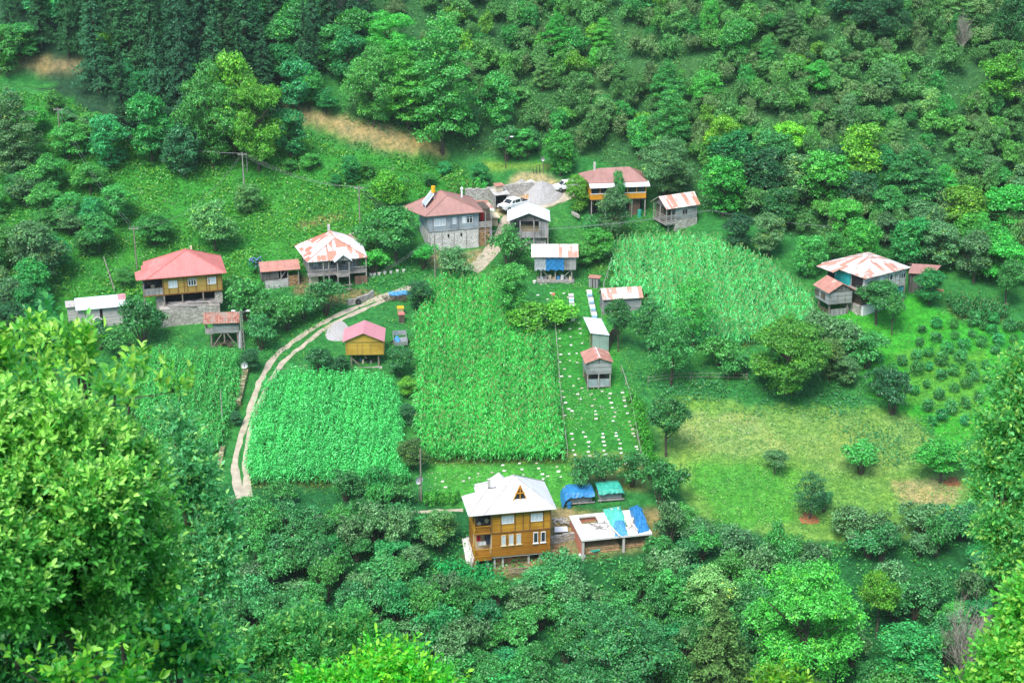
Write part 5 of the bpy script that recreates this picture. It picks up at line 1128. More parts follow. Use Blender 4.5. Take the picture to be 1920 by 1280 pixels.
# ===== pickup =====
def wheel(par, x, y, r=.38, sd=1):
    m = MB(); m.tube([(x, y-.12, r), (x, y+.12, r)], r, 14); w = m.build('wheel', 'tyre', par); m = MB(); m.tube([(x, y+sd*.121, r), (x, y+sd*.135, r)], r*.55, 10); m.build('rim', 'steel', w)
def prof(m, pts, y0, y1):
    n = len(pts); m.add([(x, y0, z) for x, z in pts]+[(x, y1, z) for x, z in pts], [tuple(range(n-1, -1, -1)), tuple(range(n, 2*n))]+[(i, (i+1) % n, n+(i+1) % n, n+i) for i in range(n)])
def truck(loc, rot, label):
    t = empty('pickup_truck', loc, rot, label, 'pickup truck'); m = MB()
    prof(m, [(-2.6, .5), (2.55, .45), (2.65, .7), (2.55, 1.0), (1.5, 1.12), (.95, 1.12), (-2.6, 1.08)], -.9, .9); m.build('body', 'car', t)
    m = MB(); prof(m, [(1.5, 1.121), (.75, 1.72), (.4, 1.78), (-.75, 1.76), (-1.0, 1.121)], -.8, .8); m.build('cab', 'car', t)
    m = MB(); m.slab([(1.42, -.7, 1.2), (1.42, .7, 1.2), (.83, .66, 1.68), (.83, -.66, 1.68)], .03, (-1, 0, -1)); m.build('windscreen', 'glass', t)
    for sd in (-1, 1):
        for a, b, c in ((.45, 1.12, .72), (-.7, .3, .3)):
            m = MB(); y = sd*.805; m.add([(a, y, 1.2), (b, y, 1.2), (c, y, 1.66), (a+(.06 if a < 0 else 0), y, 1.66)], [(0, 1, 2, 3)]); m.build('side_window', 'glass', t)
        m = MB(); m.box(2.53, 2.62, sd*.62-.2, sd*.62+.2, .82, .98); m.build('headlight', 'steel', t); wheel(t, 1.65, sd*.8, .4, sd); wheel(t, -1.65, sd*.8, .4, sd)
        m = MB(); m.box(.95, 1.1, sd*1.0-.1, sd*1.0+.1, 1.15, 1.32); m.build('mirror', 'car', t)
    m = MB(); m.box(-2.45, -1.1, -.75, .75, 1.0, 1.13); m.build('load_bed', 'dark', t); m = MB(); m.box(2.5, 2.68, -.85, .85, .42, .62); m.build('bumper', 'dim', t)
    m = MB(); m.box(2.6, 2.68, -.4, .4, .7, .9); m.build('grille', 'dark', t)
    m = MB(); m.tube([(-1.15, -.7, 1.1), (-1.3, -.65, 1.65), (-1.3, .65, 1.65), (-1.15, .7, 1.1)], .04, 6); m.build('roll_bar', 'steel', t); return t
p = at(963, 392); truck((p.x, p.y, p.z+.05), R(-139), 'white double cab pickup parked in front of the retaining wall')
def car(loc, rot, label):
    t = empty('parked_car', loc, rot, label, 'car'); m = MB(); prof(m, [(-2.1, .4), (2.1, .38), (2.15, .75), (1.2, .92), (-2.1, .95)], -.85, .85); m.build('body', 'car', t)
    m = MB(); prof(m, [(1.15, .921), (.5, 1.45), (-1.3, 1.48), (-1.9, .951)], -.74, .74); m.build('cabin', 'car', t)
    m = MB(); m.slab([(1.1, -.65, .98), (1.1, .65, .98), (.58, .6, 1.42), (.58, -.6, 1.42)], .03, (-1, 0, -1)); m.build('windscreen', 'glass', t)
    for sd in (-1, 1):
        m = MB(); m.add([(-1.5, sd*.745, 1.0), (.95, sd*.745, 1.0), (.45, sd*.745, 1.38), (-1.25, sd*.745, 1.4)], [(0, 1, 2, 3)]); m.build('side_window', 'glass', t); wheel(t, 1.3, sd*.75, .32, sd); wheel(t, -1.3, sd*.75, .32, sd)
p = at(1062, 356); car((p.x, p.y, p.z+.05), R(200), 'white car half hidden by the tree left of the orange balcony house')

def heap(name, label, px, py, rx, ry, hz_, mat, cat, seed=1, n=22, mrings=9):
    p = at(px, py); m = MB(); rr = random.Random(seed); vs = [(0, 0, hz_)]; fs = []
    for j in range(1, mrings+1):
        f = j/mrings
        for i in range(n):
            a = 2*math.pi*i/n; k = 1+.09*math.sin(3*a+seed)+rr.uniform(-.03, .03); x_, y_ = rx*f*k*math.cos(a), ry*f*k*math.sin(a)
            z_ = float(H(p.x+x_, p.y+y_))-p.z+hz_*max(0, (1-f**1.15))*rr.uniform(.94, 1.06)-(.05 if j == mrings else 0); vs.append((x_, y_, z_))
    fs = [(0, 1+i, 1+(i+1) % n) for i in range(n)]+[(1+(j-1)*n+i, 1+j*n+i, 1+j*n+(i+1) % n, 1+(j-1)*n+(i+1) % n) for j in range(1, mrings) for i in range(n)]
    m.add(vs, fs); return tag(m.build(name, mat, loc=p), label, cat)
heap('gravel_pile', 'big cone of grey gravel beside the lane above the open barn', 1016, 366, 3.2, 2.7, 2.3, 'gravel', 'gravel pile')
heap('rubble_pile', 'heap of pale stone rubble left of the big gravel cone', 978, 349, 1.4, 1.1, 1.2, 'rubble', 'rubble', 4)
heap('sand_pile', 'small white heap between the rubble and the gravel cone', 995, 348, 1.1, .9, 1.0, 'hive_w', 'heap', 6)
heap('gravel_pile', 'low spread of grey gravel beside the lane by the yellow granary', 634, 622, 1.8, 2.6, .4, 'gravel', 'gravel pile', 3)
heap('firewood_pile', 'small heap of split firewood behind the pickup', 988, 373, 1.1, .8, .8, 'log', 'firewood', 5)
heap('board_pile', 'pale pile of boards on the bench above the gravel', 975, 287, 1.6, .9, .5, 'log', 'boards', 8)
heap('litter_mound', 'ring of brown litter under the dark egg shaped tree', 1517, 972, 1.3, 1.2, .2, 'mulch', 'litter', 9)
heap('litter_mound', 'patch of brown litter under the round tree at the right meadow edge', 1785, 903, 1.2, 1.0, .12, 'mulch', 'litter', 10)
# ===== small white slabs =====
Z2 = [(82,38),(180,38),(57,103),(288,68),(226,152),(326,180),(445,250),(574,218),(668,244),(815,232),(94,215),(113,288),(274,252),(306,312),(478,313),(657,300),(832,286),(834,326),(678,356),(130,354),(452,391),(168,429),(690,414),(848,396),(208,453),(488,454),(728,470),(870,480),(127,506),(492,494),(326,544),(494,545),(716,524),(700,574),(895,583),(912,628),(205,726),(342,708),(577,727),(735,716),(370,763),(580,768),(738,752),(940,724),(932,675),(215,790),(406,826),(586,820),(768,797),(958,755),(242,860),(410,879),(600,866),(786,843),(978,880),(992,912),(786,904),(402,942),(590,928),(242,978),(222,924),(418,992),(612,976),(797,957),(1000,968),(634,1014),(233,1041),(1020,1047),(474,1065),(666,1062),(266,1112),(850,1088),(27,1122),(45,1178),(74,1243)]
Z8 = [(60,240),(238,213),(408,216),(188,297),(464,270),(716,181),(238,360),(160,497),(335,504),(265,592),(396,578),(461,605),(608,612),(352,712),(487,690),(620,690),(630,749),(497,795),(350,820),(356,922),(501,906),(648,882),(364,1030),(478,1023),(576,1016),(358,1132),(487,1115),(587,1138),(414,1225)]
Z3 = [(1002,48),(1098,47),(1213,67),(1110,76),(1015,82),(1131,109),(1220,94),(1024,112),(1135,136),(908,58),(847,99),(917,89),(770,105),(800,30),(686,147),(569,150),(585,182),(720,130),(1325,62),(1310,28),(1160,120),(1422,40),(1396,6)]
m = MB(); m.slab([(-.26, -.2, .09), (.24, -.23, .1), (.27, .19, .12), (-.22, .22, .09)], .1); SL = [m.mesh('white_slab', q) for q in (M['pslab'], M['pslab'], M['hive_w'], m_plain('dusty_slab', (.45, .42, .32), .9, .2, 3))]
pos = [(1040+a/6.4, 700+b/6.4) for a, b in Z2]+[(1000+a/7.11, 520+b/7.11) for a, b in Z8]+[(640+a/3, 853+b/3) for a, b in Z3]
for i, q in enumerate(pos):
    p = at(*q); o = bpy.data.objects.new('white_slab', random.choice(SL)); col.objects.link(o); o.location = (p.x, p.y, p.z+.02); o.rotation_euler.z = random.uniform(-.5, .5); k = random.uniform(.5, .9); o.scale = (k, k*random.uniform(.8, 1.2), .7); o['kind'] = 'thing'
    tag(o, 'small white slab lying in the grass of the apiary garden' if q[1] < 862 else 'small white slab in the grass uphill of the timber house', 'slab', 'white slabs in the long garden strip' if q[1] < 862 else 'white slabs near the timber house')
# ===== bee hives =====
def hive(p, rot, mat, label, group, s=1.0, lid='hive_w', h_=.55):
    m = MB(); m.box(-.26*s, .26*s, -.3*s, .3*s, .12, .12+h_*s); o = m.build('bee_hive', mat, loc=p, rot=rot); tag(o, label, 'hive', group)
    m = MB(); m.box(-.3*s, .3*s, -.34*s, .34*s, .123+h_*s, .2+h_*s); m.build('lid', lid, o); m = MB(); m.box(-.22*s, .22*s, -.25*s, .25*s, -.15, .118); m.build('stand', 'post', o)
for i in range(13):
    p = at(1070.5+i*.28, 562+i*3.3); hive(p, .05, ('hive_w', 'hive_b', 'hive_w', 'hive_w', 'hive_t')[i % 5], 'bee hive in the left of the two hive rows in the garden strip', 'hives of the left row', 1.15, ('hive_w', 'hive_b', 'hive_w', 'steel')[i*7 % 4])
for i in range(15):
    p = at(1104.5+i*.75, 555+i*3.4); hive(p, -.1, ('hive_w', 'hive_w', 'hive_b', 'hive_t', 'hive_w')[i % 5], 'bee hive in the right of the two hive rows in the garden strip', 'hives of the right row', 1.15, ('hive_w', 'hive_w', 'hive_b', 'steel')[i*5 % 4])
hive(at(751, 588), .1, 'hive_t', 'tall yellow lidded hive in the grass behind the yellow granary', None, 1.6, 'yellow', .5)
hive(at(753, 603), .1, 'dim', 'dark hive with a coral red lid in front of the yellow lidded one', None, 1.5, 'rcoral', .7)
# trailer
p = at(752, 655); t = empty('farm_trailer', p, .12, 'open farm trailer holding blue plastic and leaves, right of the yellow granary', 'trailer')
m = MB(); m.box(-.95, .95, 0, 3.3, .6, .7); m.box(-.95, -.88, 0, 3.3, .7, 1.1); m.box(.88, .95, 0, 3.3, .7, 1.1); m.box(-.87, .87, 0, .07, .7, 1.1); m.box(-.95, .95, 3.31, 3.4, .6, 1.5); m.build('tub', 'steel', t)
m = MB(); m.blob((-.4, 1.6, .8), (.4, 1.5, .35)); m.build('blue_sheet', 'blue2', t); wheel(t, -1.0, 1.6, .35, -1); wheel(t, 1.0, 1.6, .35, 1); m = MB(); m.bar((0, 0, .6), (0, -1.4, .4), .1); m.build('drawbar', 'steel', t)
# blue plastic on brush
for i, (px_, py_) in enumerate(((740, 555), (757, 553))):
    m = MB(); m.blob((0, 0, .3), (.9, .5, .35), 12, 7, .3); tag(m.build('plastic_sheet', 'blue2', loc=at(px_, py_)), ('crumpled blue plastic sheet on the brush beside the lane', 'second scrap of blue plastic, nearer the dark bush by the lane')[i], 'plastic')
m = MB(); rr = random.Random(3)
for i in range(80): a = rr.uniform(0, 3.14); x_, y_ = rr.uniform(-1.6, 1.6), rr.uniform(-.8, .8); m.bar((x_, y_, rr.uniform(0, .4)), (x_+math.cos(a)*.9, y_+math.sin(a)*.9, rr.uniform(.1, .8)), .05)
tag(m.build('brush_pile', 'bark', loc=at(745, 563)), 'pile of cut branches beside the lane bend', 'branches')
# ===== poles, dishes, wires =====
TOP = {}
def pole(key, px_, yb, yt, label, arm=None, mat='post', r=.11, lattice=False):
    p = at(px_, yb); d = p.y*CP-p.z*SP; h_ = (yb-yt)/(F/d)/math.cos(math.atan2(-p.z, p.y)); TOP[key] = Vector((p.x, p.y, p.z+h_))
    t = empty('utility_pole', p, 0, label, 'utility pole'); m = MB()
    if lattice:
        for a, b in ((-.22, -.12), (.22, -.12), (.22, .12), (-.22, .12)): m.bar((a, b, -.5), (a*.55, b*.55, h_), .06)
        k = int(h_/.7)
        for i in range(k): z_ = h_*i/k; m.bar((-.22, -.12, z_), (.2, -.12, z_+h_/k), .04); m.bar((.22, -.12, z_+h_/k*.9), (-.2, -.12, z_+h_/k), .04)
    else: m.tube([(0, 0, -.6), (0, 0, h_)], [r, r*.75], 8)
    m.build('post', mat, t)
    if arm == 'cross':
        m = MB(); m.box(-.7, .7, -.05, .05, h_-.35, h_-.25)
        for x_ in (-.6, 0, .6): m.tube([(x_, 0, h_-.25), (x_, 0, h_-.08)], .05, 6)
        m.build('crossarm', 'postg', t)
    if arm == 'lamp':
        for sd in ((1, -1) if lattice else (1,)):
            m = MB(); m.bar((0, 0, h_-.3), (sd*.8, -.1, h_), .06); a_ = m.build('lamp_arm', 'steel', t); m = MB(); m.blob((sd*1.0, -.1, h_+.02), (.32, .16, .1), 10, 6, 0); m.build('lamp_head', 'white', a_)
    return t
pole('a', 458, 355, 287, 'tall grey power pole standing in the bright undergrowth slope', 'cross', 'postg')
pole('b', 464, 322, 264, 'thinner power pole just uphill of the tall grey one', None, 'postg', .08)
pole('c', 114, 265, 203, 'power pole standing far up the left slope', 'cross')
pole('d', 675, 420, 350, 'wooden power pole above the patchwork roof house', 'cross')
pole('e', 257, 505, 426, 'wooden power pole behind the coral roofed house', 'cross')
pole('f', 816, 520, 440, 'wooden power pole in front of the whitewashed stone base', None)
pole('g', 418, 800, 730, 'plain post standing at the edge of the left corn plot', None, 'postg', .08)
pole('h', 790, 938, 843, 'wooden power pole with a dish beside the blue green corn', None)
pole('i', 456, 655, 583, 'lattice steel pole with two lamp heads beside the tiled granary', 'lamp', 'postg', lattice=True)
pole('j', 948, 316, 257, 'street lamp pole on the grassy bench above the pickup', 'lamp', 'dim', .07)
pole('k', 1587, 478, 443, 'short dark pole among the trees behind the striped hip roof house', None, 'dim', .1)
for k_, px_, yb, yt in (('l', 1708, 468, 425),): pole(k_, px_, yb, yt, 'slim pole among the trees right of the short dark pole', 'cross', 'postg', .08)
def dish(px_, py_, label, hh=1.5, r=.45, rot=0, mt='white'):
    p = at(px_, py_); t = empty('satellite_dish', p, rot, label, 'satellite dish'); m = MB(); m.tube([(0, 0, -.3), (0, 0, hh)], .05, 6); m.build('mast', 'post', t)
    m = MB(); vs = []; n = 14
    for j in range(5): vs += [(r*j/4*math.cos(2*math.pi*i/n), -.12-.0*j+.16*(1-(j/4)**2)*1.0, hh+r*j/4*math.sin(2*math.pi*i/n)) for i in range(n)]
    m.add(vs, [(j*n+i, j*n+(i+1) % n, (j+1)*n+(i+1) % n, (j+1)*n+i) for j in range(4) for i in range(n)]); m.build('reflector', mt, t); m = MB(); m.bar((0, -.1, hh-r), (0, -.6, hh), .04); m.build('feed_arm', 'steel', t)
dish(459, 702, 'white satellite dish on a post at the corner of the left corn plot', 1.4, .5, .3)
dish(786, 938, 'white satellite dish low beside the pole by the blue green corn', 2.8, .55, .7)
dish(1018, 317, 'grey satellite dish on a mast by the short picket fence', 1.7, .36, -.2, 'steel')
def wires(label, a, b, sag, n=1, off=.5, dz=0):
    A, B = (TOP[k] if isinstance(k, str) else k for k in (a, b)); A = A+Vector((0, 0, -.1+dz)); B = B+Vector((0, 0, -.1+dz)); s_ = (B-A); pr = Vector((1, 0, 0))
    for i in range(n):
        o = pr*((i-(n-1)/2)*off*1.2); m = MB(); m.tube([(A+o-A).lerp(B+o-A, t/16)-Vector((0, 0, sag*4*(t/16)*(1-t/16))) for t in range(17)], .011, 4, False)
        tag(m.build('power_cable', 'wire', loc=A), label, 'cable', 'cables '+label.split(' ', 2)[2] if n > 1 else None)
wires('power cable spanning between the far left pole and the tall grey pole', 'c', 'a', 1.8, 3)
wires('power cable running from the tall grey pole to the pole above the patchwork house', 'a', 'd', 1.2, 3)
wires('sagging cable from the tall grey pole down to the pole behind the coral house', 'a', 'e', 3.0, 2, .25)
wires('power cable from the far left pole down to the pole behind the coral house', 'c', 'e', 2.0, 2, .4)
wires('power cable crossing the bushes towards the whitewashed stone base', 'd', 'f', 1.0, 3)
wires('power cable dropping from the pole by the whitewashed base to the porch house', 'f', at(688, 540)+Vector((0, 0, 1.5)), .6, 2, .4)
wires('power cable passing in front of the orange balcony house', TOP['f']+Vector((0, 0, .5)), at(1330, 440)+Vector((0, 0, 4.0)), 1.0, 3)
wires('power cable reaching the pole among the trees behind the striped house', at(1330, 440)+Vector((0, 0, 4.0)), 'l', 1.0, 2)
wires('power cable crossing the upper right corner of the hillside', at(1700, -60)+Vector((0, 0, 11)), at(2010, 200)+Vector((0, 0, 9)), 1.0, 2, 2.6)
# ===== fences =====
def fence(label, pts, hgt=1.1, step=2.2, rails=2, mat='post', w=.09):
    P = [at(*p) for p in pts]; c = P[0]; t = empty('fence', c, 0, label, 'fence'); m = MB(); last = None
    for a, b in zip(P[:-1], P[1:]):
        n = max(1, int((b-a).length/step))
        for i in range(n+1):
            q = a.lerp(b, i/n); q.z = float(H(q.x, q.y)); q = q-c; k = MB(); k.bar((q.x, q.y, q.z-.3), (q.x+random.uniform(-.05, .05), q.y, q.z+hgt*random.uniform(.9, 1.15)), w)
            k.build('post', mat, t)
            if last is not None and (q-last).length > .1:
                for r_ in range(rails): z_ = Vector((0, 0, hgt*(.9-.45*r_))); m.bar(last+z_, q+z_, .05)
            last = q
    if m.v: m.build('rail', mat, t)
fence('rough pole fence below the slim dark trees', [(1215, 720), (1260, 714), (1330, 712), (1400, 714)], 1.1, 2.0)
fence('thin stake fence along the right edge of the middle corn', [(1040, 612), (1046, 680), (1052, 760), (1064, 858)], 1.3, 3.0, 1, 'postg', .07)
fence('stake fence between the garden strip and the pale corn', [(1130, 455), (1146, 500), (1132, 545), (1128, 600)], 1.3, 2.6, 1, 'postg', .07)
fence('stake fence along the right edge of the garden strip', [(1165, 700), (1180, 745), (1205, 880)], 1.2, 2.6, 1, 'postg', .07)
fence('small wooden fence at the lane corner of the blue green corn', [(512, 722), (519, 706), (545, 702), (575, 697)], 1.1, 2.0, 1)
fence('short upright picket fence near the grey satellite dish', [(1000, 326), (1012, 324), (1026, 322)], 1.3, .5, 1, 'dim', .1)
# bits
for i, (a, b) in enumerate(((695, 517), (702, 517), (711, 516), (722, 514), (733, 513), (745, 511), (757, 510), (688, 433), (695, 430), (683, 437), (1002, 531))):
    m = MB(); m.tube([(0, 0, 0), (0, 0, .4)], [.2, .26], 10); tag(m.build('white_tub', 'hive_w', loc=at(a, b)), 'white tub standing in the grass near the patchwork roof house' if i < 10 else 'lone white tub left of the blue tarp granary', 'tub', 'white tubs in the grass' if i < 10 else None)
m = MB(); m.tube([(0, 0, 0), (0, 0, 1.1)], .05, 6); t = m.build('bird_box', 'post', loc=at(1037, 567)); m = MB(); m.box(-.25, .25, -.2, .2, 1.1, 1.4); m.build('box', 'brick', t); tag(t, 'reddish box on a short post in the apiary garden', 'post box')
m = MB(); m.tube([(0, 0, 0), (.3, -.02, .3), (.3, .3, 0)], .01, 4)
m = MB(); n = 16; m.add([(.42*k*math.cos(2*math.pi*i/n), -.1+.2*j, .42+.42*k*math.sin(2*math.pi*i/n)) for j in (0, 1) for k in (1, .55) for i in range(n)], [(o+i, o+(i+1) % n, q+(i+1) % n, q+i) for o, q in ((0, n), (n, 3*n), (3*n, 2*n), (2*n, 0)) for i in range(n)]); tag(m.build('old_tyre', 'tyre', loc=at(672, 571)), 'old black tyre leaning on the plank retaining wall', 'tyre')
p = at(1073, 400)
m = MB(); m.bar((0, 0, .1), (.9, -2.6, .3), .3, .5); tag(m.build('boulder_edge', 'rubble', loc=p), 'row of pale edge stones left of the orange balcony house', 'stones')
for i, (a, b) in enumerate(((1090, 1043), (1105, 1045))):
    m = MB(); m.blob((0, 0, .2), (.35, .3, .25)); tag(m.build('plastic_bag', 'white', loc=at(a-12*i, b)), ('white plastic bag in front of the flat roofed shed', 'white bag at the foot of the left concrete post of the shed')[i], 'bag')
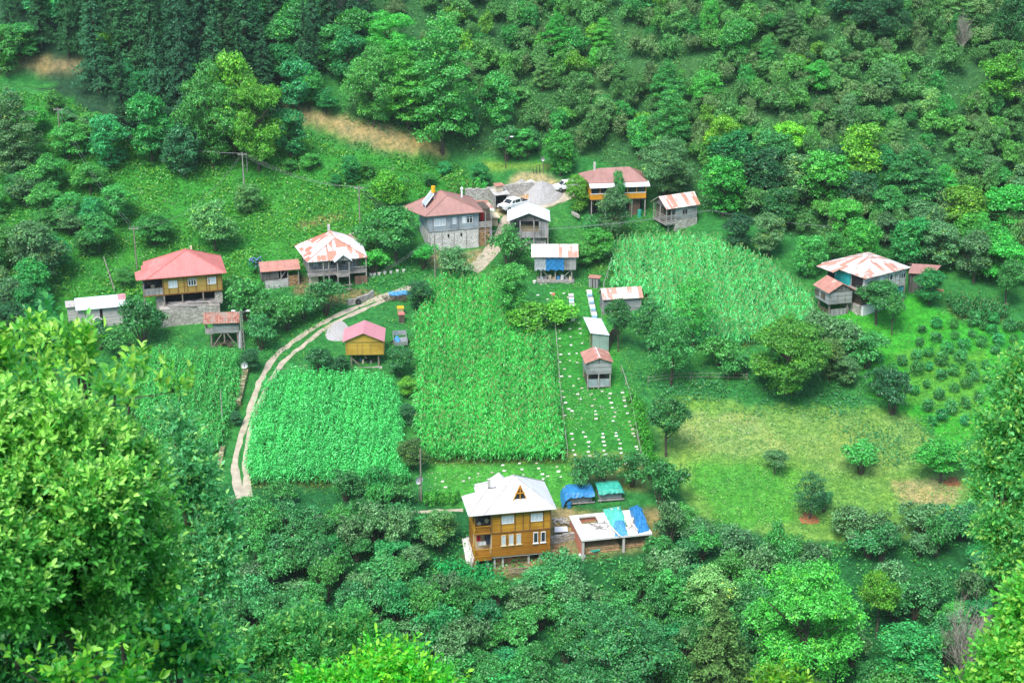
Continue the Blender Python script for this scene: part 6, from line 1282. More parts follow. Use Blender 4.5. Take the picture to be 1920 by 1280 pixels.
# log on slope
p = at(215, 545); m = MB(); m.tube([(0, 0, 0.1), (-1.3, .6, 5.0)], [.12, .07], 7); tag(m.build('leaning_trunk', 'barkp', loc=p), 'pale dead trunk leaning beside the barn at left', 'dead trunk')
COL = dict(hz=(.05, .25, .085), bl=(.055, .3, .075), yg=(.11, .38, .045), li=(.17, .46, .045), dk=(.03, .15, .065), te=(.03, .25, .09), pa=(.12, .32, .12), gy=(.085, .24, .11), sp=(.022, .1, .05), br=(.06, .36, .065), ol=(.08, .19, .06), wn=(.085, .32, .05), bk=(.4, .4, .4))
T = [  # px, base py, height, width, kind, colour, label
 (205,318,9.5,8,'broad','te','dark teal tree left of the round teal one below the spruces'),(285,305,12,8.5,'broad','te','round teal crowned tree below the spruce wood'),(130,300,6,7,'broad','bl','low bushy tree near the far left power pole'),
 (400,318,18,11,'broad','bl','big broad tree at the foot of the spruce wood, left half of the pair'),(485,320,17,10,'broad','yg','big yellow green tree at the foot of the spruce wood, right half of the pair'),(440,300,19,9,'broad','yg','tall lime topped tree between the big pair'),
 (345,330,9,8,'broad','dk','dark low tree left of the big pair'),(545,300,9,7,'broad','te','dark teal tree right of the yellow green giant'),
 (830,285,22,11,'tall','bl','very tall layered green tree beside the bare earth bank'),(702,236,14,10.5,'broad','bl','broad tree left of the very tall layered tree'),(765,240,13,9,'tall','br','bright conical tree behind the layered one'),(735,130,11,10,'broad','br','fresh green tree high on the slope right of the spruces'),
 (540,125,9,9,'broad','bl','bright crown at the edge of the spruce wood'),(470,110,8,7,'broad','te','teal crown emerging among the spruces'),(205,130,7,5,'broad','yg','lime sapling standing out against the spruces'),(560,215,10,7,'broad','te','teal tree above the track at the wood edge'),(655,165,10,7,'broad','te','dim teal tree right of the spruce wood'),
 (612,212,4.5,5,'broad','te','rounded bright bush above the bare earth bank'),(15,140,9,8,'broad','bl','green tree at the far left edge by the upper track'),(590,75,8,7,'broad','bl','small fresh green tree near the upper edge among spruces'),
 (900,348,3.8,4.4,'broad','te','rounded teal bush above the bean poles'),(732,402,7.5,6.5,'broad','yg','yellow green tree above the brown roofed house'),(658,345,5,4,'broad','te','small bush left of the yellow green tree'),(690,335,3,3,'broad','bl','small bush right below the earth bank'),
 (30,335,14,9,'tall','gy','tall grey green tree at the left edge'),(70,380,6,7,'broad','bl','low tree beside the tall grey green one'),(405,470,8.5,8,'broad','pa','pale feathery tree above the coral roofed house'),(465,400,5,5,'broad','pa','small pale tree near the tall grey pole'),
 (75,540,11,9,'broad','gy','grey green tree above the log barn'),(55,610,6.5,5,'broad','te','teal bush left of the log barn'),(185,475,7,7,'broad','bl','green tree between the grey green tree and the coral house'),(130,430,6,6,'broad','bl','low green tree on the left slope'),
 (20,500,7,7,'broad','bl','green tree at the far left beside the grey green one'),(290,460,5,7,'broad','bl','low tree behind the coral roofed house'),(235,540,3.5,4,'broad','bl','bush between the barn and the coral roofed house'),(15,640,6,8,'broad','dk','dark bush at the left edge below the barn'),
 (268,648,6.5,7,'hazel','hz','hazel in front of the terrace wall'),(188,655,4.0,4.2,'hazel','dk','dark hazel in front of the log barn door'),(225,668,3.6,5,'hazel','hz','low hazel right of the barn bush'),
 (462,600,6.5,7,'hazel','hz','hazel right of the coral roofed house'),(505,628,5.5,6,'hazel','hz','hazel below the rust roofed shed'),(540,618,5,5,'hazel','bl','bright hazel beside the lane below the shed'),(490,655,4.6,4.6,'hazel','hz','hazel behind the lattice pole'),
 (612,590,5,6,'hazel','hz','hazel in front of the porch scaffold'),(570,600,3.4,4,'hazel','hz','low hazel left of the porch scaffold'),(470,697,3.6,3.4,'broad','dk','small round dark bush by the satellite dish'),(442,798,2.2,2,'broad','dk','tiny dark bush on the mossy wall'),
 (742,492,9.5,9,'broad','hz','dark green tree left of the whitewashed stone base'),(700,475,6,6,'hazel','hz','hazel beside the patchwork roof house'),(700,515,4,5,'hazel','br','bright low bush by the row of white tubs'),(795,505,4,4.5,'hazel','br','lime bush left of the pole by the stone base'),
 (850,525,4.5,6,'hazel','gy','grey green bush below the whitewashed base'),(955,510,6.5,6.8,'hazel','hz','dense bush below the open barn'),(787,578,4.5,4.6,'broad','dk','dark rounded bush at the top corner of the middle corn'),(958,596,9,6.4,'broad','bl','leafy tree inside the upper right corner of the middle corn'),
 (1000,625,4,8,'hazel','yg','low fruit bushes left of the hive rows'),(1050,612,4.2,5,'hazel','yg','small bright fruit tree beside the left hive row'),
 (1150,452,8.5,6,'broad','gy','grey green tree in front of the orange balcony house'),(1158,420,9.5,2.6,'broad','hz','thin topped tree reaching over the brownish roof'),(1245,368,10,9.5,'broad','gy','large grey green tree behind the log cabin'),(1083,400,6.5,4.2,'broad','yg','yellow green tree hiding the white car'),
 (1120,492,5.5,6,'broad','br','bright green tree above the striped roof shed'),(1090,500,4,4.5,'broad','bl','bush right of the blue tarp granary'),(1110,450,4,4,'hazel','bl','bush below the orange balcony tree'),
 (1160,658,8.0,4.2,'crowned','dk','dark tree in front of the striped roof shed'),(1218,668,8.8,5.4,'broad','hz','dark tree right of the striped roof shed'),(1257,722,10.5,5.8,'oval','hz','tallest of the dark slim trees, nearest the pole fence'),(1297,655,10.5,5.2,'oval','br','green slim tree at the edge of the pale corn'),
 (1475,740,12,12,'broad','wn','big rounded yellow green walnut tree above the meadow'),(1555,712,6.5,4.5,'broad','ol','small yellowish tree touching the big walnut'),(1540,655,5.5,6.5,'hazel','gy','grey teal bush behind the walnut'),(1590,672,5,6,'hazel','gy','grey teal bush right of the walnut'),
 (1625,690,5,6,'hazel','hz','bush at the lower end of the hedge row'),(1585,722,4.5,4.5,'broad','gy','grey silvery bush below the hedge row'),(1350,690,4.5,6,'hazel','bl','low bush at the lower edge of the pale corn'),(1380,705,3.5,5,'hazel','hz','low bush left of the walnut trunk'),
 (1643,608,6.8,6.8,'crowned','hz','tree with visible trunk in front of the striped hip roof house'),(1672,628,6.5,3.2,'crowned','hz','slim young tree right of the one before the striped house'),(1742,570,5.5,5.5,'broad','te','pale leaved tree in front of the brown annex'),
 (1612,500,8,7,'broad','br','bright tree behind the striped hip roof'),(1515,520,7,5.5,'broad','bl','small tree left of the striped hip roof house'),(1440,480,7,6,'broad','gy','grey green tree above the pale corn'),(1385,470,6,6,'broad','dk','dark tree with a leaning trunk above the pale corn'),
 (1560,500,6,5,'broad','bl','young tree beside the short dark pole'),(1705,500,8,7,'broad','te','teal tree behind the brown annex'),(1760,505,8,7,'broad','gy','grey tree right of the teal one behind the annex'),(1825,530,8,7,'broad','gy','broad grey green tree above the garden corn'),(1885,580,8,5,'crowned','hz','green tree at the right edge with a bare trunk'),
 (1352,305,8.5,6.5,'broad','li','lime tree above the bright pair at centre right'),(1355,405,10,8,'broad','br','bright green rounded tree right of the log cabin'),(1478,300,6.5,6.5,'broad','li','small lime tree on the middle slope'),(1440,305,5,4,'broad','li','yellow lime sapling beside the small lime tree'),
 (1612,360,12,9,'broad','yg','tall lime topped tree on the right slope'),(1545,395,10,9,'broad','br','fresh green tree left of the tall lime topped one'),(1708,400,11,9,'tall','hz','conical dark green tree right of the tall lime topped one'),(1800,440,8,9,'broad','yg','low tree with lime branches on the right slope'),(1660,430,7,7,'broad','bl','green tree below the tall lime topped one'),
 (1255,300,12,6.5,'tall','hz','slim tree with a bare lower trunk above the log cabin'),(1200,300,8,5,'broad','bl','tree left of the slim bare trunked one'),(1050,330,8,6,'broad','br','yellow green tree above the gravel cone'),(935,250,11,7,'broad','bl','leafy tree on the slope right of the layered giant'),(950,300,6,6,'hazel','hz','hazel right behind the street lamp'),
 (1663,192,6.5,4.2,'oval','gy','single bluish egg shaped tree high on the right slope'),(1870,205,9,9,'broad','yg','lime tree near the upper right edge'),(1650,85,10,10,'broad','dk','dark spreading tree in the upper right'),(1590,50,8,9,'broad','dk','dark spreading tree left of the other one at top'),(1890,110,12,7,'broad','dk','dark tall tree in the upper right corner'),
 (1378,130,9,7,'broad','bl','broad green tree high in the middle of the slope'),(1250,215,9,6,'tall','bl','conical tree on the middle slope'),(1530,180,6,5,'broad','br','light sapling high on the slope'),
 (1249,855,8.5,5.6,'crowned','hz','dark round tree with a bare trunk left of the meadow'),(1452,889,3.4,3.2,'crowned','gy','tiny grey sapling in the meadow'),(1613,888,4.2,5.2,'hazel','bl','dense round bush in the upper meadow'),(1517,974,6.4,3.7,'oval','dk','dark egg shaped tree in the meadow'),
 (1762,905,5.5,7,'crowned','br','rounded green tree at the right meadow edge'),(1672,776,5.5,5.6,'hazel','dk','large dark bush below the orchard'),(1648,742,4.2,4,'hazel','dk','dark bush behind the large one below the orchard'),
 (775,880,4.5,4.6,'broad','ol','olive toned bush between the two lower corn plots'),(765,795,3,2.6,'broad','dk','dark small bush between the lower corn plots'),(750,706,4.6,4.6,'broad','hz','round bush right of the yellow granary'),(765,745,3,3,'broad','yg','lime bush below the yellow granary'),(600,696,3.4,4,'hazel','dk','dark bush at the upper corner of the blue green corn'),(638,700,2.6,3,'hazel','dk','dark low bush left of the yellow granary'),
 (825,1035,6,5.2,'broad','pa','pale green tree left of the timber house'),(1238,945,6,6.4,'hazel','hz','hazel right of the teal covered wood store'),(1130,915,4.6,4.4,'hazel','hz','hazel behind the two wood stores'),(1092,925,4.6,4,'hazel','hz','hazel left behind the blue covered wood store'),(1185,912,4.5,4.5,'hazel','hz','hazel at the lower end of the young corn strip'),
 (1500,1285,16.5,13,'broad','br','huge bright green tree at the bottom right'),(1165,1320,12,13,'broad','hz','broad green tree at the bottom edge right of centre'),(1345,1310,13.5,9,'fir','ol','broad dark fir at the bottom right'),(1325,1170,7.5,7.5,'broad','pa','pale grey green tree above the fir'),
 (1642,1195,9,4.6,'crowned','yg','thin lime sapling in the vines at the bottom right'),(1795,1300,12,10,'bare','bk','bare grey dead tree at the bottom right'),(1700,1290,8,9,'broad','te','teal tree left of the dead tree'),(1850,1120,6,6,'broad','hz','dim tree behind the right foreground oak'),
 (1590,1015,4.4,5.5,'hazel','gy','grey green hazel at the lower meadow edge'),(1650,1020,4.2,5,'hazel','gy','hazel right of the grey green one at the meadow edge'),(1725,1005,4.4,5.5,'hazel','gy','hazel under the bare patch of the meadow'),(1800,1010,4.4,6,'hazel','hz','hazel at the right end of the meadow edge'),
 (1545,960,2.6,2.6,'hazel','hz','small dark hazel beside the egg shaped tree'),(400,130,9,5,'bare','bk','bare forked dead tree above the big pair'),(1802,110,8,5,'bare','bk','bare dead tree in the upper right'),(650,60,9,9,'bare','bk','bare branched tree beside the spruces at the top'),
 (480,512,2.4,2.2,'hazel','te','hydrangea bush at the corner of the rust roofed shed'),
]
COL = {k: tuple(min(.8, q*f) for q, f in zip(v, (1.32, 1.27, .97))) for k, v in COL.items()}
for px_, py_, h_, w_, kd, c, lb in T: plant('grand' if kd == 'broad' and w_ > 9.2 else kd, at(px_, py_), h_, w_, COL[c], lb)
p = at(480, 512); m = MB(); rr = random.Random(3)
for i in range(26): m.blob((rr.uniform(-.9, .9), rr.uniform(-.9, .2), rr.uniform(1.2, 2.5)), (.15, .15, .12), 6, 4, .1)
hy = [o for o in col.objects if o.get('label', '').startswith('hydrangea')][0]; hy.rotation_euler.z = 0; hy.scale = (.5, .5, .62); o = m.build('blossoms', 'flower', hy); o.scale = (2, 2, 1.6)
for px_, py_, h_, w_, c in ((95,60,9,8,'te'),(165,40,10,8,'bl'),(45,115,7,7,'bl'),(310,60,10,8,'te'),(380,35,11,8,'te'),(500,70,11,9,'bl'),(560,100,10,8,'bl'),(600,60,11,9,'te'),(530,175,9,8,'te'),(625,140,9,8,'bl'),(660,110,9,8,'bl'),(240,190,7,6,'te'),(430,60,9,7,'te'),(275,215,8,6,'te'),(580,205,7,6,'bl')): plant('broad', at(px_, py_), h_, w_, COL[c], 'leafy tree growing among the dark spruces', 'leafy trees among the spruces')
SPR = [(20,70,11),(78,90,15),(130,105,14),(185,172,18),(235,262,15),(290,180,22),(345,215,24),(250,150,21),(315,130,22),(385,175,22),(432,160,22),(350,255,19),(470,130,19),(520,100,17),(575,180,16),(620,110,16),(662,80,15),(60,30,14),(110,40,15),(160,60,17),(210,60,18),(270,70,18),(330,60,17),(400,75,19),(455,60,18),(505,45,16),(560,60,15),(610,35,14),(690,45,12),(30,15,14),(240,20,14),(300,10,15),(370,15,16),(430,10,15),(650,20,13),(530,15,14),(410,240,20),(452,230,18),(300,235,16),(175,110,15),(355,120,20),(590,130,14),(498,215,15),(380,110,18),(330,170,19),(215,110,17),(465,180,19)]
for px_, py_, h_ in SPR: plant('spruce', at(px_, py_), h_, h_*random.uniform(.36, .46), COL['sp'], 'dark spruce in the wood on the upper left slope', 'spruces of the upper left wood')
def scatter(poly, step, seed, holes=(), jit=.38, thin=False):
    rg = np.random.default_rng(seed); P = [at(min(max(a, -90), 2010), max(b, -70)) for a, b in poly]
    x0, x1 = min(p.x for p in P)-4, max(p.x for p in P)+4; y0, y1 = min(p.y for p in P)-4, max(p.y for p in P)+6; out = []
    for j, y in enumerate(np.arange(y0, y1, step*.87)):
        for x in np.arange(x0, x1, step):
            a, b = x+(j % 2)*step/2+rg.normal()*step*jit*.5, y+rg.normal()*step*jit*.5; z = float(H(a, b)); u, v = project(a, b, z)
            if thin and float(vnoise(a/9, b/9, 61)+.5*vnoise(a/4, b/4, 62)) > .62: continue
            if inpoly(np.array([u]), np.array([v]), poly)[0] and not any(inpoly(np.array([u]), np.array([v]), q)[0] for q in holes): out.append((Vector((a, b, z)), u, v))
    return out
EX = [(t[0], t[1], t[3]) for t in T]
G1 = [(455, 1000), (480, 948), (560, 940), (640, 935), (755, 943), (770, 985), (800, 1020), (808, 1062), (800, 1112), (840, 1128), (950, 1132), (1010, 1098), (1060, 1092), (1100, 1096), (1215, 1088), (1240, 1030), (1262, 985), (1300, 1000), (1330, 1040), (1480, 1050), (1600, 1032), (1780, 1010), (2000, 1010), (2010, 1350), (330, 1350), (330, 1000)]
G1h = [[(460, 955), (870, 950), (870, 975), (460, 985)], [(1530, 1060), (1800, 1045), (1840, 1110), (1700, 1130), (1540, 1140)], [(1590, 1180), (1760, 1180), (1760, 1290), (1600, 1290)], [(1005, 1180), (1060, 1180), (1050, 1240), (1000, 1230)]]
G2 = [(690, -70), (760, 90), (900, 220), (960, 268), (1090, 300), (1180, 285), (1340, 360), (1450, 430), (1560, 455), (1720, 470), (1900, 540), (2010, 560), (2010, -70)]
G2h = [[(1000, 195), (1045, 195), (1060, 245), (1010, 250)], [(1130, 75), (1170, 80), (1180, 130), (1140, 120)], [(1540, 55), (1590, 60), (1590, 120), (1550, 110)], [(880, 30), (905, 30), (900, 70), (880, 60)]]
hz1 = scatter(G1, 3.15, 1, G1h); hz2 = scatter(G2, 2.85, 2, G2h, .6, True)
hz = [(p, u, v, 0) for p, u, v in hz1]+[(p, u, v, 1) for p, u, v in hz2]
def near_ex(u, v, k): return any(abs(u-a) < k*w*6 and -k*w*5 < v-b < k*w*3 for a, b, w in EX)
hz = [q for q in hz if not near_ex(q[1], q[2], .5)]
hz.sort(key=lambda q: q[0].y)
far = []
for i, (p, u, v, g) in enumerate(hz):
    h_ = random.choice((3.2, 3.9, 4.6, 5.3))*random.uniform(.9, 1.1); w_ = random.uniform(3.6, 5.6) if g == 0 else random.uniform(2.4, 4.8)
    t = random.random(); c = COL['hz'] if t < .5 else COL['te'] if t < .6 else COL['gy'] if t < .8 else COL['bl']
    if g == 1: c = tuple(q*k_ for q, k_ in zip(c, (1.5, 1.22, 1.1)))
    if g == 1 and random.random() < .06: c = COL['yg']
    if i < 262: plant('hazel', p, h_, w_, c, ('rounded hazel in the dense grove at the bottom', 'hazel on the steep hillside above the village')[g], ('hazels of the lower grove', 'hazels of the upper hillside')[g])
    else: far.append((p, h_, w_, c, i))
print('hazels', len(hz), 'far', len(far))
Vs = []; Cs = []
src = []
for tr, cr, ph, pw in PROTO['hazel']:
    n = len(cr.vertices); a = np.empty(n*3, np.float32); cr.vertices.foreach_get('co', a); b = np.empty(n*4, np.float32); cr.color_attributes['Col'].data.foreach_get('color', b)
    src.append((a.reshape(-1, 3), b.reshape(-1, 4)[:, :3], ph, pw))
for p, h_, w_, c, i in far:
    a, b, ph, pw = src[i % len(src)]; t = random.uniform(0, 6.28); k = w_/pw; x_ = (a[:, 0]*math.cos(t)-a[:, 1]*math.sin(t))*k; y_ = (a[:, 0]*math.sin(t)+a[:, 1]*math.cos(t))*k
    Vs.append(np.stack([x_+p.x, y_+p.y, a[:, 2]*h_/ph+p.z], 1)); Cs.append(b*np.array(c)*random.uniform(.75, 1.25))
V = np.concatenate(Vs); tag(link('hillside_bushes', fastmesh('hillside_bushes', V, np.arange(len(V)).reshape(-1, 4), M['leaf'], np.concatenate(Cs)), color=(1, 1, 1)), 'mass of hazel bushes covering the far upper hillside', 'bushes', kind='stuff')
# mixed young trees filling the slope behind the right house, and the left slope
for poly, st, sd, hh, cs, lb, gr in (
    ([(1320, 330), (1500, 320), (1700, 330), (2000, 340), (2000, 590), (1900, 560), (1800, 500), (1560, 465), (1420, 440)], 6.0, 5, (5, 9), ('bl', 'gy', 'hz', 'br', 'te', 'dk'), 'mixed young tree in the belt behind the striped hip roof house', 'trees of the belt behind the striped house'),
    ([(-60, 380), (150, 330), (250, 400), (240, 440), (130, 520), (110, 600), (-60, 640)], 5.5, 6, (4, 7.5), ('bl', 'gy', 'hz', 'te'), 'scattered leafy tree on the left slope above the barn', 'scattered trees of the left slope'),
    ([(860, 250), (1080, 270), (1100, 300), (1060, 318), (890, 300)], 5.5, 8, (4, 6.5), ('bl', 'hz', 'te'), 'small tree along the grassy bench above the lane', 'trees along the grassy bench'),
    ([(560, 300), (700, 330), (860, 330), (860, 350), (740, 385), (600, 360), (520, 330)], 5.5, 9, (2.0, 3.6), ('te', 'bl', 'br'), 'low bush on the bank under the bare earth track', 'bushes of the bank under the track'),
    ([(-60, 210), (120, 200), (200, 270), (100, 300), (-60, 290)], 5.0, 11, (3, 5), ('te', 'br', 'bl'), 'bush on the bright bank below the left earth track', 'bushes below the left track')):
    for p, u, v in scatter(poly, st, sd):
        if near_ex(u, v, .45): continue
        h_ = random.uniform(*hh); plant('broad', p, h_, h_*random.uniform(.8, 1.1)+.5, COL[random.choice(cs)], lb, gr)
rg9 = np.random.default_rng(77)
for p, u, v in scatter(G2, 11.5, 21, G2h, .7):
    if near_ex(u, v, .5): continue
    kd = ('tall', 'broad', 'broad', 'oval')[int(rg9.integers(4))]; h_ = rg9.uniform(5, 8.5); plant(kd, p, h_, h_*rg9.uniform(.45, .75), COL[('pa', 'gy', 'bl', 'br', 'pa')[int(rg9.integers(5))]], 'taller slender tree rising among the hazels of the upper hillside', 'slender trees among the hillside hazels', var=None)
# orchard of small shrubs
OR = [(1342,578,46),(1425,545,60),(1524,545,50),(1632,520,70),(1745,520,60),(1840,560,70),(1420,625,60),(1528,612,46),(1628,602,40),(1735,580,60),(1330,650,45),(1485,680,60),(1585,662,60),(1680,650,60),(1775,640,60),(1105,745,48),(1232,755,56),(1310,725,56),(1385,705,50),(1178,800,56),(1310,800,66),(1385,785,44),(1450,750,70),(1558,735,66),(1450,835,60),(1520,810,60),(1620,800,60),(1240,850,50),(1370,885,42),(1590,880,56),(1305,920,48),(1440,945,56),(1522,905,46),(1660,960,56),(1376,1010,60),(1510,1020,66),(1582,990,56),(1455,1065,60),(1585,1090,50),(1395,1090,48),(1700,780,50),(1640,840,50),(1710,850,46),(1740,900,50),(1620,545,40),(1760,690,50),(1850,700,56),(1860,630,50),(1900,560,60),(1690,560,46)]
for zx, zy, s_ in OR:
    p = at(1280+zx/3, 427+(zy+s_*.38)/3); plant('shrub', p, s_*.030, s_*.030, COL['te'] if zx % 2 else COL['hz'], 'small round shrub in the planted rows of the right hand orchard', 'shrubs of the orchard rows')
for i, (a, b, q) in enumerate([(856, 372, 2.8), (869, 371, 3.2), (882, 370, 3.0), (896, 369, 3.2), (908, 368, 2.8)]): plant('shrub', at(a, b), q, 1.2, COL['br'], 'leafy bean pole in the row behind the retaining wall', 'bean poles behind the retaining wall', 'bean pole', 'bean_pole')
for i in range(7): plant('shrub', at(800+i*9.5, 948+(i % 2)*3-i*.6), 2.1, .9, COL['br'], 'leafy bean pole beside the footpath near the timber house', 'bean poles near the timber house', 'bean pole', 'bean_pole')
# low covers
AM = [(-60, 160), (110, 180), (330, 310), (560, 250), (860, 310), (900, 350), (740, 395), (690, 470), (440, 540), (250, 560), (120, 560), (-60, 640)]
cover('undergrowth', [AM], 24, 1.1, .33, (.06, .28, .04), 'bright leafy undergrowth covering the left slope', 41, .3, holes=([(530, 192), (700, 225), (850, 280), (850, 300), (740, 288), (600, 245)],))
cover('undergrowth', [[(620, -70), (2000, -70), (2000, 560), (1560, 460), (1340, 400), (1120, 300), (880, 300), (640, 230)]], 10, 1.2, .32, (.075, .32, .08), 'scrubby ground cover between the bushes of the upper hillside', 42, .15)
cover('creepers', [[(1520, 1020), (1850, 1020), (1900, 1300), (1560, 1300)], [(420, 940), (1240, 1060), (1500, 1050), (1500, 1350), (380, 1350)]], 11, .9, .3, (.045, .28, .06), 'creeping vines and weeds under the lower trees', 43, .12)
cover('weeds', [[(1230, 720), (1560, 690), (1700, 760), (1560, 790), (1380, 770), (1240, 765)], [(1560, 800), (1760, 790), (1740, 870), (1640, 880)], [(1190, 700), (1420, 690), (1560, 740), (1240, 760)], [(1590, 600), (1640, 640), (1640, 700), (1600, 700)]], 12, .7, .3, (.04, .23, .075), 'tangle of weeds along the upper meadow edge', 44, .1)
cover('grass_tufts', [[(1560, 560), (1900, 600), (1900, 830), (1740, 830), (1640, 740)], [(460, 560), (780, 540), (770, 690), (560, 700)], [(1030, 530), (1180, 530), (1200, 880), (1060, 900), (1040, 640)], [(800, 860), (1070, 860), (1080, 925), (1030, 950), (800, 950)], [(260, 600), (460, 650), (440, 680), (280, 670)], [(470, 905), (780, 900), (800, 1000), (470, 1000)], [(1130, 560), (1400, 640), (1400, 760), (1200, 760)], [(760, 440), (1240, 390), (1240, 470), (1120, 540), (980, 540), (800, 520)], [(1380, 600), (1560, 560), (1620, 640), (1500, 700), (1380, 680)], [(1230, 760), (1800, 780), (1850, 980), (1330, 1000)]], 9, .35, .2, (.065, .33, .06), 'tufted grass of the lawns and the meadow', 45, .5, clump=2.0, cat='grass')
cover('meadow_grass', [[(1230, 760), (1800, 780), (1850, 980), (1330, 1000)]], 10, .3, .2, (.15, .34, .075), 'dry yellowish grass tufts of the right hand meadow', 48, .0, clump=1.5, cat='grass')
cover('flowering_weeds', [[(1060, 735), (1200, 735), (1205, 815), (1070, 815)], [(1240, 770), (1420, 775), (1400, 830), (1250, 830)], [(800, 868), (930, 868), (900, 945), (800, 945)]], 4.5, .5, .16, (.5, .56, .42), 'white flowering weeds among the slabs and in the meadow', 46, 0, clump=1.6, cat='weeds')
cover('roadside_weeds', [[(470, 540), (780, 470), (800, 520), (760, 545), (640, 580), (560, 640), (470, 700)], [(1090, 395), (1230, 400), (1300, 440), (1170, 470), (1150, 540), (1100, 470)], [(100, 600), (300, 600), (280, 680), (60, 690)]], 12, .7, .3, (.045, .27, .05), 'weeds and brambles round the upper houses', 47, .3)

# ===== near trees with separate leaves =====
def near_tree(name, label, lobes, leaf, n_tw, per, dcol, tcol, tfrac, seed, root=None, r0=.12, shoots=(), thick=1.0, tip=None, aim=.5):
    """lobes: (px, py, distance, radius in pixels); real size follows from the distance"""
    rg = np.random.default_rng(seed); L = []
    for a, b, d, r_ in lobes:
        v = ray(a, b); v = v/np.linalg.norm(v)*d; L.append((*v, r_*d/F))
    L = np.array(L); sub_ = []
    for l in L:
        for _ in range(6):
            q = unit(rg.normal(size=3)+np.array([0, 0, .25])); sub_.append([*(l[:3]+q*l[3]*rg.uniform(.85, 1.25)), l[3]*rg.uniform(.2, .42)])
    L0 = L.copy(); L[:, 3] *= .78; L = np.concatenate([L, np.array(sub_)]); cen = L[:, :3].mean(0); bx, by = (cen[0], cen[1]+.5) if root is None else root
    base = Vector((bx, by, float(H(bx, by)))); t = empty(name, base, 0, label, 'tree'); B = np.array(base)
    pr = L[:, 3]**1.7; pr /= pr.sum(); idx = rg.choice(len(L), n_tw, p=pr)
    d = unit(rg.normal(size=(n_tw, 3))+np.array([0, -.25, .25])); P0 = L[idx, :3]+d*L[idx, 3:]*rg.uniform(.25, 1.0, (n_tw, 1))**.6*thick
    dirs = unit(d*.6+np.array([0, -.1, aim])+rg.normal(size=(n_tw, 3))*.4)
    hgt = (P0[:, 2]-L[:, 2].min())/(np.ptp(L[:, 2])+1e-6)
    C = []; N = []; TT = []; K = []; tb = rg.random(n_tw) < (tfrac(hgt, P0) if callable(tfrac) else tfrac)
    side = unit(np.cross(dirs, rg.normal(size=(n_tw, 3)))); up = np.cross(side, dirs)
    for j in range(per):
        f = j/per; ang = j*2.4; off = side*math.cos(ang)+up*math.sin(ang); ld = unit(off*(.9-.3*f)+dirs*(.5+.7*f)+rg.normal(size=(n_tw, 3))*.2+np.array([0, 0, -.12]))
        c = P0+dirs*(leaf*3.4*f)[..., None] if np.ndim(leaf) else P0+dirs*leaf*3.6*f
        C.append(c+ld*leaf*.15); TT.append(ld); N.append(unit(np.cross(ld, np.cross(dirs, ld)+rg.normal(size=(n_tw, 3))*.3)+rg.normal(size=(n_tw, 3))*.25))
        g = np.clip(1+.25*rg.normal(size=(n_tw, 1)), .5, 1.7)
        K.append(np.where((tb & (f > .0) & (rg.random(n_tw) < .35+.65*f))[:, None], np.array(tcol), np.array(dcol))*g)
    C, TT, N, K = map(np.concatenate, (C, TT, N, K)); n = len(C); s_ = leaf*rg.uniform(.45, 1.3, (n, 1)); b = unit(np.cross(N, TT)); N = np.cross(TT, b)
    V = np.stack([C, C+TT*s_*.35+b*s_*.24+N*s_*.08, C+TT*s_*.75+b*s_*.2+N*s_*.05, C+TT*s_*1.05-N*s_*.08, C+TT*s_*.75-b*s_*.2+N*s_*.05, C+TT*s_*.35-b*s_*.24+N*s_*.08], 1).reshape(-1, 3)-B
    o = np.arange(n)[:, None, None]*6; Q = (o+np.array([[0, 1, 2, 3], [0, 3, 4, 5]])).reshape(-1, 4)
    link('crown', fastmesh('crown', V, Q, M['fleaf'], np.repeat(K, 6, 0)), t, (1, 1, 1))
    m = MB(); top = Vector(cen-B); m.tube([(0, 0, -.8), top*.45+Vector((.1, 0, 0)), top], [r0, r0*.8, r0*.5], 9)
    for l in L0:
        q = Vector(l[:3]-B); mid = (top+q)/2+Vector((0, 0, -.15)); m.tube([top*.75, mid, q], [r0*.4, r0*.28, r0*.1], 6)
        for _ in range(7):
            e = Vector(unit(rg.normal(size=3)+np.array([0, 0, .4])))*float(l[3]); m.tube([q, q+e*.5+Vector((0, 0, .03)), q+e*.95], [r0*.14, r0*.08, r0*.03], 4)
    m.build('trunk', 'bark', t)
    return t
D1 = 15.0
lb1 = [(2,822,D1,62),(102,797,D1,55),(197,837,D1+.5,48),(272,882,D1+.8,34),(52,882,D1,100),(172,902,D1,85),(272,942,D1+.6,50),(32,998,D1,115),(172,1008,D1,100),(292,1018,D1+.4,50),(2,1128,D1+.2,60),(182,1138,D1+.5,70),(282,1108,D1+.6,45),(-68,892,D1,95),(-68,1058,D1,120),(-88,782,D1,60)]
near_tree('oak_tree', 'large leafy foreground tree at the left edge, its sunlit top painted lime and dark below', lb1, .058, 5200, 11, (.12, .42, .07), (.46, .84, .17), lambda hgt, P: np.clip((hgt-.4)*2.5, .15, .95), 1, r0=.16, thick=1.0, aim=.7)  # sunlit top put into the leaf colour: more lime leaves with height, darker below
near_tree('sapling', 'young lime shoots rising before the log barn', [(132,655,D1+1,14),(152,700,D1+1,20),(172,665,D1+1,8),(200,745,D1+.5,8),(240,760,D1+.5,8),(90,715,D1,8),(40,740,D1,10),(60,650,D1+3,14),(268,705,D1+1.5,10),(325,735,D1+1.5,10),(5,690,D1,22)], .085, 150, 11, (.14, .46, .07), (.36, .68, .1), .6, 2, root=(-4.3, 16.5), r0=.04, aim=1.4)
near_tree('sapling', 'darker green shoots left of the lime ones before the barn', [(80,650,D1+4,18),(95,620,D1+4,12),(45,680,D1+4,14),(110,680,D1+4,25)], .085, 90, 11, (.04, .26, .06), (.1, .36, .1), .3, 12, root=(-5.3, 19), r0=.04, aim=1.2)
D2 = 27.0
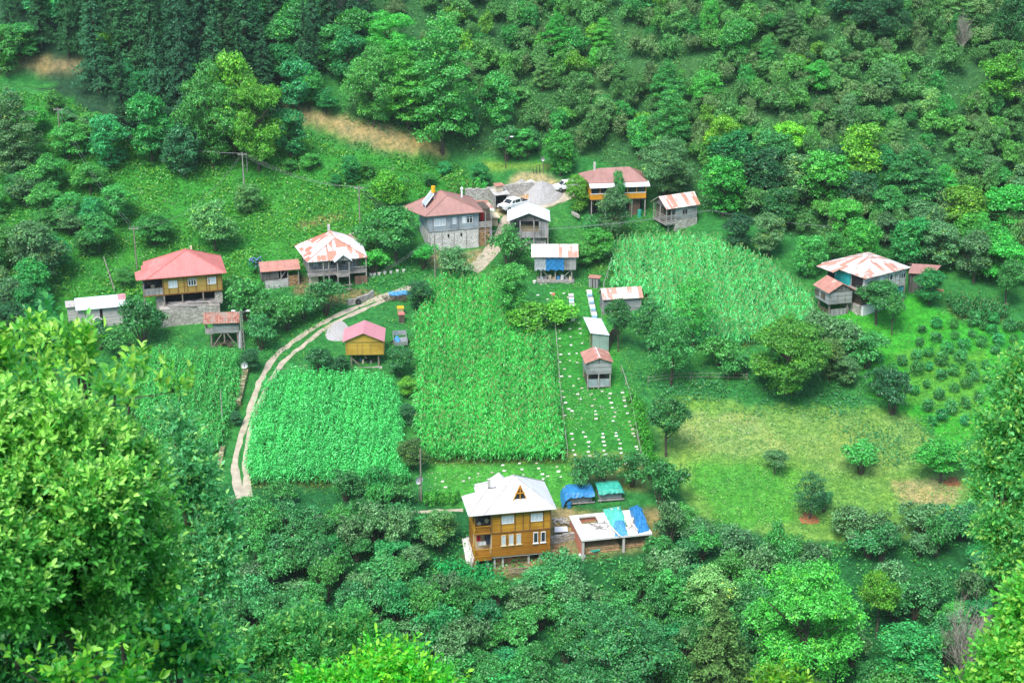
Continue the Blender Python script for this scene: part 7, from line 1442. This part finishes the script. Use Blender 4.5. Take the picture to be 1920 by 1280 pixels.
near_tree('leafy_bush', 'dark leafy bush under the big foreground tree at the lower left', [(20,1200,22,60),(90,1240,22,60),(170,1230,23,60),(250,1180,23,50),(-30,1260,22,70),(130,1290,22,60),(40,1110,24,50)], .1, 900, 10, (.03, .2, .05), (.08, .34, .06), .2, 14, r0=.08)
near_tree('oak_tree', 'lighter green oak between the big foreground tree and the lane', [(345,830,D2,28),(375,890,D2,38),(330,920,D2,50),(410,955,D2,22),(390,1020,D2,50),(350,1090,D2,70),(415,1100,D2,28),(300,1200,D2,90),(380,1200,D2,60),(320,790,D2,18),(435,1010,D2,12)], .075, 2600, 10, (.1, .4, .13), (.3, .6, .17), .22, 3, r0=.12)
near_tree('oak_tree', 'green foreground oak at the bottom edge left of centre', [(520,1210,36,40),(600,1190,36,40),(680,1195,36,35),(480,1265,36,60),(590,1260,36,70),(690,1260,36,50),(740,1225,36,22),(560,1170,36,20)], .085, 2300, 10, (.07, .32, .09), (.2, .46, .1), .2, 4, r0=.14)
near_tree('chestnut_tree', 'lime green chestnut top at the bottom edge in front of the oak', [(650,1290,27,35),(720,1255,27,30),(790,1270,27,26),(720,1310,27,60),(590,1310,27,35),(835,1300,27,22),(765,1230,27,10),(700,1220,27,10)], .095, 1000, 9, (.11, .5, .04), (.27, .6, .04), .45, 5, r0=.1, aim=.1)
near_tree('chestnut_tree', 'small lime chestnut branches in the lower left corner', [(160,1255,14,20),(110,1275,14,18),(245,1290,15,25),(30,1250,14,10)], .09, 80, 8, (.08, .36, .03), (.25, .55, .05), .6, 6, root=(-3.5, 12.5), r0=.05, aim=.2)
near_tree('oak_tree', 'foreground oak at the right edge beside the orchard', [(1900,735,28,35),(1862,800,28,25),(1905,820,28,50),(1850,870,28,25),(1900,905,28,40),(1868,985,28,30),(1925,1010,28,45),(1880,1065,28,22),(1835,930,28,14),(1945,760,28,60),(1960,920,28,60),(1910,690,28,12),(1935,670,28,16)], .072, 2900, 10, (.12, .5, .13), (.34, .68, .14), .4, 7, r0=.06)
near_tree('chestnut_tree', 'yellow green chestnut in the lower right corner', [(1900,1140,21,20),(1920,1180,21,35),(1880,1225,21,28),(1910,1270,21,50),(1850,1280,21,22),(1805,1290,21,12),(1935,1110,21,22)], .075, 900, 10, (.09, .46, .06), (.27, .6, .08), .42, 8, r0=.08, aim=.2)
near_tree('chestnut_tree', 'small lime chestnut top at the bottom edge below the huge bright tree', [(1470,1278,40,18),(1450,1295,40,25),(1495,1295,40,20)], .13, 150, 8, (.09, .42, .03), (.24, .56, .04), .5, 9, r0=.06)
near_tree('chestnut_tree', 'lime leaved young tree rising at the bottom left under the big one', [(260,1200,19,20),(320,1180,19,22),(380,1215,19,25),(300,1245,19,40),(410,1265,22,30)], .1, 420, 9, (.05, .34, .06), (.18, .5, .07), .4, 10, r0=.06)
m = MB(); m.tube([(0, 0, -1), (.15, 0, 3), (-.1, 0, 5.5)], [.34, .2, .07], 7); m.tube([(.1, 0, 2.6), (.7, 0, 4.2)], [.1, .04], 5); tag(m.build('dead_tree', 'barkp', loc=at(825, 1212)), 'pale bare tree trunk standing in the grove below the timber house', 'dead trunk')
# ---------- camera, light ----------
cam = bpy.data.cameras.new('camera'); co = bpy.data.objects.new('camera', cam); col.objects.link(co)
co.rotation_euler = (R(90)-PITCH, 0, 0); cam.lens = 60; cam.sensor_width = 36; cam.clip_end = 2000; cam.clip_start = .5
cam.dof.use_dof = True; cam.dof.focus_distance = 230; cam.dof.aperture_fstop = 5.6
sc.camera = co
world = bpy.data.worlds.new('World'); sc.world = world; world.use_nodes = True
nt = world.node_tree; bg = nt.nodes['Background']; sky = nt.nodes.new('ShaderNodeTexSky'); sky.sky_type = 'NISHITA'; sky.sun_disc = False
EL, AZ = R(58), R(205)      # azimuth clockwise from +Y
sky.sun_elevation = EL; sky.sun_rotation = AZ; sky.air_density = 1.0; sky.dust_density = 2.5; sky.altitude = 900
nt.links.new(sky.outputs[0], bg.inputs[0]); bg.inputs[1].default_value = .15
sun = bpy.data.lights.new('sun', 'SUN'); sun.energy = 2.1; sun.angle = R(28); sun.color = (1, .95, .86); so = bpy.data.objects.new('sun', sun); col.objects.link(so)
d = Vector((math.sin(AZ)*math.cos(EL), math.cos(AZ)*math.cos(EL), math.sin(EL))); so.rotation_euler = d.to_track_quat('Z', 'Y').to_euler()
sc.view_settings.view_transform = 'Standard'; sc.view_settings.look = 'None'; sc.view_settings.exposure = 1.36
sc.cycles.max_bounces = 5; sc.cycles.diffuse_bounces = 3; sc.cycles.transmission_bounces = 3; sc.cycles.caustics_reflective = False; sc.cycles.caustics_refractive = False
sc.cycles.sample_clamp_indirect = 4

m = NT('valley_air'); m.t.nodes.remove(m.b); pv = m.n('VolumePrincipled'); pv.inputs['Color'].default_value = (.8, .95, .9, 1); pv.inputs['Density'].default_value = .00010; pv.inputs['Anisotropy'].default_value = .2
m.t.links.new(pv.outputs[0], m.t.nodes['Material Output'].inputs['Volume'])
hb = MB(); hb.box(-430, 430, -70, 610, -112, 150); tag(hb.build('haze', m.m), 'thin pale summer haze filling the valley', kind='stuff')
sc.cycles.volume_bounces = 0
